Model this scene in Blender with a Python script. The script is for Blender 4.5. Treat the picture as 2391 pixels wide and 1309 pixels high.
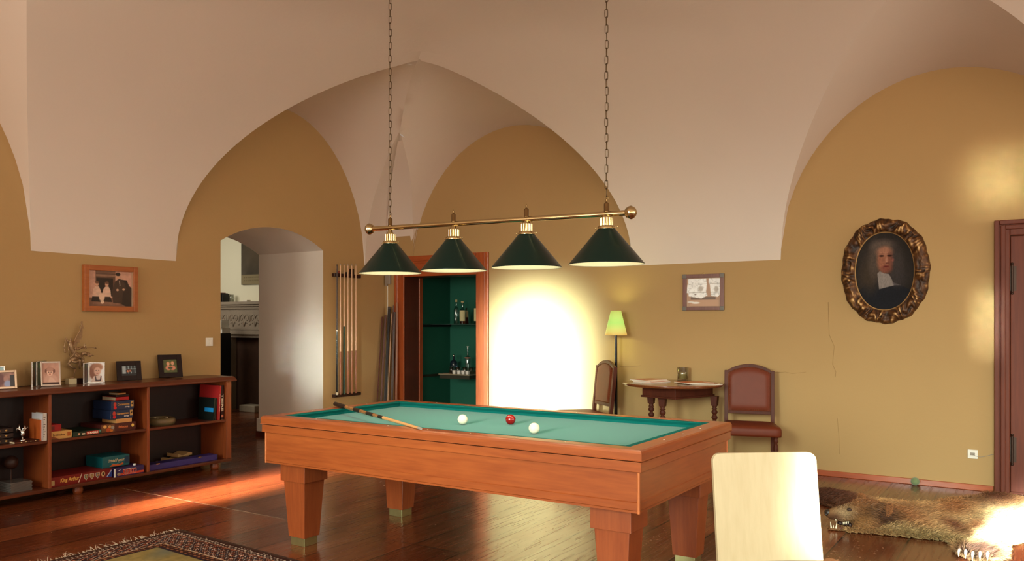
import bpy, math, random
import numpy as np
from mathutils import Vector, Matrix

for _o in list(bpy.data.objects):
    bpy.data.objects.remove(_o)
SC = bpy.context.scene
COL = SC.collection
PI = math.pi
rnd = random.Random(7)

# ------------------------------------------------------------------ camera
# room frame: +x runs along the bookcase wall towards the portrait wall,
# +y runs along the portrait wall towards the bookcase wall, z up, metres
F_PX, CX, CY, TH, EYE = 1985.478, 1012.17, 750.48, 0.622, 1.40
cam_data = bpy.data.cameras.new('camera')
cam_data.sensor_fit = 'HORIZONTAL'
cam_data.sensor_width = 36.0
cam_data.lens = F_PX / 2391.0 * 36.0
cam_data.shift_x = (1195.5 - CX) / 2391.0
cam_data.shift_y = (CY - 654.5) / 2391.0
cam_data.clip_start = 0.05
cam = bpy.data.objects.new('camera', cam_data)
COL.objects.link(cam)
cam.location = (0, 0, EYE)
cam.rotation_euler = (PI / 2, 0, TH - PI / 2)
SC.camera = cam

# ------------------------------------------------------------------ world / exposure
world = bpy.data.worlds.new('world')
SC.world = world
world.use_nodes = True
world.node_tree.nodes['Background'].inputs[0].default_value = (0.80, 0.90, 1.0, 1)
world.node_tree.nodes['Background'].inputs[1].default_value = 1.2
SC.view_settings.view_transform = 'Standard'
SC.view_settings.look = 'None'
SC.view_settings.gamma = 1
SC.view_settings.use_curve_mapping = False
SC.view_settings.exposure = -0.20

# ------------------------------------------------------------------ daylight through the windows of the rear walls
def area(name, loc, target, sx, sy, power, color, spread=180.0):
    l = bpy.data.lights.new(name, 'AREA')
    l.shape = 'RECTANGLE'; l.size = sx; l.size_y = sy
    l.energy = power; l.color = color; l.spread = math.radians(spread)
    o = bpy.data.objects.new(name, l); COL.objects.link(o)
    o.location = loc
    d = Vector(target) - Vector(loc)
    o.rotation_euler = d.to_track_quat('-Z', 'Y').to_euler()
    return o

WX = -2.2      # rear window wall (x)
WY = -4.6      # rear window wall (y)
SKY = (0.84, 1.0, 0.86)          # daylight falling in from the sky
WARM_FILL = (1.0, 0.80, 0.60)          # warm upward fill added for the ceiling, as if from sunlit ground
WIN_A = [(4.9, 1.5), (2.1, 1.5), (-0.9, 1.5), (-3.4, 1.3)]      # windows in the wall x = WX : centre y, width
WIN_B = [(0.3, 1.5), (3.2, 1.5), (6.2, 1.5)]                     # windows in the wall y = WY : centre x, width
for k, (wy, ww) in enumerate(WIN_A):
    area('window_skylight', (WX - 0.05, wy, 1.95), (WX + 3, wy + 0.3, 1.15), ww, 2.3, (14, 44, 40, 40)[k], SKY, 42)
    area('window_groundlight', (WX - 0.04, wy, 1.95), (WX + 3, wy, 5.2), ww, 2.3, 120, WARM_FILL, 150)
for wx, ww in WIN_B:
    area('window_skylight', (wx, WY - 0.05, 1.95), (wx, WY + 3, 1.05), ww, 2.3, 9, SKY, 70)
    area('window_groundlight', (wx, WY - 0.04, 1.95), (wx, WY + 3, 3.6), ww, 2.3, 62, WARM_FILL, 150)  # warm fill added to lift the bookcase wall
# added narrow beams standing for low sun, each aimed at its own patch
SUN_W = (0.92, 1.0, 0.90)
area('sunlight', (WX + 0.02, 5.25, 1.45), (8.36, 4.60, 0.55), 0.75, 1.9, 135, (0.72, 1.0, 1.0), 7.0)
area('sunlight', (WX + 0.02, 5.0, 1.75), (4.9, 5.55, 0.0), 0.4, 0.4, 46, (1.0, 0.82, 0.66), 5)
area('sunlight', (WX + 0.02, 1.38, 2.1), (6.9, 0.0, 0.0), 0.35, 0.5, 36, SUN_W, 4.0)
area('sunlight', (WX + 0.02, 0.2, 2.45), (8.36, 0.30, 2.56), 0.3, 0.3, 0.75, (0.85, 1.0, 0.8), 3.4)  # added beam starting at a solid wall pier, no window here
area('sunlight', (WX + 0.02, 0.6, 1.65), (8.36, 0.38, 1.40), 0.08, 0.5, 0.5, (0.85, 1.0, 0.85), 1.8)  # also an added beam with no window behind it
area('sunlight', (WX + 0.02, 2.3, 1.35), (7.22, 6.80, 0.95), 0.2, 0.6, 1.6, SUN_W, 8)
# fill lamp added inside the neighbouring room, no window is built there
area('window_daylight', (7.4, 10.6, 2.4), (9.6, 10.6, 1.2), 1.6, 1.2, 28, (1.0, 0.95, 0.82))
# ------------------------------------------------------------------ mesh helpers
def s2l(c):
    return tuple(((v / 255.0) / 12.92 if v / 255.0 <= 0.04045 else ((v / 255.0 + 0.055) / 1.055) ** 2.4) for v in c)

class MB:
    """collects shapes; build() links them as one mesh object"""
    def __init__(self):
        self.v = []; self.f = []; self.m = []; self.s = []
    def add(self, vs, fs, mi=0, sm=False):
        o = len(self.v)
        self.v += [tuple(p) for p in vs]
        for f in fs:
            self.f.append([o + i for i in f]); self.m.append(mi); self.s.append(sm)
        return self
    def box(self, x0, y0, z0, x1, y1, z1, mi=0):
        v = [(x0,y0,z0),(x1,y0,z0),(x1,y1,z0),(x0,y1,z0),(x0,y0,z1),(x1,y0,z1),(x1,y1,z1),(x0,y1,z1)]
        return self.add(v, [(0,3,2,1),(4,5,6,7),(0,1,5,4),(1,2,6,5),(2,3,7,6),(3,0,4,7)], mi)
    def obox(self, c, ax, ay, az, sx, sy, sz, mi=0):
        """oriented box: centre c, unit axes, full sizes"""
        c = Vector(c); ax = Vector(ax).normalized()*sx/2; ay = Vector(ay).normalized()*sy/2; az = Vector(az).normalized()*sz/2
        v = [c+ax*i+ay*j+az*k for k in (-1,1) for (i,j) in ((-1,-1),(1,-1),(1,1),(-1,1))]
        return self.add(v, [(0,3,2,1),(4,5,6,7),(0,1,5,4),(1,2,6,5),(2,3,7,6),(3,0,4,7)], mi)
    def rbox(self, cx, cy, z0, z1, w0, w1, mi=0):
        """square frustum"""
        a, b = w0/2, w1/2
        v = [(cx-a,cy-a,z0),(cx+a,cy-a,z0),(cx+a,cy+a,z0),(cx-a,cy+a,z0),(cx-b,cy-b,z1),(cx+b,cy-b,z1),(cx+b,cy+b,z1),(cx-b,cy+b,z1)]
        return self.add(v, [(0,3,2,1),(4,5,6,7),(0,1,5,4),(1,2,6,5),(2,3,7,6),(3,0,4,7)], mi)
    def lathe(self, c, prof, n=24, mi=0, axis=(0,0,1), sm=True, cap=True):
        """prof: list of (r, h) along axis from c"""
        c = Vector(c); az = Vector(axis).normalized()
        ax = az.orthogonal().normalized(); ay = az.cross(ax)
        vs = []
        for r, h in prof:
            for i in range(n):
                a = 2*PI*i/n
                vs.append(c + az*h + (ax*math.cos(a) + ay*math.sin(a))*r)
        fs = []
        for k in range(len(prof)-1):
            for i in range(n):
                j = (i+1) % n
                fs.append((k*n+i, k*n+j, (k+1)*n+j, (k+1)*n+i))
        self.add(vs, fs, mi, sm)
        if cap:
            for k, (r, h) in ((0, prof[0]), (len(prof)-1, prof[-1])):
                if r > 1e-5:
                    ring = vs[k*n:(k+1)*n]
                    self.add(ring, [tuple(range(n)) if k else tuple(reversed(range(n)))], mi, False)
        return self
    def cyl(self, p0, p1, r0, r1=None, n=16, mi=0, sm=True, cap=True):
        r1 = r0 if r1 is None else r1
        d = Vector(p1) - Vector(p0)
        return self.lathe(p0, [(r0, 0), (r1, d.length)], n, mi, d, sm, cap)
    def tube(self, pts, rad, n=8, mi=0, closed=False, sm=True):
        pts = [Vector(p) for p in pts]; k = len(pts)
        if not hasattr(rad, '__len__'): rad = [rad]*k
        vs = []; prev = None
        for i, p in enumerate(pts):
            a = pts[(i-1) % k] if (closed or i > 0) else p
            b = pts[(i+1) % k] if (closed or i < k-1) else p
            t = (b-a).normalized()
            if prev is None: u = t.orthogonal().normalized()
            else:
                u = prev - t*prev.dot(t)
                u = u.normalized() if u.length > 1e-6 else t.orthogonal().normalized()
            prev = u; w = t.cross(u)
            for j in range(n):
                an = 2*PI*j/n
                vs.append(p + (u*math.cos(an) + w*math.sin(an))*rad[i])
        fs = []
        for i in range(k if closed else k-1):
            i2 = (i+1) % k
            for j in range(n):
                j2 = (j+1) % n
                fs.append((i*n+j, i*n+j2, i2*n+j2, i2*n+j))
        if not closed:
            fs.append(tuple(reversed(range(n)))); fs.append(tuple((k-1)*n+j for j in range(n)))
        return self.add(vs, fs, mi, sm)
    def sphere(self, c, r, n=16, mi=0, sq=(1,1,1)):
        c = Vector(c); vs = []; m = n//2
        for i in range(m+1):
            t = PI*i/m
            for j in range(n):
                a = 2*PI*j/n
                vs.append((c.x+r*sq[0]*math.sin(t)*math.cos(a), c.y+r*sq[1]*math.sin(t)*math.sin(a), c.z+r*sq[2]*math.cos(t)))
        fs = []
        for i in range(m):
            for j in range(n):
                j2 = (j+1) % n
                fs.append((i*n+j, (i+1)*n+j, (i+1)*n+j2, i*n+j2))
        return self.add(vs, fs, mi, True)
    def prism(self, poly, o, u, v, w, h, mi=0, sm=False):
        """2-D polygon in plane (o,u,v) pushed h along w"""
        o = Vector(o); u = Vector(u); v = Vector(v); w = Vector(w)
        n = len(poly)
        a = [o + u*p[0] + v*p[1] for p in poly]; b = [p + w*h for p in a]
        self.add(a, [tuple(reversed(range(n)))], mi); self.add(b, [tuple(range(n))], mi)
        self.add(a+b, [(i, (i+1) % n, n+(i+1) % n, n+i) for i in range(n)], mi, sm)
        return self
    def sweep(self, path, prof, mi=0, closed=False, up=(0,0,1)):
        """sweep a 2-D profile (side, up) along a level path, mitred"""
        up = Vector(up); P = [Vector(p) for p in path]; k = len(P); n = len(prof); vs = []
        for i in range(k):
            a = P[(i-1) % k] if (closed or i > 0) else None
            b = P[(i+1) % k] if (closed or i < k-1) else None
            d1 = (P[i]-a).normalized() if a is not None else (b-P[i]).normalized()
            d2 = (b-P[i]).normalized() if b is not None else d1
            n1 = d1.cross(up); n2 = d2.cross(up); m = (n1+n2)
            m = m / max(1e-6, (1+n1.dot(n2)))
            for (s, h) in prof:
                vs.append(P[i] + m*s + up*h)
        fs = []
        for i in range(k if closed else k-1):
            i2 = (i+1) % k
            for j in range(n):
                j2 = (j+1) % n
                fs.append((i*n+j, i*n+j2, i2*n+j2, i2*n+j))
        if not closed:
            fs.append(tuple(reversed(range(n)))); fs.append(tuple((k-1)*n+j for j in range(n)))
        return self.add(vs, fs, mi)
    def build(self, name, mat, parent=None, local=False, bevel=0, seg=2, fix=True):
        vs = self.v
        loc = (0, 0, 0)
        if parent is not None and not local:
            inv = WM(parent).inverted()
            vs = [tuple(inv @ Vector(p)) for p in vs]
        elif parent is None and not local:
            A = np.array(vs)
            loc = ((A[:,0].min()+A[:,0].max())/2, (A[:,1].min()+A[:,1].max())/2, A[:,2].min())
            vs = [tuple(p) for p in (A-np.array(loc))]
        me = bpy.data.meshes.new(name)
        me.from_pydata(vs, [], self.f)
        mats = mat if isinstance(mat, (list, tuple)) else [mat]
        for m in mats: me.materials.append(m)
        me.polygons.foreach_set('material_index', self.m)
        me.polygons.foreach_set('use_smooth', self.s)
        me.update()
        if fix:
            import bmesh
            bm = bmesh.new(); bm.from_mesh(me)
            bmesh.ops.recalc_face_normals(bm, faces=bm.faces)
            bm.to_mesh(me); bm.free()
        o = bpy.data.objects.new(name, me); COL.objects.link(o)
        o.location = loc
        if parent is not None: o.parent = parent
        if bevel:
            b = o.modifiers.new('bevel', 'BEVEL'); b.width = bevel; b.segments = seg; b.limit_method = 'ANGLE'
            b.angle_limit = math.radians(40); b.harden_normals = False
        return o

def WM(o):
    """world matrix from the stored transforms of the parent chain"""
    m = Matrix.LocRotScale(o.location, o.rotation_euler, o.scale)
    return WM(o.parent) @ m if o.parent else m

def thing(name, label, cat, loc=(0,0,0), rz=0, group=None):
    o = bpy.data.objects.new(name, None); COL.objects.link(o)
    o.empty_display_size = 0.05
    o.location = loc; o.rotation_euler = (0,0,rz)
    o['label'] = label; o['category'] = cat
    if group: o['group'] = group
    return o
def tag(o, label, cat, group=None, kind=None):
    o['label'] = label; o['category'] = cat
    if group: o['group'] = group
    if kind: o['kind'] = kind
    return o
def struct(o):
    o['kind'] = 'structure'
    return o
def kids(o):
    return [c for c in bpy.data.objects if c.parent == o]
def copy_tree(o, parent=None):
    c = o.copy(); COL.objects.link(c); c.parent = parent
    for ch in kids(o): copy_tree(ch, c)
    return c

# ------------------------------------------------------------------ materials
def mat(name, col, rough=0.6, metal=0.0, var=0.0, scale=8.0, bump=0.0, bscale=60.0, coat=0.0, trans=0.0, emit=None, estr=0.0, spec=0.5, sheen=0.0, ior=1.45, lin=False):
    m = bpy.data.materials.new(name); m.use_nodes = True
    nt = m.node_tree; b = nt.nodes['Principled BSDF']
    c = col if lin else s2l(col)
    b.inputs['Base Color'].default_value = (*c, 1)
    b.inputs['Roughness'].default_value = rough
    b.inputs['Metallic'].default_value = metal
    b.inputs['Coat Weight'].default_value = coat
    b.inputs['Coat Roughness'].default_value = 0.12
    b.inputs['Transmission Weight'].default_value = trans
    b.inputs['Specular IOR Level'].default_value = spec
    b.inputs['Sheen Weight'].default_value = sheen
    b.inputs['IOR'].default_value = ior
    if emit:
        b.inputs['Emission Color'].default_value = (*(emit if lin else s2l(emit)), 1)
        b.inputs['Emission Strength'].default_value = estr
    tc = nt.nodes.new('ShaderNodeTexCoord')
    if var > 0:
        no = nt.nodes.new('ShaderNodeTexNoise'); no.inputs['Scale'].default_value = scale; no.inputs['Detail'].default_value = 4
        mx = nt.nodes.new('ShaderNodeMix'); mx.data_type = 'RGBA'
        mx.inputs[6].default_value = (*[v*(1-var) for v in c], 1)
        mx.inputs[7].default_value = (*[min(1, v*(1+var)) for v in c], 1)
        nt.links.new(tc.outputs['Object'], no.inputs['Vector'])
        nt.links.new(no.outputs['Fac'], mx.inputs[0])
        nt.links.new(mx.outputs[2], b.inputs['Base Color'])
    if bump > 0:
        n2 = nt.nodes.new('ShaderNodeTexNoise'); n2.inputs['Scale'].default_value = bscale; n2.inputs['Detail'].default_value = 5
        bp = nt.nodes.new('ShaderNodeBump'); bp.inputs['Strength'].default_value = bump; bp.inputs['Distance'].default_value = 0.01
        nt.links.new(tc.outputs['Object'], n2.inputs['Vector'])
        nt.links.new(n2.outputs['Fac'], bp.inputs['Height'])
        nt.links.new(bp.outputs['Normal'], b.inputs['Normal'])
    return m

def wood(name, c0, c1, axis='x', rough=0.35, coat=0.3, scale=1.0, knots=0.5, spec=0.5):
    """planed wood: fine streaks and cathedral figure stretched along one axis"""
    m = bpy.data.materials.new(name); m.use_nodes = True
    nt = m.node_tree; b = nt.nodes['Principled BSDF']; L = nt.links
    tc = nt.nodes.new('ShaderNodeTexCoord')
    mp = nt.nodes.new('ShaderNodeMapping')
    st = {'x': (0.6, 7, 7), 'y': (7, 0.6, 7), 'z': (7, 7, 0.6)}[axis]
    mp.inputs['Scale'].default_value = tuple(v*scale for v in st)
    L.new(tc.outputs['Object'], mp.inputs['Vector'])
    n1 = nt.nodes.new('ShaderNodeTexNoise'); n1.inputs['Scale'].default_value = 1.3; n1.inputs['Detail'].default_value = 2; n1.inputs['Distortion'].default_value = 0.6
    L.new(mp.outputs[0], n1.inputs['Vector'])
    mu = nt.nodes.new('ShaderNodeMath'); mu.operation = 'MULTIPLY'; mu.inputs[1].default_value = 16*knots
    L.new(n1.outputs['Fac'], mu.inputs[0])
    si = nt.nodes.new('ShaderNodeMath'); si.operation = 'SINE'; L.new(mu.outputs[0], si.inputs[0])
    n2 = nt.nodes.new('ShaderNodeTexNoise'); n2.inputs['Scale'].default_value = 9; n2.inputs['Detail'].default_value = 6
    L.new(mp.outputs[0], n2.inputs['Vector'])
    a = nt.nodes.new('ShaderNodeMath'); a.operation = 'MULTIPLY_ADD'; a.inputs[1].default_value = 0.14
    L.new(si.outputs[0], a.inputs[0]); L.new(n2.outputs['Fac'], a.inputs[2])
    mx = nt.nodes.new('ShaderNodeMix'); mx.data_type = 'RGBA'
    mx.inputs[6].default_value = (*s2l(c0), 1); mx.inputs[7].default_value = (*s2l(c1), 1)
    L.new(a.outputs[0], mx.inputs[0]); L.new(mx.outputs[2], b.inputs['Base Color'])
    b.inputs['Roughness'].default_value = rough; b.inputs['Coat Weight'].default_value = coat
    b.inputs['Coat Roughness'].default_value = 0.15
    b.inputs['Specular IOR Level'].default_value = spec
    return m

def attr_mat(name, rough=0.6, metal=0.0, coat=0.0, spec=0.5, bump=0.0):
    m = bpy.data.materials.new(name); m.use_nodes = True
    nt = m.node_tree; b = nt.nodes['Principled BSDF']
    a = nt.nodes.new('ShaderNodeAttribute'); a.attribute_name = 'Col'
    nt.links.new(a.outputs['Color'], b.inputs['Base Color'])
    b.inputs['Roughness'].default_value = rough; b.inputs['Metallic'].default_value = metal
    b.inputs['Coat Weight'].default_value = coat; b.inputs['Specular IOR Level'].default_value = spec
    return m

def paint(name, W, H, nx, ny, func, origin, u, v, m, parent=None, local=False, thick=0.0015):
    """flat printed / painted sheet: a fine grid whose pigment comes from func(U,V)->rgb(0..255); U,V in 0..1, V up"""
    U, V = np.meshgrid((np.arange(nx+1))/nx, (np.arange(ny+1))/ny)
    rgb = np.clip(func(U, V), 0, 255)/255.0
    lin = np.where(rgb <= 0.04045, rgb/12.92, ((rgb+0.055)/1.055)**2.4)
    o = Vector(origin); u = Vector(u).normalized(); v = Vector(v).normalized(); w = u.cross(v)
    if parent is not None and not local:
        inv = WM(parent).inverted(); r = inv.to_3x3()
        o = inv @ o; u = r @ u; v = r @ v; w = r @ w
    P = (np.array(o)[None,None,:] + (U*W)[...,None]*np.array(u) + (V*H)[...,None]*np.array(v)).reshape(-1,3)
    N = (nx+1)*(ny+1)
    idx = np.arange(N).reshape(ny+1, nx+1)
    F = np.stack([idx[:-1,:-1], idx[:-1,1:], idx[1:,1:], idx[1:,:-1]], -1).reshape(-1,4)
    c = [idx[0,0], idx[0,nx], idx[ny,nx], idx[ny,0]]
    back = [P[i]-np.array(w)*thick for i in c]
    verts = P.tolist() + [list(b) for b in back]
    faces = F.tolist() + [[N, N+3, N+2, N+1], [c[0], N, N+1, c[1]], [c[1], N+1, N+2, c[2]], [c[2], N+2, N+3, c[3]], [c[3], N+3, N, c[0]]]
    loc = Vector((0,0,0))
    if parent is None and not local:
        A = np.array(verts); loc = Vector(((A[:,0].min()+A[:,0].max())/2, (A[:,1].min()+A[:,1].max())/2, A[:,2].min()))
        verts = (A-np.array(loc)).tolist()
    me = bpy.data.meshes.new(name); me.from_pydata(verts, [], faces)
    ca = me.color_attributes.new('Col', 'FLOAT_COLOR', 'POINT')
    L = np.concatenate([lin.reshape(-1,3), np.repeat(lin.reshape(-1,3).mean(0)[None], 4, 0)], 0)
    ca.data.foreach_set('color', np.concatenate([L, np.ones((len(L),1))], 1).astype(np.float32).ravel())
    me.materials.append(m); me.update()
    ob = bpy.data.objects.new(name, me); COL.objects.link(ob); ob.location = loc
    if parent is not None: ob.parent = parent
    return ob

def blob(img, U, V, c, r, col, a=1.0, soft=0.25, ang=0.0):
    """soft elliptical brush stroke"""
    x = U-c[0]; y = V-c[1]
    ca, sa = math.cos(ang), math.sin(ang)
    d = np.sqrt(((x*ca+y*sa)/r[0])**2 + ((-x*sa+y*ca)/r[1])**2)
    k = a*np.clip((1+soft-d)/(2*soft), 0, 1)
    k = k*k*(3-2*k) if a >= 1 else k
    return img*(1-k[...,None]) + np.array(col, float)*k[...,None]
def rect(img, U, V, x0, y0, x1, y1, col, a=1.0, soft=0.004):
    k = a*np.clip((U-x0)/soft+0.5, 0, 1)*np.clip((x1-U)/soft+0.5, 0, 1)*np.clip((V-y0)/soft+0.5, 0, 1)*np.clip((y1-V)/soft+0.5, 0, 1)
    return img*(1-k[...,None]) + np.array(col, float)*k[...,None]
def polyfill(img, U, V, poly, col, a=1.0):
    n = len(poly); acc = np.zeros(U.shape)
    du = abs(U[0, 1]-U[0, 0])*0.5; dv = abs(V[1, 0]-V[0, 0])*0.5
    for ox, oy in ((-1, -0.4), (0.4, -1), (1, 0.4), (-0.4, 1), (0, 0)):
        X = U+ox*du*1.3; Y = V+oy*dv*1.3; ins = np.zeros(U.shape, bool)
        for i in range(n):
            x1, y1 = poly[i]; x2, y2 = poly[(i+1) % n]
            ins ^= ((y1 > Y) != (y2 > Y)) & (X < (x2-x1)*(Y-y1)/((y2-y1) if abs(y2-y1) > 1e-9 else 1e-9)+x1)
        acc += ins
    k = a*acc/5.0
    return img*(1-k[...,None]) + np.array(col, float)*k[...,None]
def flat(U, col):
    return np.ones(U.shape+(3,))*np.array(col, float)
def vnoise(U, V, s, seed=0, oct=3):
    """value noise in 0..1"""
    r = np.random.RandomState(seed); T = r.rand(64, 64); out = 0; amp = 1; tot = 0
    for k in range(oct):
        x = U*s*2**k; y = V*s*2**k
        xi = np.floor(x).astype(int); yi = np.floor(y).astype(int); fx = x-xi; fy = y-yi
        fx = fx*fx*(3-2*fx); fy = fy*fy*(3-2*fy)
        g = lambda a, b: T[a % 64, b % 64]
        out = out + amp*((g(xi,yi)*(1-fx)+g(xi+1,yi)*fx)*(1-fy)+(g(xi,yi+1)*(1-fx)+g(xi+1,yi+1)*fx)*fy)
        tot += amp; amp *= 0.5
    return out/tot

def lettering(name, s, size, m, origin, u, v, parent=None, shear=0.0, extr=0.0006, bold=0.0, fit=None, local=False):
    """raised letters; origin = lower left of the first letter"""
    cu = bpy.data.curves.new(name, 'FONT'); cu.body = s; cu.size = size; cu.extrude = extr; cu.shear = shear; cu.offset = bold
    cu.resolution_u = 3
    to = bpy.data.objects.new(name, cu); COL.objects.link(to)
    bpy.context.view_layer.update()
    me = bpy.data.meshes.new_from_object(to.evaluated_get(bpy.context.evaluated_depsgraph_get()))
    bpy.data.objects.remove(to)
    me.name = name
    xs = [p.co.x for p in me.vertices]; ys = [p.co.y for p in me.vertices]
    sx = 1.0
    x0, x1, y0, y1 = min(xs), max(xs), min(ys), max(ys)
    if fit: sx = fit/(x1-x0)
    u = Vector(u).normalized(); v = Vector(v).normalized(); w = u.cross(v); o = Vector(origin)
    if parent is not None and not local: inv = WM(parent).inverted()
    else: inv = Matrix.Identity(4)
    for p in me.vertices:
        q = o + u*((p.co.x-x0)*sx) + v*(p.co.y-y0) + w*(p.co.z+extr)
        p.co = inv @ q
    me.materials.clear(); me.materials.append(m)
    ob = bpy.data.objects.new(name, me); COL.objects.link(ob)
    if parent is not None: ob.parent = parent
    return ob

def px_y(px, py, Y):
    """room point seen at photo pixel (px,py) on the plane y = Y"""
    X = (px-CX)/F_PX; Z = (CY-py)/F_PX; s, c = math.sin(TH), math.cos(TH)
    r = (X*s+c, -X*c+s, Z); t = Y/r[1]
    return Vector((r[0]*t, Y, EYE+Z*t))
def px_x(px, py, X_):
    X = (px-CX)/F_PX; Z = (CY-py)/F_PX; s, c = math.sin(TH), math.cos(TH)
    r = (X*s+c, -X*c+s, Z); t = X_/r[0]
    return Vector((X_, r[1]*t, EYE+Z*t))
def px_z(px, py, Z_):
    X = (px-CX)/F_PX; Z = (CY-py)/F_PX; s, c = math.sin(TH), math.cos(TH)
    t = (Z_-EYE)/Z
    return Vector(((X*s+c)*t, (-X*c+s)*t, Z_))

M = {}
M['plaster'] = mat('plaster_white', (222, 208, 196), 0.85, var=0.03, scale=1.5, bump=0.12, bscale=25)
M['jamb'] = mat('plaster_jamb', (240, 232, 222), 0.85, var=0.03, scale=2, bump=0.1, bscale=30)
M['yellow'] = mat('plaster_ochre', (177, 144, 96), 0.8, var=0.05, scale=1.2, bump=0.12, bscale=30)
M['cream'] = mat('plaster_cream', (232, 224, 196), 0.85, var=0.03, scale=2)
M['cherry_x'] = wood('cherry_x', (126, 56, 24), (172, 90, 42), 'x', 0.3, 0.35, 1.0)
M['cherry_y'] = wood('cherry_y', (126, 56, 24), (172, 90, 42), 'y', 0.3, 0.35, 1.0)
M['cherry_z'] = wood('cherry_z', (122, 52, 22), (162, 82, 40), 'z', 0.35, 0.3, 1.0)
M['case_x'] = wood('case_x', (72, 28, 12), (110, 50, 22), 'x', 0.35, 0.25, 0.8)  # darker copy of the case wood, shade of the fronts in its colour
M['case_z'] = wood('case_z', (112, 48, 18), (154, 78, 36), 'z', 0.4, 0.2, 0.8)  # lighter copy for the upright panels, light on them in the colour
M['case_back'] = wood('case_back', (28, 11, 7), (44, 18, 10), 'z', 0.6, 0.0, 0.8)  # shade inside the bookcase put into this near-black colour
M['door_z'] = wood('door_z', (140, 58, 24), (190, 96, 44), 'z', 0.35, 0.25, 0.8)
M['door_y'] = wood('door_y', (140, 58, 24), (190, 96, 44), 'y', 0.35, 0.25, 0.8)
M['reveal'] = wood('reveal', (70, 26, 14), (96, 40, 20), 'z', 0.4, 0.2, 0.8)
M['door2_z'] = wood('door2_z', (84, 38, 26), (122, 58, 36), 'z', 0.5, 0.0, 0.7, spec=0.25)
M['door2_y'] = wood('door2_y', (84, 38, 26), (122, 58, 36), 'y', 0.5, 0.0, 0.7, spec=0.25)
M['mahog'] = wood('mahogany', (62, 26, 16), (98, 46, 28), 'z', 0.5, 0.0, 1.2, spec=0.22)
M['mahog_top'] = wood('mahogany_top', (92, 46, 24), (140, 78, 40), 'x', 0.22, 0.5, 1.0)
M['beech'] = wood('beech', (178, 160, 124), (198, 182, 148), 'z', 0.4, 0.15, 0.9, 0.4)
M['cloth'] = mat('billiard_cloth', (28, 112, 104), 0.95, var=0.04, scale=200, sheen=0.15, spec=0.1)
M['cushion'] = mat('cushion_cloth', (8, 92, 88), 0.95, var=0.04, scale=200, spec=0.1)
M['brass'] = mat('brass', (204, 182, 136), 0.2, 1.0)
M['antique'] = mat('antique_brass', (140, 112, 74), 0.3, 1.0)
M['chain'] = mat('chain_metal', (92, 74, 52), 0.4, 1.0)
M['nickel'] = mat('nickel', (180, 180, 178), 0.2, 1.0)
M['silver'] = mat('silver', (225, 222, 218), 0.16, 1.0)
M['footbrass'] = mat('satin_brass', (176, 170, 120), 0.35, 0.9, var=0.15, scale=30)
M['shade_out'] = mat('green_enamel', (5, 29, 24), 0.32, coat=0.12, spec=0.3)
M['shade_in'] = mat('white_enamel', (250, 246, 228), 0.4, )
M['bulb'] = mat('bulb', (255, 250, 230), 0.3, emit=(255, 236, 190), estr=45)
M['ivory'] = mat('ivory', (240, 232, 205), 0.12, coat=0.5)
M['redball'] = mat('red_ball', (140, 12, 12), 0.12, coat=0.6)
M['black'] = mat('black', (14, 12, 12), 0.5)
M['blackgloss'] = mat('black_gloss', (16, 13, 13), 0.15, coat=0.3)
M['darkwood'] = mat('dark_wood', (48, 22, 14), 0.35, var=0.2, scale=20, coat=0.2)
M['leather'] = mat('leather', (104, 42, 20), 0.48, var=0.12, scale=14, bump=0.05, bscale=220, spec=0.3)
M['nail'] = mat('nail_brass', (120, 78, 44), 0.35, 0.9)
M['whiteplastic'] = mat('white_plastic', (232, 226, 216), 0.35)
M['grey'] = mat('grey_box', (150, 138, 126), 0.4)
def thin_glass(name, tint, gloss=0.10):
    m = bpy.data.materials.new(name); m.use_nodes = True; nt = m.node_tree; nt.nodes.remove(nt.nodes['Principled BSDF'])
    tr = nt.nodes.new('ShaderNodeBsdfTransparent'); tr.inputs[0].default_value = (*s2l(tint), 1)
    gl = nt.nodes.new('ShaderNodeBsdfGlossy'); gl.inputs['Roughness'].default_value = 0.05
    lw = nt.nodes.new('ShaderNodeLayerWeight'); lw.inputs[0].default_value = 0.35
    mr = nt.nodes.new('ShaderNodeMapRange'); mr.inputs['To Min'].default_value = gloss; mr.inputs['To Max'].default_value = 0.75
    nt.links.new(lw.outputs['Facing'], mr.inputs['Value'])
    mx = nt.nodes.new('ShaderNodeMixShader'); nt.links.new(mr.outputs[0], mx.inputs[0]); nt.links.new(tr.outputs[0], mx.inputs[1]); nt.links.new(gl.outputs[0], mx.inputs[2])
    nt.links.new(mx.outputs[0], nt.nodes['Material Output'].inputs[0])
    return m
M['glass'] = thin_glass('clear_glass', (238, 240, 236))
M['bottleglass'] = thin_glass('bottle_glass', (214, 226, 224), 0.14)
M['whisky'] = mat('whisky', (150, 52, 14), 0.05, trans=0.8)
M['label'] = mat('paper_label', (226, 212, 160), 0.7, var=0.06, scale=60)
M['cork'] = mat('cork', (222, 196, 140), 0.7)
M['closet'] = mat('closet_green', (30, 100, 80), 0.6, var=0.06, scale=3)
M['shelfdark'] = mat('shelf_dark', (50, 48, 34), 0.5)
M['white'] = mat('white_china', (236, 232, 222), 0.3)
M['stone'] = mat('stone', (146, 130, 112), 0.85, var=0.12, scale=12, bump=0.5, bscale=40)
M['firebrick'] = mat('soot', (70, 44, 28), 0.9, var=0.4, scale=8)
M['paper'] = mat('paper', (226, 214, 196), 0.7)
M['print'] = attr_mat('print', 0.4, coat=0.08)
M['canvas'] = attr_mat('canvas', 0.85, spec=0.15)
M['pages'] = mat('pages', (214, 196, 160), 0.8, var=0.05, scale=200)
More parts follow.
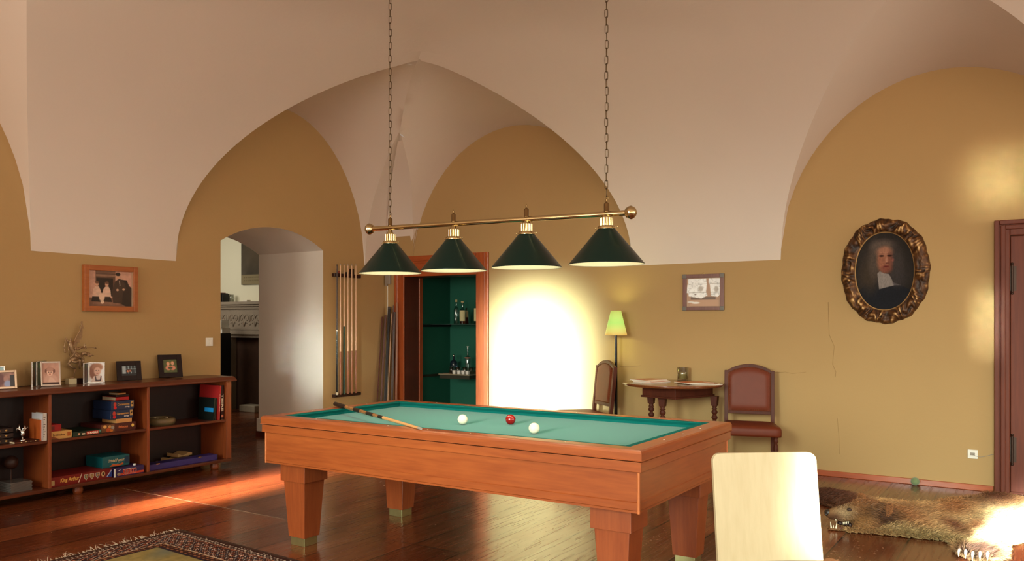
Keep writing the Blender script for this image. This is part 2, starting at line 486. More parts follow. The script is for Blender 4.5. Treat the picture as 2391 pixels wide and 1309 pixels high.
# ------------------------------------------------------------------ vaulted ceiling
RX, LY = 8.365, 6.744            # portrait wall x, bookcase wall y
ZS = 1.98
def cove(d):
    d = np.clip(d/3.4127, 0, 1)
    return ZS + 2.0104*(1-(1-d)**2.0134)**(1/2.168)
LUN_R = [(4.8878, 1.427, 1.6407, 0.115), (0.6821, 1.3157, 1.5581, 0.115), (-3.2, 1.20, 1.50, 0.115)]
LUN_L = [(6.5731, 1.3959, 1.7485, 0.058), (2.3461, 1.3959, 1.7485, 0.058), (-1.0, 1.0, 1.4, 0.058)]
def lunette(q, d, c, w, h, k):
    a = h*np.sqrt(np.clip(1-np.minimum(1, np.abs((q-c)/w))**1.967, 0, 1))
    z = ZS + a + k*np.minimum(d, 2.3)*(a/h)
    return np.where((np.abs(q-c) < w) & (d < 2.8), z, -1.0)
def seam_fix(dr, dl):
    """the two barrels of the corner bay are eased to one height along their common diagonal"""
    t = (dr+dl)/2
    r = lunette(LY-t, t, *LUN_R[0]); l = lunette(RX-t, t, *LUN_L[0])
    ok = (r > 0) & (l > 0)
    return np.where(ok, (l-r)/2, 0.0)*np.clip((t-0.5)/0.3, 0, 1)*np.exp(-((dl-dr)/0.22)**2)
def surfaces(x, y):
    x = np.asarray(x, float); y = np.asarray(y, float)
    dr, dl, db, df = RX-x, LY-y, x-WX, y-WY
    mr, ml, mb, mf = cove(dr), cove(dl), cove(db), cove(df)
    # smooth blend of the coves high up, crisp groin near the corner
    dm = np.minimum(np.minimum(dr, db), np.minimum(dl, df))
    k = np.clip((dr+dl-4.2)/2.2, 0, 1)*0.35+1e-4
    def smin(a, b):
        h = np.clip(0.5+0.5*(b-a)/k, 0, 1)
        return b*(1-h)+a*h-k*h*(1-h)
    a = mr; b = ml                      # the vault runs on unbroken to the two window walls
    m = smin(a, b)
    m0 = np.minimum(a, b)
    L = [m]
    def keep(z): return np.where(z > m0, z, -1.0)
    # each barrel of the corner bay ends where it meets the other one on the diagonal
    sf = seam_fix(dr, dl)
    for i, (c, w, h, kk) in enumerate(LUN_R):
        z = lunette(y, dr, c, w, h, kk); z = np.where(z > 0, z+(sf if i == 0 else 0), z)
        L.append(np.where(dr <= dl, keep(z), -1.0))
    for i, (c, w, h, kk) in enumerate(LUN_L):
        z = lunette(x, dl, c, w, h, kk); z = np.where(z > 0, z-(sf if i == 0 else 0), z)
        L.append(np.where(dl <= dr, keep(z), -1.0))
    return L
def ceil_z(x, y):
    return np.max(np.array(surfaces(x, y)), 0)
def labels(x, y):
    L = surfaces(x, y); A = np.array(L); lab = A.argmax(0)
    dr, dl, db, df = RX-x, LY-y, x-WX, y-WY
    a = dr; b = dl
    sub = np.where((a+b < 4.3), np.where(a < b, 0, 1), 2)
    lab = np.where(lab == 0, sub*100, lab)
    return lab
def graded(n_a, n_m, lo, hi, edge):
    t = np.linspace(0, 1, n_a)**2.4*edge
    mid = np.linspace(lo+edge, hi-edge, n_m)
    return np.unique(np.round(np.concatenate([lo+t, mid, hi-t[::-1]]), 6))
gx = graded(34, 100, WX, RX, 2.2); gy = graded(34, 110, WY, LY, 2.2)
Xg, Yg = np.meshgrid(gx, gy, indexing='ij')
Lab = labels(Xg, Yg)
verts = []; vkey = {}; faces = []; flab = []
def V_(x, y, lab):
    key = (round(x, 5), round(y, 5), lab)
    if key not in vkey:
        vkey[key] = len(verts); verts.append((x, y))
    return vkey[key]
def cross_pt(p, q, lp):
    a = np.array(p); b = np.array(q)
    for _ in range(14):
        m = (a+b)/2
        if int(labels(m[0], m[1])) == lp: a = m
        else: b = m
    return tuple((a+b)/2)
cc = {}
def cross_c(A_, B_):
    k_ = (A_[0], A_[1], B_[0], B_[1])
    if k_ not in cc: cc[k_] = cross_pt(A_[:2], B_[:2], A_[2])
    return cc[k_]
def add_tri(T, depth=0):
    l3 = {p[2] for p in T}
    if len(l3) == 1:
        faces.append([V_(p[0], p[1], p[2]) for p in T]); return
    if len(l3) == 3 and depth < 5:
        mid = []
        for k in range(3):
            a_, b_ = T[k], T[(k+1) % 3]; mx_, my_ = (a_[0]+b_[0])/2, (a_[1]+b_[1])/2
            mid.append((mx_, my_, int(labels(np.array(mx_), np.array(my_)))))
        add_tri([T[0], mid[0], mid[2]], depth+1); add_tri([mid[0], T[1], mid[1]], depth+1)
        add_tri([mid[2], mid[1], T[2]], depth+1); add_tri(mid, depth+1); return
    if len(l3) == 3:
        faces.append([V_(p[0], p[1], T[0][2]) for p in T]); return
    for k in range(3):
        if T[(k+1) % 3][2] == T[(k+2) % 3][2]:
            A_, B_, C_ = T[k], T[(k+1) % 3], T[(k+2) % 3]; break
    pb, pc = cross_c(A_, B_), cross_c(A_, C_)
    faces.append([V_(A_[0], A_[1], A_[2]), V_(*pb, A_[2]), V_(*pc, A_[2])])
    faces.append([V_(*pb, B_[2]), V_(B_[0], B_[1], B_[2]), V_(C_[0], C_[1], B_[2]), V_(*pc, B_[2])])
def add_quad(c, depth=0):
    ls = {p[2] for p in c}
    if len(ls) == 1:
        faces.append([V_(p[0], p[1], p[2]) for p in c]); return
    for t in ((0, 1, 2), (0, 2, 3)): add_tri([c[k] for k in t])
for i in range(len(gx)-1):
    for j in range(len(gy)-1):
        add_quad([(gx[i], gy[j], int(Lab[i, j])), (gx[i+1], gy[j], int(Lab[i+1, j])), (gx[i+1], gy[j+1], int(Lab[i+1, j+1])), (gx[i], gy[j+1], int(Lab[i, j+1]))])
VA = np.array(verts); ZA = ceil_z(VA[:, 0], VA[:, 1])
cm = bpy.data.meshes.new('ceiling')
cm.from_pydata([(VA[i, 0], VA[i, 1], ZA[i]) for i in range(len(VA))], [], faces)
cm.materials.append(M['plaster']); cm.materials.append(M['yellow'])
# below the painted edge of the corner pier the ochre of the wall continues
cm.polygons.foreach_set('material_index', [1 if (np.mean(ZA[f]) < 2.42 and np.mean(VA[f, 1]) > 6.05 and RX-np.mean(VA[f, 0]) < 0.22 and RX-np.mean(VA[f, 0]) < LY-np.mean(VA[f, 1])) else 0 for f in faces])
cm.polygons.foreach_set('use_smooth', [True]*len(cm.polygons)); cm.update()
ceiling = bpy.data.objects.new('ceiling', cm); COL.objects.link(ceiling); struct(ceiling)
# unseen slab added over the vault to keep daylight out
sl = MB(); sl.box(WX-0.4, WY-0.4, 4.5, 12.2, 13.4, 4.7)
struct(sl.build('trim_1', M['jamb']))

# ------------------------------------------------------------------ walls
def wall_top(fn_z, qs):
    return np.array([float(v) for v in fn_z(qs)])
def strip(mb, qs, place, top, holes, mi=0):
    """columns of wall along q; holes: (q0,q1,zlo,zhi or function)"""
    for a, b in zip(qs[:-1], qs[1:]):
        if b-a < 1e-6: continue
        mid = (a+b)/2; segs = [(0.0, 0.0, None, None)]
        hs = [h for h in holes if h[0] < mid < h[1]]
        ta, tb = top(a), top(b)
        if hs:
            h = hs[0]
            za, zb = (h[3](a), h[3](b)) if callable(h[3]) else (h[3], h[3])
            if h[2] > 0: mb.add([place(a, 0), place(b, 0), place(b, h[2]), place(a, h[2])], [(0,1,2,3)], mi)
            mb.add([place(a, za), place(b, zb), place(b, tb), place(a, ta)], [(0,1,2,3)], mi)
        else:
            mb.add([place(a, 0), place(b, 0), place(b, tb), place(a, ta)], [(0,1,2,3)], mi)
def qset(lo, hi, extra, step=0.03):
    q = list(np.arange(lo, hi, step)) + [hi] + list(extra)
    return sorted(set(round(v, 5) for v in q if lo-1e-9 <= v <= hi+1e-9))
def top_R(q):
    z = ZS
    for c, w, h, k in LUN_R:
        if abs(q-c) < w: z = max(z, float(lunette(np.array(q), np.array(0.0), c, w, h, k)))
    return z
def top_L(q):
    z = ZS
    for c, w, h, k in LUN_L:
        if abs(q-c) < w: z = max(z, float(lunette(np.array(q), np.array(0.0), c, w, h, k)))
    return z
def arc_pts(c, w, n=40):
    return [c-w*math.cos(PI*i/n) for i in range(n+1)]
BD0, BD1, BDZ = 5.377, 6.436, 1.952      # bar doorway
D20, D21, D2Z = -1.05, 0.22, 2.10        # double door at the right
ex = [BD0, BD1, D20, D21, 6.315]
for c, w, h, k in LUN_R: ex += arc_pts(c, w)
mb = MB()
strip(mb, qset(WY, LY, ex), lambda q, z: (RX, q, z), top_R, [(BD0, BD1, 0, BDZ), (D20, D21, 0, D2Z)])
wall_right = struct(mb.build('wall_right', M['yellow'], fix=False))
# passage arch in the bookcase wall
PA0, PA1, PAY = 5.72, 7.224, 7.816
PR = 1.534
def arch_z(x):
    t = min(1.0, abs((x-6.472)/0.752))*0.752
    return 2.218-(PR-0.197)+math.sqrt(PR*PR-t*t)
ex = [PA0, PA1]
for c, w, h, k in LUN_L: ex += arc_pts(c, w)
mb = MB()
strip(mb, qset(WX, RX, ex), lambda q, z: (q, LY, z), top_L, [(PA0, PA1, 0, arch_z)], 0)
wall_left = struct(mb.build('wall_left', M['yellow'], fix=False))
mb = MB()
mb.add([(PA0, LY, 0), (PA0, PAY, 0), (PA0, PAY, arch_z(PA0)), (PA0, LY, arch_z(PA0))], [(0,1,2,3)])
mb.add([(PA1, LY, 0), (PA1, PAY, 0), (PA1, PAY, arch_z(PA1)), (PA1, LY, arch_z(PA1))], [(3,2,1,0)])
n = 24; vs = []
for i in range(n+1):
    x = PA0+(PA1-PA0)*i/n
    vs += [(x, LY, arch_z(x)), (x, PAY, arch_z(x))]
mb.add(vs, [(2*i, 2*i+1, 2*i+3, 2*i+2) for i in range(n)], 0, True)
struct(mb.build('wall_passage', M['jamb'], fix=False))
# windowed walls behind the camera
def win_wall(name, place, lo, hi, wins, topf):
    mb = MB(); hs = [(c-w/2, c+w/2, 0.8, 3.1) for c, w in wins]
    strip(mb, qset(lo, hi, [h[0] for h in hs]+[h[1] for h in hs], 0.05), place, topf, hs)
    return struct(mb.build(name, M['yellow'], fix=False))
win_wall('wall_back', lambda q, z: (WX, q, z), WY, LY, WIN_A, lambda q: float(ceil_z(np.array(WX), np.array(q))))
win_wall('wall_front', lambda q, z: (q, WY, z), WX, RX, WIN_B, lambda q: float(ceil_z(np.array(q), np.array(WY))))
wi = 1
for c, w in WIN_A:
    mb = MB()
    for a in (c-w/2, c-0.03, c+w/2-0.06): mb.box(WX-0.16, a, 0.8, WX-0.1, a+0.06, 3.1)
    for z in (0.8, 2.2, 3.04): mb.box(WX-0.16, c-w/2, z, WX-0.1, c+w/2, z+0.06)
    struct(mb.build('window_%d' % wi, M['white'])); wi += 1
for c, w in WIN_B:
    mb = MB()
    for a in (c-w/2, c-0.03, c+w/2-0.06): mb.box(a, WY-0.16, 0.8, a+0.06, WY-0.1, 3.1)
    for z in (0.8, 2.2, 3.04): mb.box(c-w/2, WY-0.16, z, c+w/2, WY-0.1, z+0.06)
    struct(mb.build('window_%d' % wi, M['white'])); wi += 1

# ------------------------------------------------------------------ floor
def floor_material():
    m = bpy.data.materials.new('floorboards'); m.use_nodes = True
    nt = m.node_tree; b = nt.nodes['Principled BSDF']; L = nt.links; N = nt.nodes.new
    geo = N('ShaderNodeNewGeometry')
    mp = N('ShaderNodeMapping'); mp.inputs['Location'].default_value = (-4.28+20*2.04/2*0, -0.34, 0)
    L.new(geo.outputs['Position'], mp.inputs['Vector'])
    br = N('ShaderNodeTexBrick'); br.offset = 0.0; br.squash = 1.0
    br.inputs['Scale'].default_value = 1.0; br.inputs['Brick Width'].default_value = 2.04; br.inputs['Row Height'].default_value = 0.36
    br.inputs['Mortar Size'].default_value = 0.005; br.inputs['Mortar Smooth'].default_value = 0.1; br.inputs['Bias'].default_value = 0.0
    br.inputs['Color1'].default_value = (*s2l((88, 38, 18)), 1); br.inputs['Color2'].default_value = (*s2l((130, 66, 34)), 1)
    br.inputs['Mortar'].default_value = (*s2l((24, 10, 6)), 1)
    L.new(mp.outputs[0], br.inputs['Vector'])
    m2 = N('ShaderNodeMapping'); m2.inputs['Scale'].default_value = (0.45, 11, 1)
    L.new(geo.outputs['Position'], m2.inputs['Vector'])
    n1 = N('ShaderNodeTexNoise'); n1.inputs['Scale'].default_value = 2.2; n1.inputs['Detail'].default_value = 8; n1.inputs['Distortion'].default_value = 0.25
    L.new(m2.outputs[0], n1.inputs['Vector'])
    ov = N('ShaderNodeMix'); ov.data_type = 'RGBA'; ov.blend_type = 'OVERLAY'; ov.inputs[0].default_value = 0.6
    L.new(br.outputs['Color'], ov.inputs[6])
    cr = N('ShaderNodeValToRGB'); cr.color_ramp.elements[0].position = 0.3; cr.color_ramp.elements[1].position = 0.72
    cr.color_ramp.elements[0].color = (0.30, 0.30, 0.30, 1); cr.color_ramp.elements[1].color = (0.64, 0.64, 0.64, 1)
    L.new(n1.outputs['Fac'], cr.inputs[0]); L.new(cr.outputs[0], ov.inputs[7])
    # worn pale scuffs and specks
    vo = N('ShaderNodeTexVoronoi'); vo.inputs['Scale'].default_value = 7; L.new(geo.outputs['Position'], vo.inputs['Vector'])
    n3 = N('ShaderNodeTexNoise'); n3.inputs['Scale'].default_value = 38; n3.inputs['Detail'].default_value = 3; L.new(geo.outputs['Position'], n3.inputs['Vector'])
    n4 = N('ShaderNodeTexNoise'); n4.inputs['Scale'].default_value = 1.6; L.new(geo.outputs['Position'], n4.inputs['Vector'])
    a1 = N('ShaderNodeMath'); a1.operation = 'MULTIPLY_ADD'; a1.inputs[1].default_value = 0.35; L.new(n4.outputs['Fac'], a1.inputs[0]); L.new(n3.outputs['Fac'], a1.inputs[2])
    r2 = N('ShaderNodeMapRange'); r2.inputs['From Min'].default_value = 0.87; r2.inputs['From Max'].default_value = 0.93; L.new(a1.outputs[0], r2.inputs['Value'])
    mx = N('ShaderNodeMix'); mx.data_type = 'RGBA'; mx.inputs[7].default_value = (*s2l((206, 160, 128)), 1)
    # sun on the edge of the long cross seam, painted as a pale line
    sp = N('ShaderNodeSeparateXYZ'); L.new(geo.outputs['Position'], sp.inputs[0])
    def mth(op, a, b=None):
        q = N('ShaderNodeMath'); q.operation = op
        for i_, v_ in enumerate((a, b)):
            if v_ is None: continue
            if isinstance(v_, (int, float)): q.inputs[i_].default_value = v_
            else: L.new(v_, q.inputs[i_])
        return q.outputs[0]
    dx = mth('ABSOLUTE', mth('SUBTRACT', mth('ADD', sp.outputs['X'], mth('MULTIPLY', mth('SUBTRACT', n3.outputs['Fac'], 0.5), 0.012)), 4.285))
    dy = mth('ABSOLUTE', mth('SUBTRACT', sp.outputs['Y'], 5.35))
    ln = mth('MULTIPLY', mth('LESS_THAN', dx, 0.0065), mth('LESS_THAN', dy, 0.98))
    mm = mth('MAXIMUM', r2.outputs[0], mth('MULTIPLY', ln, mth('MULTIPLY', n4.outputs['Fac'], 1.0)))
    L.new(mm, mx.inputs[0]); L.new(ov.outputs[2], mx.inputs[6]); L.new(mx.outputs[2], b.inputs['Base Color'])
    n5 = N('ShaderNodeTexNoise'); n5.inputs['Scale'].default_value = 5; n5.inputs['Detail'].default_value = 6; L.new(m2.outputs[0], n5.inputs['Vector'])
    rr = N('ShaderNodeMapRange'); rr.inputs['From Min'].default_value = 0.3; rr.inputs['From Max'].default_value = 0.7; rr.inputs['To Min'].default_value = 0.15; rr.inputs['To Max'].default_value = 0.32; L.new(n5.outputs['Fac'], rr.inputs['Value'])
    L.new(rr.outputs[0], b.inputs['Roughness'])
    b.inputs['Coat Weight'].default_value = 0.22; b.inputs['Coat Roughness'].default_value = 0.14
    bp = N('ShaderNodeBump'); bp.inputs['Strength'].default_value = 0.6; bp.inputs['Distance'].default_value = 0.004
    a2 = N('ShaderNodeMath'); a2.operation = 'MULTIPLY_ADD'; a2.inputs[1].default_value = -1.5
    L.new(br.outputs['Fac'], a2.inputs[0]); a2.inputs[2].default_value = 0.0; L.new(a2.outputs[0], bp.inputs['Height'])
    L.new(bp.outputs['Normal'], b.inputs['Normal'])
    return m
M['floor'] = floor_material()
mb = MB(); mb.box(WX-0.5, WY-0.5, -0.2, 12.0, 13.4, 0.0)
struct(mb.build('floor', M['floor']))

# baseboard along the portrait wall
def bboard(name, y0, y1):
    mb = MB(); mb.box(RX-0.018, y0, 0, RX, y1, 0.05)
    return struct(mb.build(name, M['door_y'], bevel=0.004))
bboard('baseboard_right', 0.33, BD0-0.18)
bboard('baseboard_right_far', WY, D20-0.12)
# white skirting with a dark foot inside the passage
mb = MB(); mb.box(PA1-0.02, LY+0.02, 0.06, PA1, PAY+0.02, 0.22)
struct(mb.build('baseboard_passage', M['jamb'], bevel=0.008))
mb = MB(); mb.box(PA1-0.03, LY+0.02, 0.0, PA1, PAY+0.02, 0.06)
struct(mb.build('trim_2', M['mahog']))

# fine cracks in the plaster of the portrait wall
def crack(pts, r):
    P = [px_x(a, b, RX-0.0008) for a, b in pts]
    m = MB(); m.tube(P, r, 4)
    o = m.build('crack', M['crackm'], wall_right); return o
M['crackm'] = mat('crack', (150, 116, 72), 0.9)
crack([(1934,705),(1936,780),(1948,808),(1944,850),(1952,868),(1950,880)], 0.0018)
crack([(1955,975),(1959,1020),(1960,1060)], 0.0015)
crack([(1808,869),(1835,868),(1850,872),(1882,868)], 0.0016)
crack([(1447,854),(1470,855),(1496,853)], 0.0018)

# ------------------------------------------------------------------ neighbouring room seen through the passage
FWX = 9.25
mb = MB()
mb.add([(FWX, PAY, 0), (FWX, 13.3, 0), (FWX, 13.3, 3.6), (FWX, PAY, 3.6)], [(0,1,2,3)])
mb.add([(4.2, 13.3, 0), (FWX, 13.3, 0), (FWX, 13.3, 3.6), (4.2, 13.3, 3.6)], [(0,1,2,3)])
mb.add([(4.2, PAY, 0), (4.2, 13.3, 0), (4.2, 13.3, 3.6), (4.2, PAY, 3.6)], [(0,1,2,3)])
strip(mb, qset(4.2, FWX, [PA0, PA1], 0.04), lambda q, z: (q, PAY, z), lambda q: 3.6, [(PA0, PA1, 0, arch_z)])
struct(mb.build('wall_far', M['cream'], fix=False))
mb = MB(); mb.box(4.2, PAY, 3.6, FWX, 13.3, 3.7)
struct(mb.build('ceiling_far', M['plaster']))

# ------------------------------------------------------------------ bar closet behind the doorway
CX0, CX1, CY0, CY1, CZ = RX+0.36, 9.45, 5.20, 6.50, 2.30
mb = MB()
mb.add([(CX1, CY0, 0), (CX1, CY1, 0), (CX1, CY1, CZ), (CX1, CY0, CZ)], [(0,1,2,3)])
mb.add([(CX0, CY1, 0), (CX1, CY1, 0), (CX1, CY1, CZ), (CX0, CY1, CZ)], [(0,1,2,3)])
mb.add([(CX0, CY0, 0), (CX1, CY0, 0), (CX1, CY0, CZ), (CX0, CY0, CZ)], [(0,1,2,3)])
mb.add([(CX0, CY0, CZ), (CX1, CY0, CZ), (CX1, CY1, CZ), (CX0, CY1, CZ)], [(0,1,2,3)])
mb.add([(CX0, BD1, 0), (CX0, CY1, 0), (CX0, CY1, CZ), (CX0, BD1, CZ)], [(0,1,2,3)])
mb.add([(CX0, CY0, 0), (CX0, BD0, 0), (CX0, BD0, CZ), (CX0, CY0, CZ)], [(0,1,2,3)])
mb.add([(CX0, BD0, BDZ), (CX0, BD1, BDZ), (CX0, BD1, CZ), (CX0, BD0, CZ)], [(0,1,2,3)])
struct(mb.build('wall_closet', M['closet'], fix=False))

# door frame of the bar: casings, deep lining, inner edge strip
dr = thing('door_1', 'x', 'x'); del dr['label'], dr['category']; dr['kind'] = 'structure'
dr.location = (RX, (BD0+BD1)/2, 0)
def casing(parent, name, y0, y1, z0, z1, vert, m, inner):
    """moulded board on the wall; inner = y (or z) of the opening edge"""
    mb = MB(); d = 0.03
    mb.box(RX-d*0.55, y0, z0, RX, y1, z1)
    if vert:
        s = 1 if inner == y0 else -1
        e = y1 if s == 1 else y0
        w = y1-y0
        mb.box(RX-d, min(e, e-s*w*0.26), z0, RX-d*0.5, max(e, e-s*w*0.26), z1)
        mb.box(RX-d*0.8, min(e-s*w*0.26, e-s*w*0.38), z0, RX-d*0.5, max(e-s*w*0.26, e-s*w*0.38), z1)
    else:
        w = z1-z0
        mb.box(RX-d, y0, z1-w*0.26, RX-d*0.5, y1, z1)
        mb.box(RX-d*0.8, y0+0.03, z1-w*0.38, RX-d*0.5, y1-0.03, z1-w*0.26)
    return mb.build(name, m, parent, bevel=0.004)
casing(dr, 'side_casing', BD0-0.171, BD0, 0, 2.205, True, M['door_z'], BD0)
casing(dr, 'side_casing', BD1, BD1+0.145, 0, 2.205, True, M['door_z'], BD1)
# make mouldings face outward on both sides
casing(dr, 'top_casing', BD0, BD1, BDZ, 2.205, False, M['door_y'], BDZ)
mb = MB()
mb.box(RX, BD1, 0, CX0, BD1+0.02, BDZ+0.02); mb.box(RX, BD0-0.02, 0, CX0, BD0, BDZ+0.02); mb.box(RX, BD0, BDZ, CX0, BD1, BDZ+0.02)
mb.build('lining', M['reveal'], dr)
mb = MB(); mb.box(CX0-0.07, BD1-0.014, 0, CX0+0.002, BD1, BDZ); mb.box(CX0-0.07, BD0, 0, CX0+0.002, BD0+0.014, BDZ)
mb.build('stop_strip', M['door_z'], dr, bevel=0.003)

M['iron'] = mat('dark_iron', (58, 40, 32), 0.45, 0.6)
# double door at the right edge
dr = thing('door_2', 'x', 'x'); del dr['label'], dr['category']; dr['kind'] = 'structure'
dr.location = (RX, (D20+D21)/2, 0)
mb = MB(); d = 0.05
for (a, b) in ((D21, D21+0.105), (D20-0.105, D20)):
    mb.box(RX-d*0.5, a, 0, RX, b, D2Z+0.125)
mb.box(RX-d*0.5, D20, D2Z, RX, D21, D2Z+0.125)
mb.box(RX-d, D21+0.07, 0, RX-d*0.4, D21+0.105, D2Z+0.125); mb.box(RX-d, D20-0.105, 0, RX-d*0.4, D20-0.07, D2Z+0.125)
mb.box(RX-d, D20-0.07, D2Z+0.09, RX-d*0.4, D21+0.07, D2Z+0.125)
mb.box(RX-d*0.75, D21+0.028, 0, RX-d*0.4, D21+0.062, D2Z+0.085); mb.box(RX-d*0.75, D20-0.062, 0, RX-d*0.4, D20-0.028, D2Z+0.085)
mb.box(RX-d*0.75, D20-0.03, D2Z+0.05, RX-d*0.4, D21+0.03, D2Z+0.085)
mb.build('door_frame', M['door2_z'], dr, bevel=0.006)
mb = MB(); mb.box(RX+0.01, D20, 0.0, RX+0.06, D21, 0.012); mb.box(RX, D20, 0, RX+0.1, D20+0.001, D2Z); mb.box(RX, D21-0.001, 0, RX+0.1, D21, D2Z)
mb.box(RX+0.062, D20-0.05, 0, RX+0.09, D21+0.05, D2Z+0.05)  # unseen backing slab added behind the leaves to block outside light
mb.build('threshold', M['door2_y'], dr)
for (a, b) in ((D20+0.004, (D20+D21)/2-0.002), ((D20+D21)/2+0.002, D21-0.004)):
    mb = MB()
    mb.box(RX+0.012, a, 0.015, RX+0.05, b, D2Z-0.004)
    sw = 0.10
    for (y0, y1, z0, z1) in ((a, a+sw, 0.015, D2Z-0.004), (b-sw, b, 0.015, D2Z-0.004), (a+sw, b-sw, 0.015, 0.26), (a+sw, b-sw, D2Z-0.15, D2Z-0.004), (a+sw, b-sw, 0.95, 1.08)):
        mb.box(RX-0.006, y0, z0, RX+0.02, y1, z1)
    leaf = mb.build('door_leaf', M['door2_z'], dr, bevel=0.005)
    if b > -0.2:
        for z in (0.36, 1.75):
            m2 = MB(); m2.cyl((RX-0.012, b-0.012, z-0.11), (RX-0.012, b-0.012, z+0.11), 0.009, n=10)
            m2.sphere((RX-0.012, b-0.012, z+0.12), 0.011, 8); m2.sphere((RX-0.012, b-0.012, z-0.12), 0.011, 8)
            m2.box(RX-0.012, b-0.04, z-0.1, RX-0.005, b, z+0.1)
            m2.build('hinge', M['iron'], leaf)
# ------------------------------------------------------------------ billiard table
TX0, TY0, TX1, TY1, TZ = 3.689, 1.482, 5.067, 3.974, 0.8136
BED = 0.777
RIN = 0.093                       # width of the wooden rail
tb = thing('billiard_table', 'cherry wood carom billiard table with green cloth and tapered legs', 'billiard table', ((TX0+TX1)/2, (TY0+TY1)/2, 0))
prof_hi = [(0.004, -0.050), (0.0, -0.046), (0.0, -0.016), (-0.004, -0.006), (-0.013, -0.0008), (-0.02, 0.0), (-RIN, 0.0), (-RIN, -0.050)]
prof_lo = [(-0.005, -0.102), (-0.005, -0.0555), (-0.05, -0.0555), (-0.05, -0.102)]
# profile side>0 = outward when walking clockwise seen from above (direction x up = right-hand side)
cor = [(TX0, TY0), (TX1, TY0), (TX1, TY1), (TX0, TY1)]
def mitre_rail(i, prof, name, m, bevel=0.0):
    """one side of the frame with mitred ends"""
    a = Vector((*cor[i], TZ)); b = Vector((*cor[(i+1) % 4], TZ))
    d = (b-a).normalized(); out = d.cross(Vector((0, 0, 1)))
    mb = MB(); vs = []
    for (s, h) in prof: vs.append(a - d*s + out*s + Vector((0, 0, h)))
    for (s, h) in prof: vs.append(b + d*s + out*s + Vector((0, 0, h)))
    n = len(prof)
    mb.add(vs, [tuple(range(n)), tuple(range(n, 2*n))] + [(k, (k+1) % n, n+(k+1) % n, n+k) for k in range(n)])
    return mb.build(name, m, tb, bevel=bevel)
for i in range(4):
    m = M['cherry_x'] if i % 2 == 0 else M['cherry_y']
    r = mitre_rail(i, [(s*1.0, h) for s, h in prof_hi], 'rail', m)
    mitre_rail(i, prof_lo, 'rail_moulding', m, 0.002)
# inlaid sights
def sight(x, y):
    mb = MB(); mb.lathe((x, y, TZ-0.001), [(0.004, 0), (0.004, 0.0018), (0.0, 0.0018)], 10)
    o = mb.build('sight', M['ivory'], tb); return o
PX0, PX1, PY0, PY1 = TX0+RIN+0.045, TX1-RIN-0.045, TY0+RIN+0.045, TY1-RIN-0.045
for k in range(1, 8):
    y = PY0+(PY1-PY0)*k/8
    sight(TX0+0.062, y); sight(TX1-0.062, y)
for k in range(1, 4):
    x = PX0+(PX1-PX0)*k/4
    sight(x, TY0+0.05); sight(x, TY1-0.05)
# cushions
cor2 = [(TX0+RIN, TY0+RIN), (TX1-RIN, TY0+RIN), (TX1-RIN, TY1-RIN), (TX0+RIN, TY1-RIN)]
_c = cor; cor = cor2
for i in range(4):
    mitre_rail(i, [(0, -0.05), (0, -0.002), (-0.006, -0.0015), (-0.040, -0.0030), (-0.045, -0.0065), (-0.036, -0.022), (-0.034, -0.05)], 'cushion', M['cushion'])
cor = _c
mb = MB(); mb.box(TX0+0.06, TY0+0.06, BED-0.04, TX1-0.06, TY1-0.06, BED)
mb.build('playing_bed', M['cloth'], tb)
# apron boards with a foot moulding and a corner bead
AI = 0.023; AZ = 0.520
M['bead'] = wood('cherry_bead', (176, 92, 44), (206, 124, 70), 'z', 0.4, 0.2)
def apron(i):
    a = Vector((*cor[i], 0)); b = Vector((*cor[(i+1) % 4], 0)); d = (b-a).normalized(); out = d.cross(Vector((0, 0, 1)))
    prof = [(-AI, TZ-0.10), (-AI, AZ+0.052), (-AI+0.005, AZ+0.048), (-AI+0.005, AZ+0.014), (-AI+0.001, AZ+0.010), (-AI+0.001, AZ), (-AI-0.03, AZ), (-AI-0.03, TZ-0.10)]
    vs = []
    for (s, h) in prof: vs.append(a - d*s + out*s + Vector((0, 0, h)))
    for (s, h) in prof: vs.append(b + d*s + out*s + Vector((0, 0, h)))
    n = len(prof); mb = MB()
    mb.add(vs, [tuple(range(n)), tuple(range(n, 2*n))] + [(k, (k+1) % n, n+(k+1) % n, n+k) for k in range(n)])
    mb.build('apron', M['cherry_x'] if i % 2 == 0 else M['cherry_y'], tb)
for i in range(4): apron(i)
for (x, y) in ((TX0+AI, TY0+AI), (TX1-AI, TY0+AI), (TX1-AI, TY1-AI), (TX0+AI, TY1-AI)):
    mb = MB(); mb.lathe((x, y, AZ-0.001), [(0.0065, 0), (0.0065, TZ-0.1-AZ)], 12)
    mb.build('corner_bead', M['bead'], tb)
mb = MB(); mb.box(TX0+0.05, TY0+0.05, AZ+0.03, TX1-0.05, TY1-0.05, AZ+0.05)
mb.box(TX0+0.03, TY0+0.03, TZ-0.10, TX1-0.03, TY0+0.06, TZ-0.052); mb.box(TX0+0.03, TY1-0.06, TZ-0.10, TX1-0.03, TY1-0.03, TZ-0.052)
mb.box(TX0+0.03, TY0+0.03, TZ-0.10, TX0+0.06, TY1-0.03, TZ-0.052); mb.box(TX1-0.06, TY0+0.03, TZ-0.10, TX1-0.03, TY1-0.03, TZ-0.052)
mb.build('underframe', M['black'], tb)
FW = 0.1163
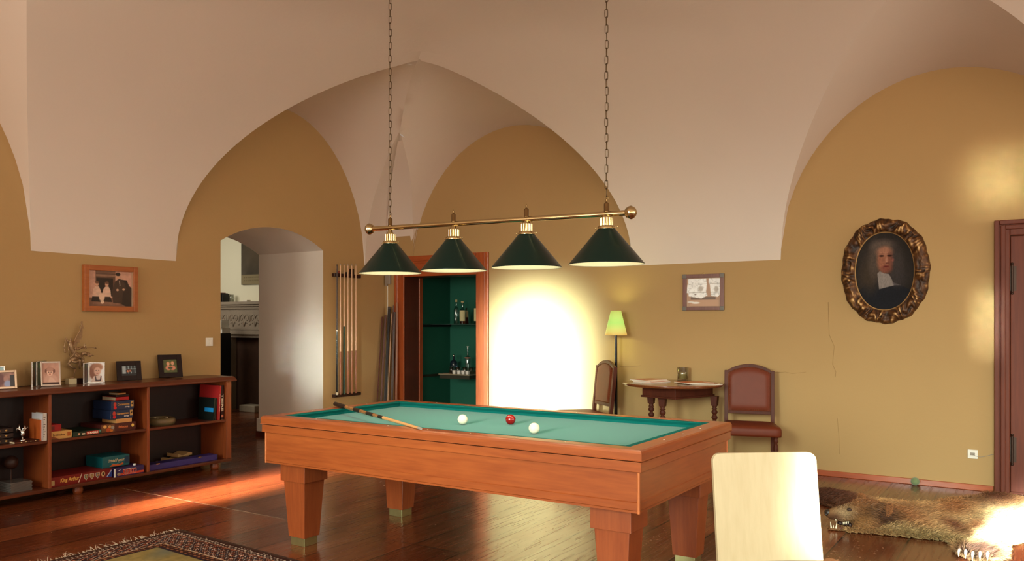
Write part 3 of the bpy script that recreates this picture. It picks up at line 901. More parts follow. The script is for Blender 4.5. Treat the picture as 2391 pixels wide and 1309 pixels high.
for (x, y) in ((TX0+0.1357+FW/2, TY0+0.1343+FW/2), (TX0+0.1357+0.9892+FW/2, TY0+0.1343+FW/2), (TX0+0.1357+FW/2, TY0+0.1343+2.1128+FW/2), (TX0+0.1357+0.9892+FW/2, TY0+0.1343+2.1128+FW/2)):
    mb = MB()
    mb.rbox(x, y, 0.0533, 0.405, 0.136, 0.178); mb.rbox(x, y, 0.405, AZ+0.032, 0.208, 0.208)
    lg = mb.build('leg', M['cherry_z'], tb, bevel=0.002)
    mb = MB(); mb.rbox(x, y, 0.0, 0.0533, FW, FW)
    mb.build('foot', M['footbrass'], lg, bevel=0.002)

# balls
def ball(x, y, m, label):
    mb = MB(); mb.sphere((x, y, BED+0.0312), 0.0308, 40)
    o = mb.build('billiard_ball', m); tag(o, label, 'billiard ball', 'billiard balls on the green cloth')
ball(4.286, 2.856, M['ivory'], 'ivory white billiard ball lying left of the red ball on the green cloth')
ball(4.455, 2.62, M['redball'], 'dark red billiard ball between the two white balls on the green cloth')
ball(4.165, 2.298, M['ivory'], 'ivory white billiard ball lying right of the red ball on the green cloth')

# cue lying across the left corner of the table
a = Vector((4.405, 3.998, TZ+0.0152)); b = Vector((3.70, 2.735, TZ+0.0075))
d = (b-a).normalized(); Lc = (b-a).length
cue = thing('billiard_cue', 'brown billiard cue lying diagonally across the near left corner of the table', 'billiard cue', tuple((a+b)/2))
def seg(t0, t1, r0, r1, name, m):
    mb = MB(); mb.cyl(a+d*Lc*t0, a+d*Lc*t1, r0, r1, 16); return mb.build(name, m, cue)
M['cue_butt'] = mat('cue_butt', (36, 22, 15), 0.5)
M['cue_inlay'] = wood('cue_inlay', (70, 30, 10), (206, 140, 82), 'x', 0.25, 0.5, 3.0)
M['cue_maple'] = mat('cue_maple', (206, 150, 96), 0.3, var=0.15, scale=6, coat=0.3)
seg(0, 0.16, 0.0150, 0.0138, 'grip', M['cue_butt'])
seg(0.16, 0.62, 0.0138, 0.0100, 'forearm', M['cue_inlay'])
for t0, t1 in ((0.27, 0.35), (0.43, 0.51), (0.57, 0.62)):
    rr_ = 0.0138-(0.0038)*(t0-0.16)/0.46+0.0003
    seg(t0, t1, rr_, rr_-0.0003, 'dark_splice', M['cue_butt'])
seg(0.62, 0.975, 0.0100, 0.0072, 'shaft', M['cue_maple'])
seg(0.975, 1.0, 0.0074, 0.0072, 'ferrule', M['grey'])

# ------------------------------------------------------------------ billiard lamp
LX = 4.378; LYS = [3.489, 2.985, 2.467, 1.962]
lamp = thing('billiard_lamp', 'brass bar lamp with four dark green cone shades hanging over the billiard table', 'hanging lamp', (LX, 2.73, 2.0))
def barz(y): return 2.006+(y-2.73)*0.015
mb = MB(); mb.cyl((LX, 1.84, barz(1.84)), (LX, 3.645, barz(3.645)), 0.0155, n=24)
mb.build('bar', M['brass'], lamp)
for y, s in ((1.845, -1), (3.64, 1)):
    mb = MB()
    mb.lathe((LX, y, barz(y)), [(0.018, -0.004), (0.026, 0.0), (0.030, 0.006), (0.030, 0.012), (0.034, 0.015), (0.037, 0.024), (0.037, 0.030), (0.033, 0.034), (0.030, 0.042), (0.022, 0.050), (0.010, 0.056), (0.0, 0.057)], 28, axis=(0, s, 0))
    mb.build('end_knob', M['brass'], lamp)
for i, y in enumerate(LYS):
    z = barz(y); zr = 1.708+0.004*i/3
    zr = 1.7165
    sp = MB()
    sp.lathe((LX, y, 0), [(0.206, zr), (0.207, zr+0.003), (0.204, zr+0.006), (0.047, zr+0.196), (0.043, zr+0.199)], 64, cap=False)
    sh = sp.build('lamp_shade', M['shade_out'], lamp, fix=False)
    mb = MB(); mb.lathe((LX, y, 0), [(0.041, zr+0.196), (0.201, zr+0.004), (0.2045, zr+0.0002), (0.206, zr)], 64, cap=False)
    mb.build('shade_lining', M['shade_in'], sh, fix=False)
    mb = MB()                                             # brass gallery and ribbed socket cover
    mb.lathe((LX, y, zr+0.195), [(0.050, 0.0), (0.050, 0.010), (0.046, 0.014), (0.044, 0.018), (0.032, 0.020)], 32)
    for k in range(12):
        an = 2*PI*k/12
        mb.cyl((LX+0.031*math.cos(an), y+0.031*math.sin(an), zr+0.212), (LX+0.031*math.cos(an), y+0.031*math.sin(an), zr+0.256), 0.0065, n=8)
    mb.lathe((LX, y, zr+0.212), [(0.027, 0), (0.027, 0.045), (0.024, 0.052), (0.016, 0.062), (0.012, z-zr-0.212-0.01)], 24)
    mb.build('lamp_holder', M['brass'], sh)
    for sx in (-1, 1):
        m2 = MB(); m2.cyl((LX, y+sx*0.048, zr+0.203), (LX, y+sx*0.066, zr+0.203), 0.0025, n=6); m2.sphere((LX, y+sx*0.066, zr+0.203), 0.0045, 8)
        m2.build('clamp_screw', M['brass'], sh)
    mb = MB(); mb.sphere((LX, y, zr+0.085), 0.032, 16, sq=(1, 1, 1.25)); mb.cyl((LX, y, zr+0.11), (LX, y, zr+0.19), 0.014, n=12)
    bl = mb.build('bulb', M['bulb'], sh)
    l = bpy.data.lights.new('bulb_light', 'SPOT'); l.energy = 14; l.color = (1.0, 0.86, 0.66); l.spot_size = math.radians(110); l.spot_blend = 0.4; l.shadow_soft_size = 0.05
    lo = bpy.data.objects.new('bulb_light', l); COL.objects.link(lo); lo.location = (LX, y, zr+0.035)
    mb = MB()
    mb.lathe((LX, y, z+0.012), [(0.0150, 0), (0.0155, 0.004), (0.0145, 0.005), (0.0145, 0.044), (0.010, 0.050), (0.0045, 0.054), (0.0045, 0.062), (0.006, 0.064), (0.002, 0.072), (0.0, 0.080)], 24)
    mb.build('finial', M['antique'], lamp)
def chain(y):
    z0 = barz(y)+0.078
    mb = MB(); mb.tube([(LX, y+0.0105*math.cos(a_*PI/8), z0+0.011+0.0125*math.sin(a_*PI/8)) for a_ in range(16)], 0.0016, 6, closed=True)
    mb.build('hanging_ring', M['antique'], lamp)
    zt = float(ceil_z(np.array(LX), np.array(y)))-0.01
    mb = MB(); z = z0+0.020; k = 0; pitch = 0.0430
    while z+pitch < zt-0.02:
        h, w = 0.0485/2, 0.0085; pts = []
        ang = PI/2*(k % 2)+0.25*math.sin(k*1.7)+0.35
        for a_ in range(16):
            t = 2*PI*a_/16
            u = w*math.cos(t); zz = (h-w)*(1 if math.sin(t) > 0 else -1)+w*math.sin(t)
            if abs(math.sin(t)) < 0.01: zz = 0
            pts.append((LX+u*math.cos(ang), y+u*math.sin(ang)+0.0015*math.sin(k*0.9), z+pitch/2+zz))
        mb.tube(pts, 0.0021, 6, closed=True); z += pitch; k += 1
    mb.build('chain', M['chain'], lamp)
    mb = MB(); mb.lathe((LX, y, zt-0.022), [(0.004, -0.02), (0.006, 0), (0.03, 0.004), (0.034, 0.014), (0.034, 0.03)], 20)
    mb.build('ceiling_cup', M['antique'], lamp)
chain(LYS[0]); chain(LYS[3])

# ------------------------------------------------------------------ low bookcase
BZ = 0.875; BY = 6.345; BB = 6.735
case = thing('bookcase', 'long low reddish brown open bookcase against the ochre wall', 'bookcase', (3.65, 6.55, 0))
mb = MB()
prof = [(0.0, 0.0), (0.030, 0.0), (0.034, 0.006), (0.030, 0.018), (0.018, 0.036), (0.010, 0.045), (0.0, 0.045)]
x0, x1 = 1.84, 5.52
mb.box(x0, BY+0.001, BZ-0.045, x1, BB, BZ)
vs = [(0, 0)]
P = [(x0, BY), (x1, BY), (x1, BB)]
pr_ = [(s, h+BZ-0.045) for s, h in prof]
mb.sweep([(p[0], p[1], 0) for p in P], pr_)
mb.build('top', M['case_x'], case)
mb = MB(); mb.box(x0, BY, 0.062, x1, BB, 0.088); mb.build('base_board', M['case_x'], case, bevel=0.003)
mb = MB(); mb.box(x0, BB-0.008, 0.088, x1, BB, BZ-0.045); mb.build('back_panel', M['case_back'], case)
div = [1.84, 2.77, 3.680, 4.585, 5.48]
for i, x in enumerate(div):
    w = 0.024 if i < 4 else 0.04
    mb = MB(); mb.box(x-w/2, BY+0.004, 0.088, x+w/2 if i < 4 else x1-0.002, BB-0.008, BZ-0.045)
    mb.build('side_panel' if i in (0, 4) else 'divider', M['case_z'], case, bevel=0.0025)
for i in range(4):
    a_, b_ = div[i]+0.012, div[i+1]-(0.012 if i < 3 else 0.02)
    mb = MB(); mb.box(a_, BY+0.018, 0.444, b_, BB-0.008, 0.466); mb.build('shelf', M['case_x'], case, bevel=0.002)
for x in (2.3, 3.95, 5.36):
    for y in (BY+0.06, BB-0.07):
        mb = MB(); mb.lathe((x, y, 0), [(0.032, 0), (0.040, 0.012), (0.042, 0.03), (0.036, 0.05), (0.040, 0.062)], 20)
        mb.build('foot', M['case_z'], case)
SH1, SH0 = 0.466, 0.088     # surfaces of the middle shelf and of the base board
# ------------------------------------------------------------------ games and books in the bookcase
MC = {}
def cm_(rgb, rough=0.45):
    k = (rgb, rough)
    if k not in MC: MC[k] = mat('card_%d_%d_%d' % rgb, rgb, rough, var=0.06, scale=25)
    return MC[k]
def game_box(label, x0, x1, z0, h, col, y0=BY+0.03, dep=0.28, yaw=0.0, group='board games in the bookcase', lid=None):
    """box with a lid; returns the thing and its front frame"""
    cx = (x0+x1)/2; w = x1-x0; cy = y0+dep/2
    t = thing('game_box', label, 'board game', (cx, cy, z0), yaw, group)
    mb = MB(); mb.box(-w/2+0.002, -dep/2+0.002, 0, w/2-0.002, dep/2-0.002, h*0.35); mb.build('tray', cm_(col), t, local=True, bevel=0.001)
    mb = MB(); mb.box(-w/2, -dep/2, h*0.12, w/2, dep/2, h); mb.build('lid', cm_(lid or col), t, local=True, bevel=0.0015)
    return t, w, dep, h
def front_text(t, dep, s, x, z, size, col, fit=None, bold=0.0, shear=0.0, extr=0.0004):
    return lettering('lettering', s, size, cm_(col), (x, -dep/2-0.0002, z), (1, 0, 0), (0, 0, 1), t, shear, extr, bold, fit, local=True)
def front_patch(t, dep, poly, col, name='printed_patch', e=0.0006):
    mb = MB(); mb.prism([(p[0], p[1]) for p in poly], (0, -dep/2, 0), (1, 0, 0), (0, 0, 1), (0, -1, 0), e)
    return mb.build(name, cm_(col), t, local=True)
def rc(x0, z0, x1, z1): return [(x0, z0), (x1, z0), (x1, z1), (x0, z1)]
def disc(x, z, rx, rz, n=18): return [(x+rx*math.cos(2*PI*i/n), z+rz*math.sin(2*PI*i/n)) for i in range(n)]

# bottom middle bay
t, w, dp, h = game_box('long flat red game box with gold title and shields, on the base board', 3.697, 4.245, SH0, 0.076, (120, 22, 18), dep=0.30)
front_text(t, dp, 'King Arthur', -0.19, 0.018, 0.045, (226, 176, 84), fit=0.165, bold=0.0006, shear=0.15)
front_patch(t, dp, rc(-w/2+0.003, 0.012, -w/2+0.035, 0.052), (190, 160, 110))
for k, c in enumerate(((96, 104, 96), (150, 110, 90), (70, 74, 100))):
    x = 0.035+k*0.052
    front_patch(t, dp, [(x-0.019, 0.062), (x+0.019, 0.062), (x+0.019, 0.036), (x, 0.012), (x-0.019, 0.036)], (206, 190, 160))
    front_patch(t, dp, [(x-0.014, 0.058), (x+0.014, 0.058), (x+0.014, 0.037), (x, 0.019), (x-0.014, 0.037)], c, e=0.0012)
    front_patch(t, dp, [(x-0.009, 0.05), (x+0.003, 0.054), (x+0.009, 0.04), (x-0.002, 0.028)], (176, 140, 80), e=0.0016)
front_patch(t, dp, disc(0.190, 0.042, 0.018, 0.022), (196, 168, 120)); front_patch(t, dp, disc(0.191, 0.043, 0.010, 0.013), (50, 26, 18), e=0.0012)
front_patch(t, dp, [(w/2-0.062, 0.01), (w/2-0.001, 0.01), (w/2-0.001, 0.072)], (40, 66, 142))
front_patch(t, dp, [(w/2-0.052, 0.014), (w/2-0.044, 0.014), (w/2-0.006, 0.060), (w/2-0.010, 0.066)], (196, 200, 210), e=0.0012)
front_patch(t, dp, [(-0.035, 0.006), (-0.028, 0.006), (-0.002, 0.072), (-0.006, 0.074)], (230, 214, 190), e=0.0012)
t, w, dp, h = game_box('flat blue and red game box with big red capitals, right of the long one', 4.258, 4.545, SH0, 0.068, (58, 42, 92), dep=0.27, y0=BY+0.012)
front_patch(t, dp, rc(-w/2+0.03, 0.0085, w/2-0.001, 0.026), (206, 70, 44))
front_text(t, dp, 'RISIKO', -0.065, 0.012, 0.058, (226, 200, 180), fit=0.135, bold=0.003)
front_text(t, dp, 'RISIKO', -0.063, 0.015, 0.052, (190, 34, 30), fit=0.131, bold=0.0008, extr=0.0012)
front_patch(t, dp, disc(-0.105, 0.022, 0.016, 0.012), (150, 140, 110), e=0.0012); front_patch(t, dp, [(-0.118, 0.05), (-0.085, 0.06), (-0.10, 0.048)], (210, 210, 220), e=0.0012)
mb = MB(); mb.box(4.252, BY+0.006, SH0, 4.262, BY+0.012, SH0+0.07); o = mb.build('card_strip', M['white']); tag(o, 'small white upright strip at the left front corner of the blue and red game box', 'strip')
mb = MB(); mb.lathe((4.485, BY+0.06, SH0+0.068), [(0.011, 0), (0.013, 0.004), (0.012, 0.012), (0.006, 0.015), (0, 0.0155)], 14)
tag(mb.build('game_piece', M['white']), 'small white round piece lying on the blue and red game box', 'game piece')
t, w, dp, h = game_box('teal game box with curved title, standing on the long red and the blue box', 4.19, 4.452, SH0+0.076, 0.092, (12, 92, 100), y0=BY+0.085, dep=0.24)
front_text(t, dp, 'Trivial Pursuit', -0.075, 0.042, 0.034, (216, 190, 150), fit=0.155, bold=0.0006, shear=0.25)
front_patch(t, dp, [(-0.065, 0.006), (-0.03, 0.026), (0.03, 0.018), (0.068, 0.03), (0.07, 0.012), (0.02, 0.004)], (206, 92, 30))
front_patch(t, dp, [(-0.05, 0.034), (0.0, 0.024), (0.06, 0.042), (0.05, 0.036), (0.0, 0.018), (-0.05, 0.028)], (90, 140, 146), e=0.0012)
front_patch(t, dp, rc(0.082, 0.02, 0.127, 0.076), (14, 58, 84))
# middle shelf, centre bay
t, w, dp, h = game_box('tan game box with dark title at the left end of the middle shelf', 3.697, 3.880, SH1, 0.062, (206, 160, 90), dep=0.24)
front_text(t, dp, 'Entdecker', -0.07, 0.024, 0.026, (96, 58, 30), fit=0.105, bold=0.0003)
front_patch(t, dp, rc(0.052, 0.016, 0.08, 0.048), (176, 92, 40)); front_patch(t, dp, [(-w/2+0.002, 0.002), (-0.02, 0.002), (-0.06, 0.018), (-w/2+0.002, 0.026)], (130, 70, 34))
t, w, dp, h = game_box('small red box on top of the tan game box', 3.697, 3.792, SH1+0.062, 0.055, (150, 20, 22), dep=0.2, y0=BY+0.035)
front_patch(t, dp, rc(-0.04, 0.012, -0.01, 0.042), (96, 18, 14))
t, w, dp, h = game_box('low dark green word game box with red title strip on the middle shelf', 3.890, 4.146, SH1, 0.040, (16, 40, 26), dep=0.3, y0=BY+0.028)
front_patch(t, dp, rc(-0.01, 0.008, 0.10, 0.034), (190, 44, 34)); front_text(t, dp, 'SCRABBLE', -0.004, 0.0125, 0.022, (240, 224, 200), fit=0.098, bold=0.0008, extr=0.0009)
front_patch(t, dp, rc(-0.085, 0.010, -0.068, 0.028), (190, 150, 120)); front_patch(t, dp, rc(-0.05, 0.012, -0.022, 0.024), (206, 190, 160)); front_patch(t, dp, rc(w/2-0.028, 0.016, w/2-0.006, 0.036), (90, 150, 140))
front_patch(t, dp, rc(0.105, 0.02, 0.122, 0.023), (170, 170, 140))
t, w, dp, h = game_box('dark brown game box with painted scene, lowest of the stack on the middle shelf', 4.150, 4.485, SH1, 0.072, (74, 26, 22), dep=0.30, y0=BY+0.045)
front_patch(t, dp, rc(-w/2+0.004, 0.006, -0.04, 0.068), (110, 70, 40))
for (x, z, r_, c) in ((-0.13, 0.052, 0.016, (226, 170, 96)), (-0.085, 0.05, 0.014, (214, 150, 80)), (-0.10, 0.022, 0.02, (176, 76, 34)), (-0.06, 0.04, 0.018, (150, 140, 130)), (-0.07, 0.018, 0.016, (206, 116, 40))):
    front_patch(t, dp, disc(x, z, r_, r_*0.85), c, e=0.0012)
front_text(t, dp, 'Princes', 0.0, 0.028, 0.03, (206, 116, 66), fit=0.09, bold=0.0006)
front_patch(t, dp, disc(0.137, 0.042, 0.013, 0.014), (226, 196, 96))
mb = MB(); mb.box(4.30, BY+0.05, SH1+0.072, 4.45, BY+0.26, SH1+0.106)
o = mb.build('game_box', cm_((206, 150, 90)), bevel=0.001); tag(o, 'plain tan box between the brown box and the blue game boxes in the stack', 'board game', 'board games in the bookcase')
for k, lab in ((0, 'lower of the two dark blue game boxes in the stack on the middle shelf'), (1, 'upper of the two dark blue game boxes in the stack, under the red book')):
    x0 = 4.243+0.008*k
    t, w, dp, h = game_box(lab, x0, x0+0.222, SH1+0.106+0.077*k, 0.076, (28, 42, 74), dep=0.26, y0=BY+0.052)
    front_patch(t, dp, disc(-0.075, 0.048, 0.014, 0.02), (190, 60, 44)); front_patch(t, dp, disc(-0.073, 0.02, 0.014, 0.014), (206, 30, 34))
    front_text(t, dp, 'Carcassonne', -0.05, 0.036, 0.026, (196, 140, 70), fit=0.115, bold=0.0008)
    front_text(t, dp, 'FFB', 0.022, 0.014, 0.016, (216, 206, 196), fit=0.045, bold=0.0004)
    front_patch(t, dp, rc(0.078, 0.02, 0.105, 0.068), (196, 150, 84)); front_patch(t, dp, [(0.083, 0.045), (0.10, 0.058), (0.101, 0.044), (0.09, 0.036)], (40, 20, 12), e=0.0012)
def book(label, x0, x1, y0, dep, z0, h, col, group=None, rz=0.0, tilt=0.0, name='book', page=True, lying=False):
    """book with cover and page block; lying: spine to the front, h = thickness"""
    cx, cy = (x0+x1)/2, y0+dep/2; w = x1-x0
    t = thing(name, label, 'book', (cx, cy, z0), rz, group); t.rotation_euler = (0, tilt, rz)
    mb = MB()
    if lying:
        mb.box(-w/2, -dep/2, 0, w/2, dep/2, 0.0025); mb.box(-w/2, -dep/2, h-0.0025, w/2, dep/2, h); mb.box(-w/2, -dep/2, 0, w/2, -dep/2+0.0025, h)
        mb.build('cover', cm_(col), t, local=True)
        mb = MB(); mb.box(-w/2+0.003, -dep/2+0.0025, 0.0025, w/2-0.003, dep/2-0.003, h-0.0025); mb.build('pages', M['pages'], t, local=True)
    else:
        c_ = 0.0025
        mb.box(-w/2, -dep/2, 0, -w/2+c_, dep/2, h); mb.box(w/2-c_, -dep/2, 0, w/2, dep/2, h); mb.box(-w/2, -dep/2, 0, w/2, -dep/2+c_, h)
        mb.build('cover', cm_(col), t, local=True)
        mb = MB(); mb.box(-w/2+c_, -dep/2+c_, 0.003, w/2-c_, dep/2-0.003, h-0.003); mb.build('pages', M['pages'], t, local=True)
    return t, w, dep
book('red book lying on the blue game boxes at the top of the stack', 4.305, 4.435, BY+0.07, 0.20, SH1+0.260, 0.031, (176, 28, 30), 'books in the bookcase', lying=True)
book('small tan book on the red book, topmost of the stack', 4.345, 4.425, BY+0.10, 0.13, SH1+0.306, 0.017, (196, 128, 70), 'books in the bookcase', lying=True)
mb = MB(); mb.box(4.32, BY+0.09, SH1+0.291, 4.45, BY+0.26, SH1+0.306); o = mb.build('book', cm_((40, 18, 14)), bevel=0.001); tag(o, 'thin dark booklet between the red and the small tan book', 'book', 'books in the bookcase')
# right bay, middle shelf: tall books and an old ashtray-like tin
t, w, d_ = book('dark brown tall book with big pale capitals on its spine, beside the right end panel', 5.412, 5.446, BY+0.03, 0.27, SH1, 0.325, (44, 16, 14), 'tall books in the bookcase')
lettering('lettering', 'TIERE', 0.030, cm_((226, 206, 176)), (-0.011, -d_/2-0.0004, 0.245), (0, 0, -1), (1, 0, 0), t, fit=0.165, bold=0.0008, local=True)
front_patch(t, d_, rc(-0.012, 0.022, 0.012, 0.046), (214, 120, 84))
t, w, d_ = book('slim tall red book leaning on the dark brown one', 5.368, 5.392, BY+0.022, 0.285, SH1+0.0007, 0.325, (176, 40, 40), 'tall books in the bookcase', tilt=math.radians(3.6))
lettering('lettering', 'DIE SCHÖNSTEN GÄRTEN', 0.012, cm_((236, 196, 180)), (-0.0055, -d_/2-0.0004, 0.245), (0, 0, -1), (1, 0, 0), t, fit=0.17, local=True)
t, w, d_ = book('black book between the slim red book and the one with the blue patch', 5.335, 5.352, BY+0.03, 0.24, SH1, 0.205, (14, 22, 24), 'tall books in the bookcase', tilt=math.radians(3.6))
t, w, d_ = book('green-black book with a bright blue cover patch, leftmost of the tall books', 5.318, 5.333, BY+0.03, 0.22, SH1, 0.212, (16, 26, 24), 'tall books in the bookcase', tilt=math.radians(3.6))
mb = MB(); mb.box(-w/2-0.0006, -d_/2+0.004, 0.078, -w/2, -d_/2+0.13, 0.116); mb.build('cover_patch', mat('cover_blue', (30, 150, 226), 0.4), t, local=True)
bt = thing('round_tin', 'flat round olive tin with small glass pots, on the middle shelf of the right bay', 'tin', (4.84, BY+0.18, SH1))
mb = MB(); mb.lathe((0, 0, 0), [(0.115, 0), (0.128, 0.01), (0.132, 0.03), (0.128, 0.055), (0.118, 0.064), (0.10, 0.066), (0.095, 0.058), (0.09, 0.03), (0, 0.03)], 40); mb.build('bowl', mat('olive_tin', (104, 90, 60), 0.45), bt, local=True)
mb = MB()
for (x, y) in ((-0.05, -0.02), (0.03, -0.05), (0.05, -0.02), (-0.03, 0.04)):
    mb.lathe((x, y, 0.03), [(0.014, 0), (0.016, 0.03), (0.012, 0.036)], 14)
mb.build('pots', mat('pot_glass', (190, 180, 150), 0.1, 0.4), bt, local=True)
# right bay, base board: long purple box with papers behind it
t = thing('storage_box', 'long flat dark blue box on the base board of the right bay', 'box', (4.99, BY+0.10, SH0))
mb = MB(); mb.box(-0.385, -0.06, 0, 0.385, 0.06, 0.052); mb.build('body', cm_((46, 34, 110)), t, local=True, bevel=0.003)
mb = MB(); mb.box(-0.30, -0.062, 0.045, -0.262, -0.03, 0.054); mb.box(0.16, -0.062, 0.045, 0.198, -0.03, 0.054); mb.build('clasps', M['nickel'], t, local=True)
mb = MB(); mb.box(0.386, -0.05, 0, 0.40, 0.06, 0.045); mb.build('end_cap', M['black'], t, local=True)
for k, (x, y, z, rz, wd, lab) in enumerate(((4.98, BY+0.275, SH0, 0.45, 0.24, 'rolled brown newspaper, lowest behind the long blue box'), (5.06, BY+0.26, SH0+0.024, 0.30, 0.24, 'folded newspaper lying aslant behind the long blue box'), (5.12, BY+0.27, SH0+0.052, 0.12, 0.18, 'loose yellowed sheets, topmost behind the long blue box'))):
    mb = MB(); a_ = wd/2
    n = 9; top = []; 
    for i in range(n):
        u = -a_+2*a_*i/(n-1); zz = 0.012+0.010*math.sin(i*0.9+k)+0.004*k
        top += [(u, -0.07, zz), (u, 0.07, zz+0.004)]
    base = [(p[0], p[1], 0.001) for p in top]
    N_ = len(top); f = [(2*i, 2*i+2, 2*i+3, 2*i+1) for i in range(n-1)]
    mb.add(top+base, f+[(N_+2*i, N_+2*i+1, N_+2*i+3, N_+2*i+2) for i in range(n-1)]+[(2*i, N_+2*i, N_+2*i+2, 2*i+2) for i in range(n-1)]+[(2*i+1, 2*i+3, N_+2*i+3, N_+2*i+1) for i in range(n-1)]+[(0, 1, N_+1, N_), (2*n-2, N_+2*n-2, N_+2*n-1, 2*n-1)])
    ca, sa = math.cos(rz), math.sin(rz)
    mb.v = [(x+p[0]*ca-p[1]*sa, y+p[0]*sa+p[1]*ca, z+p[2]) for p in mb.v]
    o = mb.build('newspaper', cm_((176, 146, 100), 0.8)); tag(o, lab, 'paper', 'papers behind the blue box')
# left bay, middle shelf
t, w, d_ = book('thick book with a silvery white jacket and marbled spine, beside the left divider', 3.628, 3.664, BY+0.02, 0.16, SH1+0.0, 0.215, (206, 196, 186), 'books on the left middle shelf')
mb = MB(); mb.box(-w/2-0.0010, -d_/2-0.001, 0, -w/2-0.0002, -d_/2+0.035, 0.214); mb.box(-w/2-0.0010, -d_/2+0.035, 0.17, -w/2-0.0002, d_/2-0.002, 0.214); mb.build('jacket', mat('foil', (240, 238, 246), 0.3, 0.3), t, local=True)
mb = MB()
for k in range(9): mb.box(-w/2+0.006, -d_/2-0.0012, 0.03+k*0.019, -w/2+0.012+0.01*((k*7) % 3)/2, -d_/2-0.0002, 0.036+k*0.019)
mb.build('spine_title', cm_((90, 70, 62)), t, local=True)
mb = MB(); mb.box(3.612, BY+0.035, SH1, 3.626, BY+0.185, SH1+0.165); o = mb.build('book', cm_((176, 84, 34)), bevel=0.001); tag(o, 'slim orange leather book left of the silvery white one', 'book', 'books on the left middle shelf')
t, w, d_ = book('brown book with gold dots lying flat under the silver bird', 3.405, 3.600, BY+0.022, 0.13, SH1, 0.017, (80, 34, 18), 'books on the left middle shelf', lying=True)
mb = MB()
for k in range(4): mb.sphere((-0.045+k*0.038, -d_/2-0.0005, 0.009), 0.006, 8)
mb.build('gold_dots', M['brass'], t, local=True)
# small silver bird with raised wings standing on it
bd = thing('bird_figurine', 'small silvery bird figurine with raised wings on the flat brown book', 'figurine', (3.495, BY+0.075, SH1+0.017))
mb = MB()
mb.sphere((0, 0, 0.052), 0.017, 12, sq=(0.9, 0.9, 1.9)); mb.sphere((0.0, -0.012, 0.088), 0.010, 10); mb.cyl((0, -0.02, 0.088), (0, -0.031, 0.084), 0.003, 0.0005, 6)
mb.lathe((0, 0, 0), [(0.022, 0), (0.022, 0.004), (0.008, 0.008), (0.005, 0.02)], 16)
mb.build('body', M['silver'], bd, local=True)
for s in (-1, 1):
    mb = MB()
    for k in range(5):
        a_ = 0.25+0.16*k
        mb.tube([(s*0.008, 0, 0.055+0.004*k), (s*(0.018+0.006*k), 0.004, 0.085+0.003*k), (s*(0.022+0.004*k)*1.1, 0.008, 0.128-0.016*k)], [0.004, 0.006, 0.0015], 6)
    mb.build('wing', M['silver'], bd, local=True)
for k in range(3):
    t, w, d_ = book(('lowest', 'middle', 'uppermost')[k]+' of the three dark gilt books lying at the left edge', 3.12, 3.435, BY+0.10, 0.2, SH1+0.041*k, 0.040, (40, 22, 16), 'gilt books lying on the left middle shelf', lying=True)
    mb = MB()
    for j in range(5): mb.sphere((-0.115+j*0.055, -d_/2, 0.021), 0.008, 8, sq=(1.2, 0.25, 0.9))
    mb.build('gilt_ornament', cm_((196, 150, 84)), t, local=True)
# left bay, base board: pile of plates / cases and a dark globe
for k in range(9):
    mb = MB(); x = 3.40+0.004*math.sin(k*2.1)
    mb.box(x, BY+0.07, SH0+k*0.0085, x+0.17, BY+0.24, SH0+k*0.0085+0.0078)
    o = mb.build('disc_case', M['discgrey'] if 'discgrey' in M else M.setdefault('discgrey', mat('disc_case', (96, 90, 86), 0.2, coat=0.3)), bevel=0.001)
    pos = ('lowest', 'second', 'third', 'fourth', 'fifth', 'sixth', 'seventh', 'eighth', 'topmost')[k]
    tag(o, ('%s of the thin grey cases piled in the left lower bay' % pos) if k in (0, 8) else ('%s from below of the thin grey cases piled in the left lower bay' % pos), 'case', 'thin cases in the left lower bay')
mb = MB(); mb.sphere((3.50, 6.60, SH0+0.205), 0.055, 20); mb.lathe((3.50, 6.60, SH0), [(0.04, 0), (0.04, 0.008), (0.008, 0.014), (0.006, 0.15)], 16)
tag(mb.build('globe', mat('dark_globe', (56, 30, 20), 0.5)), 'dim dark brown ball on a stand in the left lower bay', 'globe')
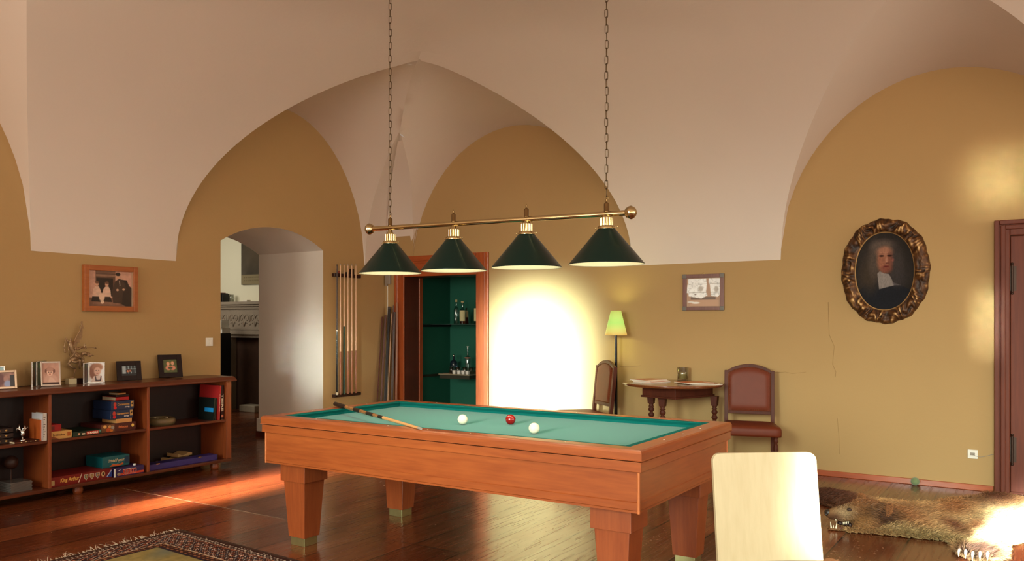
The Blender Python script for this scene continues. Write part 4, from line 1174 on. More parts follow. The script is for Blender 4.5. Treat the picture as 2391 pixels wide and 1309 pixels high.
# ------------------------------------------------------------------ pictures painted for the frames
def skin_(img, U, V, x, y, r, tone=(222, 178, 146), hair=(120, 80, 50), hr=1.25):
    img = blob(img, U, V, (x, y+r*0.25), (r*0.95*hr, r*1.15*hr), hair, 1, 0.15)
    img = blob(img, U, V, (x, y), (r*0.75, r), tone, 1, 0.15)
    for s in (-1, 1): img = blob(img, U, V, (x+s*r*0.3, y+r*0.15), (r*0.12, r*0.08), (60, 40, 34), 0.9, 0.3)
    return blob(img, U, V, (x, y-r*0.42), (r*0.25, r*0.08), (150, 80, 70), 0.8, 0.3)
def pic_family(U, V):
    img = flat(U, (196, 150, 130))
    n = vnoise(U, V, 14, 3)
    img = rect(img, U, V, 0.16, 0.30, 0.60, 1.02, (96, 66, 50)); img = rect(img, U, V, 0.17, 0.84, 0.60, 0.90, (140, 104, 84)); img = rect(img, U, V, 0.17, 0.93, 0.60, 1.02, (118, 84, 66))
    img = rect(img, U, V, 0.18, 0.28, 0.55, 0.80, (38, 24, 18))
    img = rect(img, U, V, -0.1, -0.1, 1.1, 0.24, (120, 84, 66)); img = rect(img, U, V, 0.1, 0.05, 0.7, 0.12, (150, 108, 88), 0.5)
    img = polyfill(img, U, V, [(0.55, 0.30), (0.66, 0.78), (0.86, 0.76), (0.92, 0.60), (1.01, 0.5), (1.01, -0.01), (0.86, -0.01), (0.70, 0.1)], (44, 28, 22))
    img = polyfill(img, U, V, [(0.55, 0.1), (0.52, 0.42), (0.60, 0.72), (0.70, 0.80), (0.80, 0.70), (0.86, 0.5), (0.78, 0.40), (0.75, 0.08)], (66, 46, 36))
    img = blob(img, U, V, (0.655, 0.86), (0.045, 0.075), (200, 150, 120), 1, 0.2); img = blob(img, U, V, (0.66, 0.92), (0.055, 0.05), (36, 22, 16), 1, 0.2)
    img = polyfill(img, U, V, [(0.685, 0.74), (0.70, 0.74), (0.715, 0.60), (0.70, 0.58)], (206, 180, 160))
    img = blob(img, U, V, (0.65, 0.47), (0.03, 0.035), (206, 160, 130), 1, 0.2); img = blob(img, U, V, (0.79, 0.49), (0.03, 0.03), (206, 160, 130), 1, 0.2)
    for x in (0.19, 0.41):
        img = polyfill(img, U, V, [(x-0.10, 0.26), (x-0.08, 0.48), (x-0.03, 0.56), (x+0.04, 0.56), (x+0.08, 0.46), (x+0.10, 0.24)], (216, 178, 156))
        img = polyfill(img, U, V, [(x-0.12, 0.13), (x-0.10, 0.27), (x+0.08, 0.27), (x+0.12, 0.12)], (40, 26, 20))
        img = blob(img, U, V, (x, 0.62), (0.04, 0.065), (206, 156, 128), 1, 0.2); img = blob(img, U, V, (x, 0.67), (0.045, 0.035), (110, 72, 50), 1, 0.2)
    img = blob(img, U, V, (0.30, 0.26), (0.065, 0.12), (222, 186, 160), 1, 0.2); img = blob(img, U, V, (0.31, 0.12), (0.04, 0.05), (226, 196, 170), 1, 0.2)
    return img*(0.9+0.2*n[..., None])
def pic_group(U, V):
    img = flat(U, (150, 110, 100)); img = img*(0.7+0.6*vnoise(U, V, 6, 5)[..., None])
    img = blob(img, U, V, (0.35, 0.5), (0.22, 0.45), (110, 70, 70), 1, 0.3); img = blob(img, U, V, (0.62, 0.55), (0.10, 0.2), (176, 130, 120), 1, 0.3)
    img = blob(img, U, V, (0.7, 0.2), (0.16, 0.25), (150, 160, 196), 1, 0.3); img = rect(img, U, V, 0.8, 0, 1, 0.8, (50, 46, 50)); return img
def pic_blue(U, V):
    img = flat(U, (170, 200, 206)); return rect(img, U, V, 0, 0, 1, 0.35, (120, 150, 160))
def pic_dark(U, V):
    img = flat(U, (26, 20, 16))*(0.5+vnoise(U, V, 8, 9)[..., None]); img = blob(img, U, V, (0.4, 0.85), (0.3, 0.15), (40, 90, 30), 0.8, 0.4)
    return blob(img, U, V, (0.5, 0.45), (0.2, 0.3), (110, 52, 26), 0.7, 0.5)
def pic_baby(U, V):
    img = flat(U, (186, 138, 120)); img = img*(0.9+0.2*vnoise(U, V, 5, 2)[..., None])
    img = blob(img, U, V, (0.5, 0.18), (0.42, 0.30), (196, 150, 132), 1, 0.2)
    img = blob(img, U, V, (0.46, 0.62), (0.30, 0.16), (104, 62, 52), 1, 0.15); img = blob(img, U, V, (0.45, 0.56), (0.19, 0.16), (226, 178, 156), 1, 0.15)
    img = blob(img, U, V, (0.46, 0.70), (0.22, 0.09), (176, 128, 110), 1, 0.2)
    for x in (0.38, 0.52): img = blob(img, U, V, (x, 0.57), (0.035, 0.02), (70, 34, 30), 1, 0.3)
    img = blob(img, U, V, (0.45, 0.48), (0.06, 0.02), (150, 70, 60), 1, 0.3)
    img = polyfill(img, U, V, [(0.3, 0.0), (0.42, 0.36), (0.62, 0.30), (0.9, 0.02)], (206, 164, 146))
    return rect(img, U, V, 0, 0, 1, 0.10, (60, 36, 34))
def pic_girl(U, V):
    img = flat(U, (244, 240, 240)); img = blob(img, U, V, (0.32, 0.55), (0.34, 0.42), (150, 92, 66), 1, 0.2)
    img = blob(img, U, V, (0.55, 0.78), (0.38, 0.20), (176, 120, 90), 1, 0.25); img = blob(img, U, V, (0.55, 0.56), (0.24, 0.22), (232, 186, 164), 1, 0.2)
    for x in (0.46, 0.64): img = blob(img, U, V, (x, 0.60), (0.035, 0.02), (70, 40, 34), 1, 0.3)
    img = blob(img, U, V, (0.55, 0.45), (0.08, 0.02), (170, 70, 60), 1, 0.3)
    img = polyfill(img, U, V, [(0.1, 0.0), (0.3, 0.3), (0.8, 0.34), (0.95, 0.0)], (230, 206, 196)); img = polyfill(img, U, V, [(0.38, 0.30), (0.44, 0.3), (0.5, 0.1), (0.72, 0.1), (0.78, 0.3), (0.84, 0.3), (0.80, 0.02), (0.42, 0.02)], (60, 30, 34))
    return img
def pic_couple(U, V):
    img = flat(U, (44, 48, 52)); img = rect(img, U, V, 0.06, 0.1, 0.30, 0.95, (176, 186, 190), 0.9, 0.05)
    for x in (0.44, 0.64, 0.88): img = rect(img, U, V, x, 0.2, x+0.035, 1, (170, 186, 190))
    img = rect(img, U, V, 0.3, 0.62, 1, 0.68, (160, 176, 180)); img = rect(img, U, V, 0, 0, 1, 0.22, (20, 20, 24))
    img = skin_(img, U, V, 0.42, 0.45, 0.11, (196, 120, 86), (40, 22, 18)); img = skin_(img, U, V, 0.58, 0.48, 0.10, (176, 106, 80), (30, 20, 18))
    return img
def pic_twins(U, V):
    img = flat(U, (84, 88, 48)); img = img*(0.85+0.3*vnoise(U, V, 6, 4)[..., None])
    for x in (0.36, 0.68):
        img = blob(img, U, V, (x, 0.36), (0.20, 0.17), (210, 130, 104), 1, 0.2); img = skin_(img, U, V, x+0.0, 0.66+0.03*(x > 0.5), 0.12, (220, 160, 130), (196, 130, 80), 1.1)
    return blob(img, U, V, (0.5, 0.36), (0.16, 0.08), (70, 74, 40), 1, 0.3)

def stand_frame(label, x, y, w, h, ang, lean, fm, border, pic, depth=0.014, z=None, group='picture frames on the bookcase', strut=0.055):
    """easel picture frame; ang = heading of its width direction, lean back in radians"""
    z = BZ if z is None else z
    t = thing('picture_frame', label, 'picture frame', (x, y, z), ang, group)
    cl, sl_ = math.cos(lean), math.sin(lean)
    u = Vector((1, 0, 0)); v = Vector((0, sl_, cl)); nrm = Vector((0, -cl, sl_))
    mb = MB(); o = Vector((0, 0, depth*sl_))
    def bar(a0, b0, a1, b1):
        c = o + u*((a0+a1)/2) + v*((b0+b1)/2)
        mb.obox(c, u, v, nrm, abs(a1-a0), abs(b1-b0), depth)
    bar(-w/2, 0, -w/2+border, h); bar(w/2-border, 0, w/2, h); bar(-w/2+border, 0, w/2-border, border); bar(-w/2+border, h-border, w/2-border, h)
    mb.build('frame', fm, t, local=True, bevel=min(0.002, border*0.3))
    b = border-0.001
    P = o + u*(-w/2+b) + v*b + nrm*0.001
    paint('photograph', w-2*b, h-2*b, 60, int(60*(h-2*b)/(w-2*b))+4, pic, P, u, v, M['print'], t, local=True)
    mb = MB(); mb.obox(o+v*(h*0.5)-nrm*(depth*0.45), u, v, nrm, w*0.96, h*0.97, depth*0.2)
    bb = o+v*(h*0.62)-nrm*(depth*0.5); ft = Vector((0, (h*0.62)*sl_+strut, 0.0))
    mb.obox((bb+ft)/2, u, (bb-ft), (bb-ft).cross(u), 0.03, (bb-ft).length, 0.003)
    mb.build('easel_back', M['black'], t, local=True)
    return t
M['pinkgold'] = mat('pale_gold', (206, 176, 150), 0.3, 0.7)
M['blackframe'] = mat('dark_frame', (34, 18, 16), 0.5, var=0.15, scale=30, spec=0.25)
A30 = math.radians(-24)
stand_frame('pale gold frame with a group photograph, at the left edge beside the folding frame', px_y(8, 890, 6.56).x, 6.560, 0.20, 0.145, math.radians(-12), 0.16, M['pinkgold'], 0.017, pic_group)
stand_frame('small silver frame with a pale blue photograph, standing behind the pale gold frame', px_y(-8, 870, 6.665).x, 6.665, 0.13, 0.175, math.radians(-10), 0.1, M['silver'], 0.010, pic_blue)
stand_frame('narrow silver frame with a sepia photograph of a baby in a bonnet, leaning', px_y(119.5, 890, 6.53).x, 6.530, 0.150, 0.205, A30, 0.30, M['silver'], 0.013, pic_baby, strut=0.02)
stand_frame('dark brown frame with a photograph of a couple before a window', px_y(302.5, 887, 6.60).x, 6.600, 0.212, 0.175, math.radians(-22), 0.26, M['blackframe'], 0.042, pic_couple)
stand_frame('dark brown squarish frame with a photograph of two babies, nearest the passage', px_y(399.5, 882, 6.60).x, 6.600, 0.218, 0.218, math.radians(-22), 0.30, M['blackframe'], 0.046, pic_twins, depth=0.02)
def folding(label, hx, hy, w, h, a1, a2, p1, p2, fm):
    """two leaves joined by a hinge at (hx,hy)"""
    t = thing('folding_frame', label, 'picture frame', (hx, hy, BZ), 0, 'picture frames on the bookcase')
    for (a, p) in ((a1, p1), (a2, p2)):
        u = Vector((math.cos(a), math.sin(a), 0)); v = Vector((0, 0, 1))
        # faces the side towards the camera
        n_ = Vector((-math.sin(a), math.cos(a), 0)); n_ = n_ if n_.dot(Vector((-4.0, -6.5, 0))) > 0 else -n_
        mb = MB(); bd = 0.009
        def bar(a0, b0, a1_, b1): mb.obox(u*((a0+a1_)/2)+v*((b0+b1)/2), u, v, n_, abs(a1_-a0), abs(b1-b0), 0.010)
        bar(0.003, 0, 0.003+bd, h); bar(w-bd, 0, w, h); bar(bd, 0, w-bd, bd); bar(bd, h-bd, w-bd, h)
        lf = mb.build('leaf', fm, t, local=True, bevel=0.002)
        if u.cross(v).dot(n_) > 0: paint('photograph', w-2*bd, h-2*bd, 50, 66, p, u*bd+v*bd+n_*0.002, u, v, M['print'], lf, local=True)
        else: paint('photograph', w-2*bd, h-2*bd, 50, 66, p, u*(w-bd)+v*bd+n_*0.002, -u, v, M['print'], lf, local=True)
    mb = MB(); mb.cyl((0, 0, 0.03), (0, 0, 0.05), 0.004, n=10); mb.cyl((0, 0, h-0.05), (0, 0, h-0.03), 0.004, n=10); mb.build('hinge', M['brass'], t, local=True)
    return t
folding('open folding silver frame with a dark photograph, left of the baby in a bonnet', px_y(84.5, 890, 6.64).x, 6.640, 0.125, 0.205, math.radians(226), math.radians(24), pic_dark, pic_dark, M['silver'])
folding('open folding silver frame with a photograph of a smiling girl, right of the winged statuette', px_y(206, 890, 6.645).x, 6.645, 0.135, 0.178, math.radians(222), math.radians(-24), pic_dark, pic_girl, M['silver'])

# ------------------------------------------------------------------ winged statuette
st = thing('winged_statuette', 'slender pale bronze statuette of a winged rearing figure on a small stone block', 'statuette', (4.16, 6.665, BZ))
SYY = 6.665
def q(X, Y, dy=0.0):
    p = px_y(130+X/8.183, 740+Y/8.183, SYY+dy); return p
M['bronze'] = mat('pale_bronze', (158, 126, 94), 0.4, 0.45, var=0.3, scale=60)
bz = min(q(300, 1160).z, BZ+0.05)
mb = MB()
def T(pts, rad, dys=None):
    P = [q(p[0], p[1], (dys[i] if dys else 0)) for i, p in enumerate(pts)]
    mb.tube(P, rad, 10)
    for p, r in zip(P, rad): mb.sphere(p, r*1.0, 10)
T([(285,1165),(335,1160),(350,1130)], [0.006,0.006,0.005])
T([(345,1150),(360,1060),(375,985)], [0.0045,0.0045,0.0065])
T([(375,985),(300,945),(245,895)], [0.007,0.012,0.011])
T([(245,895),(280,830),(340,790),(400,780)], [0.010,0.013,0.018,0.020])
T([(440,780),(455,860),(440,930),(462,985)], [0.022,0.014,0.008,0.006], [0.012]*4)
T([(500,800),(520,860),(500,930)], [0.022,0.013,0.008], [0.03]*3)
T([(480,770),(420,740),(350,680),(300,600),(280,520),(275,470)], [0.021,0.024,0.020,0.019,0.021,0.014])
T([(330,850),(380,860),(420,840)], [0.012,0.014,0.012], [-0.012]*3)
T([(285,470),(290,430),(283,398)], [0.010,0.0085,0.004])
T([(245,490),(225,450),(198,398)], [0.009,0.007,0.0055])
T([(198,398),(182,470),(165,560),(165,585)], [0.005,0.004,0.004,0.006])
T([(165,585),(172,630),(182,660)], [0.002,0.004,0.010])
T([(390,600),(430,610),(475,580),(540,572)], [0.016,0.013,0.010,0.009], [-0.01]*4)
T([(540,572),(560,545),(552,520)], [0.010,0.010,0.007], [-0.01]*3)
T([(570,600),(580,575),(560,560)], [0.007,0.008,0.006], [-0.01]*3)
T([(585,575),(650,577),(722,575)], [0.0012,0.0012,0.0012], [-0.01]*3)
T([(722,575),(745,578),(772,590)], [0.004,0.008,0.004], [-0.01]*3)
T([(395,590),(372,660),(330,730),(275,780)], [0.0045,0.004,0.004,0.003], [-0.024]*4)
T([(240,560),(242,640),(262,730)], [0.003,0.003,0.003], [-0.01]*3)
T([(420,760),(390,740),(360,700)], [0.014,0.014,0.01], [-0.015]*3)
mb.build('figure', M['bronze'], st)
mb = MB()
W1 = [(320,500),(360,410),(405,340),(440,280),(472,230),(488,200),(480,150),(478,105),(492,78),(514,75),(512,120),(518,160),(545,228),(520,212),(508,225),(512,290),(503,350),(510,362),(490,400),(488,432),(470,425),(455,440),(462,490),(435,488),(412,505),(395,560),(335,570)]
P = [q(a_, b_, 0.012) for a_, b_ in W1]
c0 = P[0]; mb.prism([(p.x-c0.x, p.z-c0.z) for p in P], (c0.x, SYY+0.008, c0.z), (1, 0, 0), (0, 0, 1), (0, 1, 0), 0.005)
T([(330,520),(400,370),(470,245),(495,150),(498,90)], [0.006,0.005,0.004,0.003,0.002], [0.006]*5)
for k in range(5):
    a_, b_ = (360+28*k, 470-60*k), (430+16*k, 480-70*k)
    T([a_, b_], [0.0028, 0.0012], [0.006]*2)
T([(450,215),(462,165),(475,160)], [0.002,0.003,0.002], [0.0]*3)
mb.build('wing', M['bronze'], st)
mb = MB()
T([(498,740),(520,690),(560,690),(600,700)], [0.010,0.014,0.016,0.013], [0.01]*4)
T([(560,690),(575,665)], [0.010,0.003], [0.01]*2); T([(600,700),(640,690),(655,700)], [0.012,0.007,0.004], [0.01]*3)
T([(600,715),(650,740),(665,755)], [0.012,0.007,0.003], [0.01]*3); T([(640,722),(700,724),(732,740)], [0.007,0.0045,0.002], [0.01]*3)
mb.build('tail', M['bronze'], st)
bl_, br_ = q(222, 1180), q(360, 1180)
mb = MB(); mb.box(bl_.x-0.002, SYY-0.028, BZ, br_.x+0.004, SYY+0.028, bz-0.004)
mb.build('stone_base', mat('pale_stone', (220, 206, 166), 0.6), st, bevel=0.002)
mb = MB(); mb.box(br_.x+0.004, SYY-0.028, BZ, br_.x+0.075, SYY+0.028, bz-0.006)  # shaded right face of the block, put in as a dark box
mb.build('wooden_base', M['darkwood'], st, bevel=0.002)  # dark wood colour stands for the shade on the block's right face
# thin cable lying along the wall on the bookcase top
mb = MB(); mb.tube([(3.62, 6.70, BZ+0.003), (3.70, 6.715, BZ+0.003), (3.80, 6.70, BZ+0.004), (3.93, 6.705, BZ+0.03), (4.02, 6.71, BZ+0.022), (4.12, 6.715, BZ+0.003)], 0.0028, 6)
tag(mb.build('cable', M['darkwood']), 'thin dark cable lying on the bookcase top behind the frames', 'cable')

# ------------------------------------------------------------------ framed photograph on the bookcase wall
t = thing('wall_picture', 'light brown wooden frame with a sepia family photograph, hanging above the bookcase', 'picture', (4.46, LY-0.02, 1.49), 0)
mb = MB(); x0, x1, z0, z1, fb = 4.196, 4.730, 1.490, 1.893, 0.046
y0, y1 = LY-0.045, LY-0.004
for (a_, c_, b_, d_) in ((x0, z0, x0+fb, z1), (x1-fb, z0, x1, z1), (x0+fb, z0, x1-fb, z0+fb), (x0+fb, z1-fb, x1-fb, z1)): mb.box(a_, y0, c_, b_, y1, d_)
mb.build('frame', wood('frame_wood', (150, 80, 34), (182, 104, 50), 'x', 0.45, 0.1, 1.5), t, bevel=0.003)
mb = MB(); i0 = fb
for (a_, c_, b_, d_) in ((x0+i0, z0+i0, x0+i0+0.006, z1-i0), (x1-i0-0.014, z0+i0, x1-i0, z1-i0)): mb.box(a_, y0+0.010, c_, b_, y1, d_)
mb.build('inner_edge', M['pinkgold'], t)
paint('photograph', x1-x0-2*fb, z1-z0-2*fb, 150, 110, pic_family, (x0+fb, y0+0.022, z0+fb), (1, 0, 0), (0, 0, 1), M['print'], t)

# light switch
t = thing('light_switch', 'white double light switch between the bookcase and the passage', 'light switch', (5.574, LY, 1.157))
mb = MB(); mb.box(5.531, LY-0.010, 1.158, 5.617, LY, 1.240); mb.build('plate', M['whiteplastic'], t, bevel=0.003)
for k in range(2):
    mb = MB(); mb.box(5.549+k*0.026, LY-0.016, 1.175, 5.573+k*0.026, LY-0.009, 1.223); mb.build('rocker', M['whiteplastic'], t, bevel=0.002)
# socket and its cable by the double door
t = thing('wall_socket', 'white wall socket with a plug-in cable left of the double door', 'socket', (RX, 0.478, 0.264))
mb = MB(); mb.box(RX-0.010, 0.440, 0.262, RX, 0.512, 0.336); mb.build('plate', M['whiteplastic'], t, bevel=0.003)
mb = MB(); mb.box(RX-0.016, 0.460, 0.290, RX-0.009, 0.494, 0.312); mb.build('insert', M['grey'], t, bevel=0.002)
mb = MB(); mb.tube([(RX-0.018, 0.475, 0.300), (RX-0.016, 0.455, 0.286), (RX-0.01, 0.42, 0.280), (RX-0.006, 0.38, 0.292), (RX-0.005, 0.33, 0.312)], 0.0022, 6); mb.build('cable', M['grey'], t)

# ------------------------------------------------------------------ cue rack
t = thing('cue_rack', 'two dark wooden rails of a cue rack on the wall between passage and corner', 'cue rack', (7.61, LY-0.03, 0.52))
for (z0, z1) in ((1.925, 1.965), (0.515, 0.552)):
    mb = MB(); mb.box(7.372, LY-0.045, z0, 7.845, LY, z1); mb.build('rack_rail', M['darkwood'], t, bevel=0.006)
for z in (1.945, 0.534):
    mb = MB(); mb.cyl((7.40, LY-0.05, z), (7.40, LY-0.044, z), 0.010, n=14); mb.build('screw_cap', M['nickel'], t)
M['maple'] = mat('maple_shaft', (222, 176, 136), 0.3, coat=0.3)
M['butt'] = wood('cue_butt_brown', (120, 62, 26), (160, 92, 46), 'z', 0.3, 0.4, 1.5)
M['greenbutt'] = mat('green_wrap', (16, 52, 34), 0.5)
kinds = [(787, 617, 'black', 'black cue with white bands, leftmost in the wall rack'),
         (795, 616, 'plain', 'maple cue with brown butt, second from the left in the wall rack'),
         (803.5, 616, 'green', 'cue with a dark green wrapped butt in the wall rack'),
         (812.5, 617, 'plain', 'maple cue with brown butt just right of the green-wrapped cue'),
         (821.5, 617, 'plain', 'maple cue with brown butt, second from the right in the wall rack'),
         (831, 617, 'plain', 'maple cue with brown butt, rightmost in the wall rack')]
for i, (px, py, kd, lab) in enumerate(kinds):
    yy = LY-0.052-0.012
    x = px_y(px, 700, yy).x; zt = px_y(px, py, yy).z; zb = 0.548
    cu = thing('billiard_cue', lab, 'billiard cue', (x, yy, zb), 0, 'billiard cues in the wall rack')
    L_ = zt-zb
    def part(f0, f1, r0, r1, nm, m):
        mb = MB(); mb.cyl((0, 0, L_*f0), (0, 0, L_*f1), r0, r1, 12); mb.build(nm, m, cu, local=True)
    if kd == 'black':
        part(0.0, 0.02, 0.0155, 0.0155, 'white_cap', M['ivory']); part(0.02, 0.49, 0.0150, 0.0105, 'butt', M['blackgloss']); part(0.49, 0.50, 0.0108, 0.0106, 'ring', M['ivory']); part(0.50, 0.995, 0.0100, 0.006, 'shaft', M['darkwood'])
    elif kd == 'green':
        part(0, 0.52, 0.0150, 0.0105, 'butt', M['greenbutt']); part(0.52, 0.99, 0.0095, 0.0062, 'shaft', M['maple'])
    else:
        part(0, 0.33, 0.0150, 0.0118, 'butt', M['butt']); part(0.33, 0.99, 0.0112, 0.0062, 'shaft', M['maple'])
        mb = MB(); 
        for k in range(3):
            an = k*2*PI/3+0.4; mb.obox((0.0105*math.cos(an), 0.0105*math.sin(an), L_*0.30), (-math.sin(an), math.cos(an), 0), (math.cos(an), math.sin(an), 0), (0, 0, 1), 0.006, 0.004, L_*0.12)
    part(0.99, 1.0, 0.0062, 0.006, 'tip', M['grey'] if kd != 'black' else M['black'])
mb = MB(); mb.sphere((7.47, LY-0.022, 1.965+0.014), 0.014, 12); tag(mb.build('chalk', cm_((150, 60, 40))), 'small reddish chalk piece on the left end of the upper rack rail', 'chalk')
mb = MB(); mb.sphere((7.60, LY-0.022, 1.965+0.012), 0.012, 12); tag(mb.build('chalk', cm_((40, 40, 44))), 'small dark chalk piece on the middle of the upper rack rail', 'chalk')
mb = MB(); mb.box(7.685, LY-0.035, 1.965, 7.725, LY-0.008, 2.03); mb.box(7.672, LY-0.03, 1.965, 7.684, LY-0.01, 2.03)
tag(mb.build('brush', cm_((40, 24, 20))), 'small dark upright brush on the right half of the upper rack rail', 'brush')

# ------------------------------------------------------------------ rods leaning in the corner
rods = [((8.06, 6.66), (8.27, 6.715), 1.46, 0.006, 'mahog', 'thin dark red rod, leftmost of the rods leaning in the corner'),
        ((8.11, 6.635), (8.30, 6.69), 1.48, 0.009, 'reveal', 'dark rod right beside the leftmost thin one in the corner'),
        ((8.15, 6.600), (8.33, 6.655), 1.585, 0.013, 'darkwood', 'thick dark square rod, tall one in the middle of the corner bundle'),
        ((8.12, 6.575), (8.30, 6.625), 1.56, 0.008, 'black', 'black rod left of the thin pale one in the corner'),
        ((8.17, 6.572), (8.335, 6.622), 1.50, 0.005, 'maple', 'thin pale rod in the middle of the corner bundle'),
        ((8.21, 6.532), (8.340, 6.590), 1.60, 0.008, 'reveal', 'brown wooden rod right of the thin pale one in the corner'),
        ((8.26, 6.495), (8.338, 6.540), 1.635, 0.011, 'butt', 'lighter brown rod, rightmost and tallest, beside the bar door frame'),
        ((8.17, 6.500), (8.285, 6.530), 1.52, 0.009, 'darkwood', 'dark brown rod in front of the lighter brown one in the corner')]
for (b_, t_, h, r, m, lab) in rods:
    A_ = Vector((b_[0], b_[1], 0)); B_ = Vector((t_[0], t_[1], h)); d_ = (B_-A_).normalized()
    mb = MB(); u_ = d_.orthogonal().normalized()
    mb.obox((A_+B_)/2+Vector((0, 0, r*0.1)), u_, d_.cross(u_), d_, 3.2*r, 2.4*r, (B_-A_).length)
    tag(mb.build('leaning_rod', M[m], bevel=0.002), lab, 'rod', 'rods leaning in the corner')
t = thing('wall_box', 'small pale grey box with a thin conduit, high in the corner beside the bar door', 'wall box', (RX, 6.69, 1.866))
mb = MB(); mb.box(RX-0.035, 6.648, 1.868, RX, 6.728, 1.99); mb.build('housing', M['grey'], t, bevel=0.006)
mb = MB(); mb.box(RX-0.028, 6.70, 1.85, RX-0.004, 6.728, 1.87); mb.build('connector', M['grey'], t)
mb = MB(); mb.box(RX-0.008, 6.700, 0.06, RX, 6.712, 1.85); mb.build('conduit', M['whiteplastic'], t)
# ------------------------------------------------------------------ bar shelves, bottles, glasses
US = 1.372; UT = 0.010
t = thing('glass_shelf', 'thin dark glass shelf in the green bar closet holding the tall bottles', 'shelf', (9.2, 5.85, US-UT))
mb = MB(); mb.box(9.0, CY0+0.01, US-UT, CX1, CY1, US); mb.build('plate', mat('smoked_glass', (60, 90, 84), 0.08, coat=0.4), t)
mb = MB(); mb.box(CX0+0.02, CY1-0.02, US-UT-0.03, CX1, CY1, US-UT); mb.build('bracket', M['black'], t)
LS = 0.735
t = thing('bar_shelf', 'short dark lower shelf in the bar closet holding glasses and white cups', 'shelf', (9.15, 6.05, LS-0.05))
mb = MB(); mb.box(8.90, 5.83, LS-0.012, 9.42, 6.305, LS); mb.build('board', mat('shelf_top', (150, 138, 112), 0.35), t)
mb = MB(); mb.box(8.915, 5.84, LS-0.06, CX1, 6.295, LS-0.012); mb.build('underside', M['shelfdark'], t)
mb = MB(); mb.box(CX0+0.1, CY1-0.02, LS-0.05, CX1, CY1, LS-0.02); mb.build('wall_batten', M['shelfdark'], t)
def bottle(label, x, y, z, h, r, prof, gm, cap, capm, lab=None, liquid=None, square=False):
    b = thing('bottle', label, 'bottle', (x, y, z), 0, 'bottles in the bar closet')
    mb = MB(); mb.lathe((0, 0, 0), [(rr*r, hh*h) for rr, hh in prof], 24); mb.build('glass', gm, b, local=True, fix=True)
    if liquid:
        mb = MB(); mb.lathe((0, 0, 0.004), [(r*0.9, 0), (r*0.9, liquid[1]*h)], 20); mb.build('liquid', liquid[0], b, local=True)
    mb = MB(); k = cap
    mb.lathe((0, 0, h*0.985), k, 16); mb.build('stopper', capm, b, local=True)
    if lab:
        z0, z1, a0, a1 = lab
        mb = MB(); n = 16; vs = []
        for i in range(n+1):
            an = math.radians(a0+(a1-a0)*i/n)
            vs += [((r*1.012)*math.cos(an), (r*1.012)*math.sin(an), z0*h), ((r*1.012)*math.cos(an), (r*1.012)*math.sin(an), z1*h)]
        mb.add(vs, [(2*i, 2*i+2, 2*i+3, 2*i+1) for i in range(n)], 0, True); mb.build('label', M['label'], b, local=True)
    return b
TALL = [(0.9, 0), (1, 0.02), (1, 0.62), (0.85, 0.70), (0.36, 0.78), (0.32, 0.82), (0.32, 0.98), (0.36, 1.0)]
FULL = [(0.9, 0), (1, 0.02), (1, 0.58), (0.8, 0.66), (0.34, 0.72), (0.30, 0.78), (0.30, 0.98), (0.36, 1.0)]
def bx_(px, X): return px_x(px, 750, X).y
bottle('clear tall bottle with a cork, leftmost on the glass shelf', 9.15, bx_(1065.5, 9.15), US, 0.285, 0.034, TALL, M['bottleglass'], [(0.010, 0), (0.013, 0.004), (0.013, 0.03), (0.010, 0.032)], M['cork'])
bottle('bottle with a big cream label and a cork, second on the glass shelf', 9.12, bx_(1080, 9.12), US, 0.278, 0.040, FULL, M['bottleglass'], [(0.009, -0.004), (0.020, 0), (0.021, 0.014), (0.015, 0.018)], M['cork'], (0.13, 0.62, 150, 270), (M['whisky'], 0.2))
bottle('short amber bottle behind the cream-labelled one', 9.26, bx_(1088.5, 9.26), US, 0.19, 0.036, FULL, M['whisky'], [(0.010, 0), (0.012, 0.02)], M['black'], (0.45, 0.9, 160, 260))
bottle('bottle with a cream and red label, half hidden by the right door casing', 9.15, bx_(1113, 9.15), US, 0.275, 0.038, FULL, M['bottleglass'], [(0.010, 0), (0.012, 0.02)], mat('red_cap', (150, 40, 30), 0.4), (0.13, 0.72, 150, 270))
b = bottle('dark clear decanter with a round silver stopper behind the glasses', 9.25, bx_(1059.5, 9.25), LS, 0.205, 0.050, [(0.9, 0), (1, 0.02), (1, 0.55), (0.85, 0.7), (0.25, 0.8), (0.22, 1.0)], mat('blue_glass', (90, 104, 130), 0.05, trans=0.9), [(0.004, 0), (0.016, 0.008), (0.018, 0.018), (0.012, 0.030), (0.0, 0.034)], M['silver'])
b = bottle('tall clear bottle with a flared white stopper on the lower shelf', 9.25, bx_(1092, 9.25), LS, 0.31, 0.038, FULL, M['bottleglass'], [(0.006, -0.01), (0.008, 0.02), (0.008, 0.034), (0.018, 0.042)], M['white'], None)
mb = MB(); mb.lathe((0, 0, 0.19), [(0.0392, 0), (0.0392, 0.010)], 20, cap=False); mb.build('neck_band', mat('pink_band', (220, 130, 110), 0.4), b, local=True)
gp = None
names_ = ['leftmost clear tumbler on the lower bar shelf', 'second clear tumbler from the left on the lower bar shelf', 'middle clear tumbler on the lower bar shelf', 'clear tumbler right of the middle one on the lower bar shelf', 'clear tumbler half hidden by the right door casing']
for i, px in enumerate((1054.5, 1070, 1086, 1101, 1113.5)):
    X_ = 9.07; y = bx_(px, X_)
    mb = MB(); mb.lathe((X_, y, LS), [(0.0, 0.008), (0.029, 0.008), (0.033, 0.085), (0.036, 0.085), (0.032, 0.0), (0.0, 0.0)], 24, cap=False)
    tag(mb.build('tumbler', M['glass'], fix=True), names_[i], 'glass', 'tumblers on the lower bar shelf')
names_ = ['white square cup, leftmost of the four at the shelf edge', 'white square cup, second from the left at the shelf edge', 'white square cup, third from the left at the shelf edge', 'white square cup, rightmost of the four at the shelf edge']
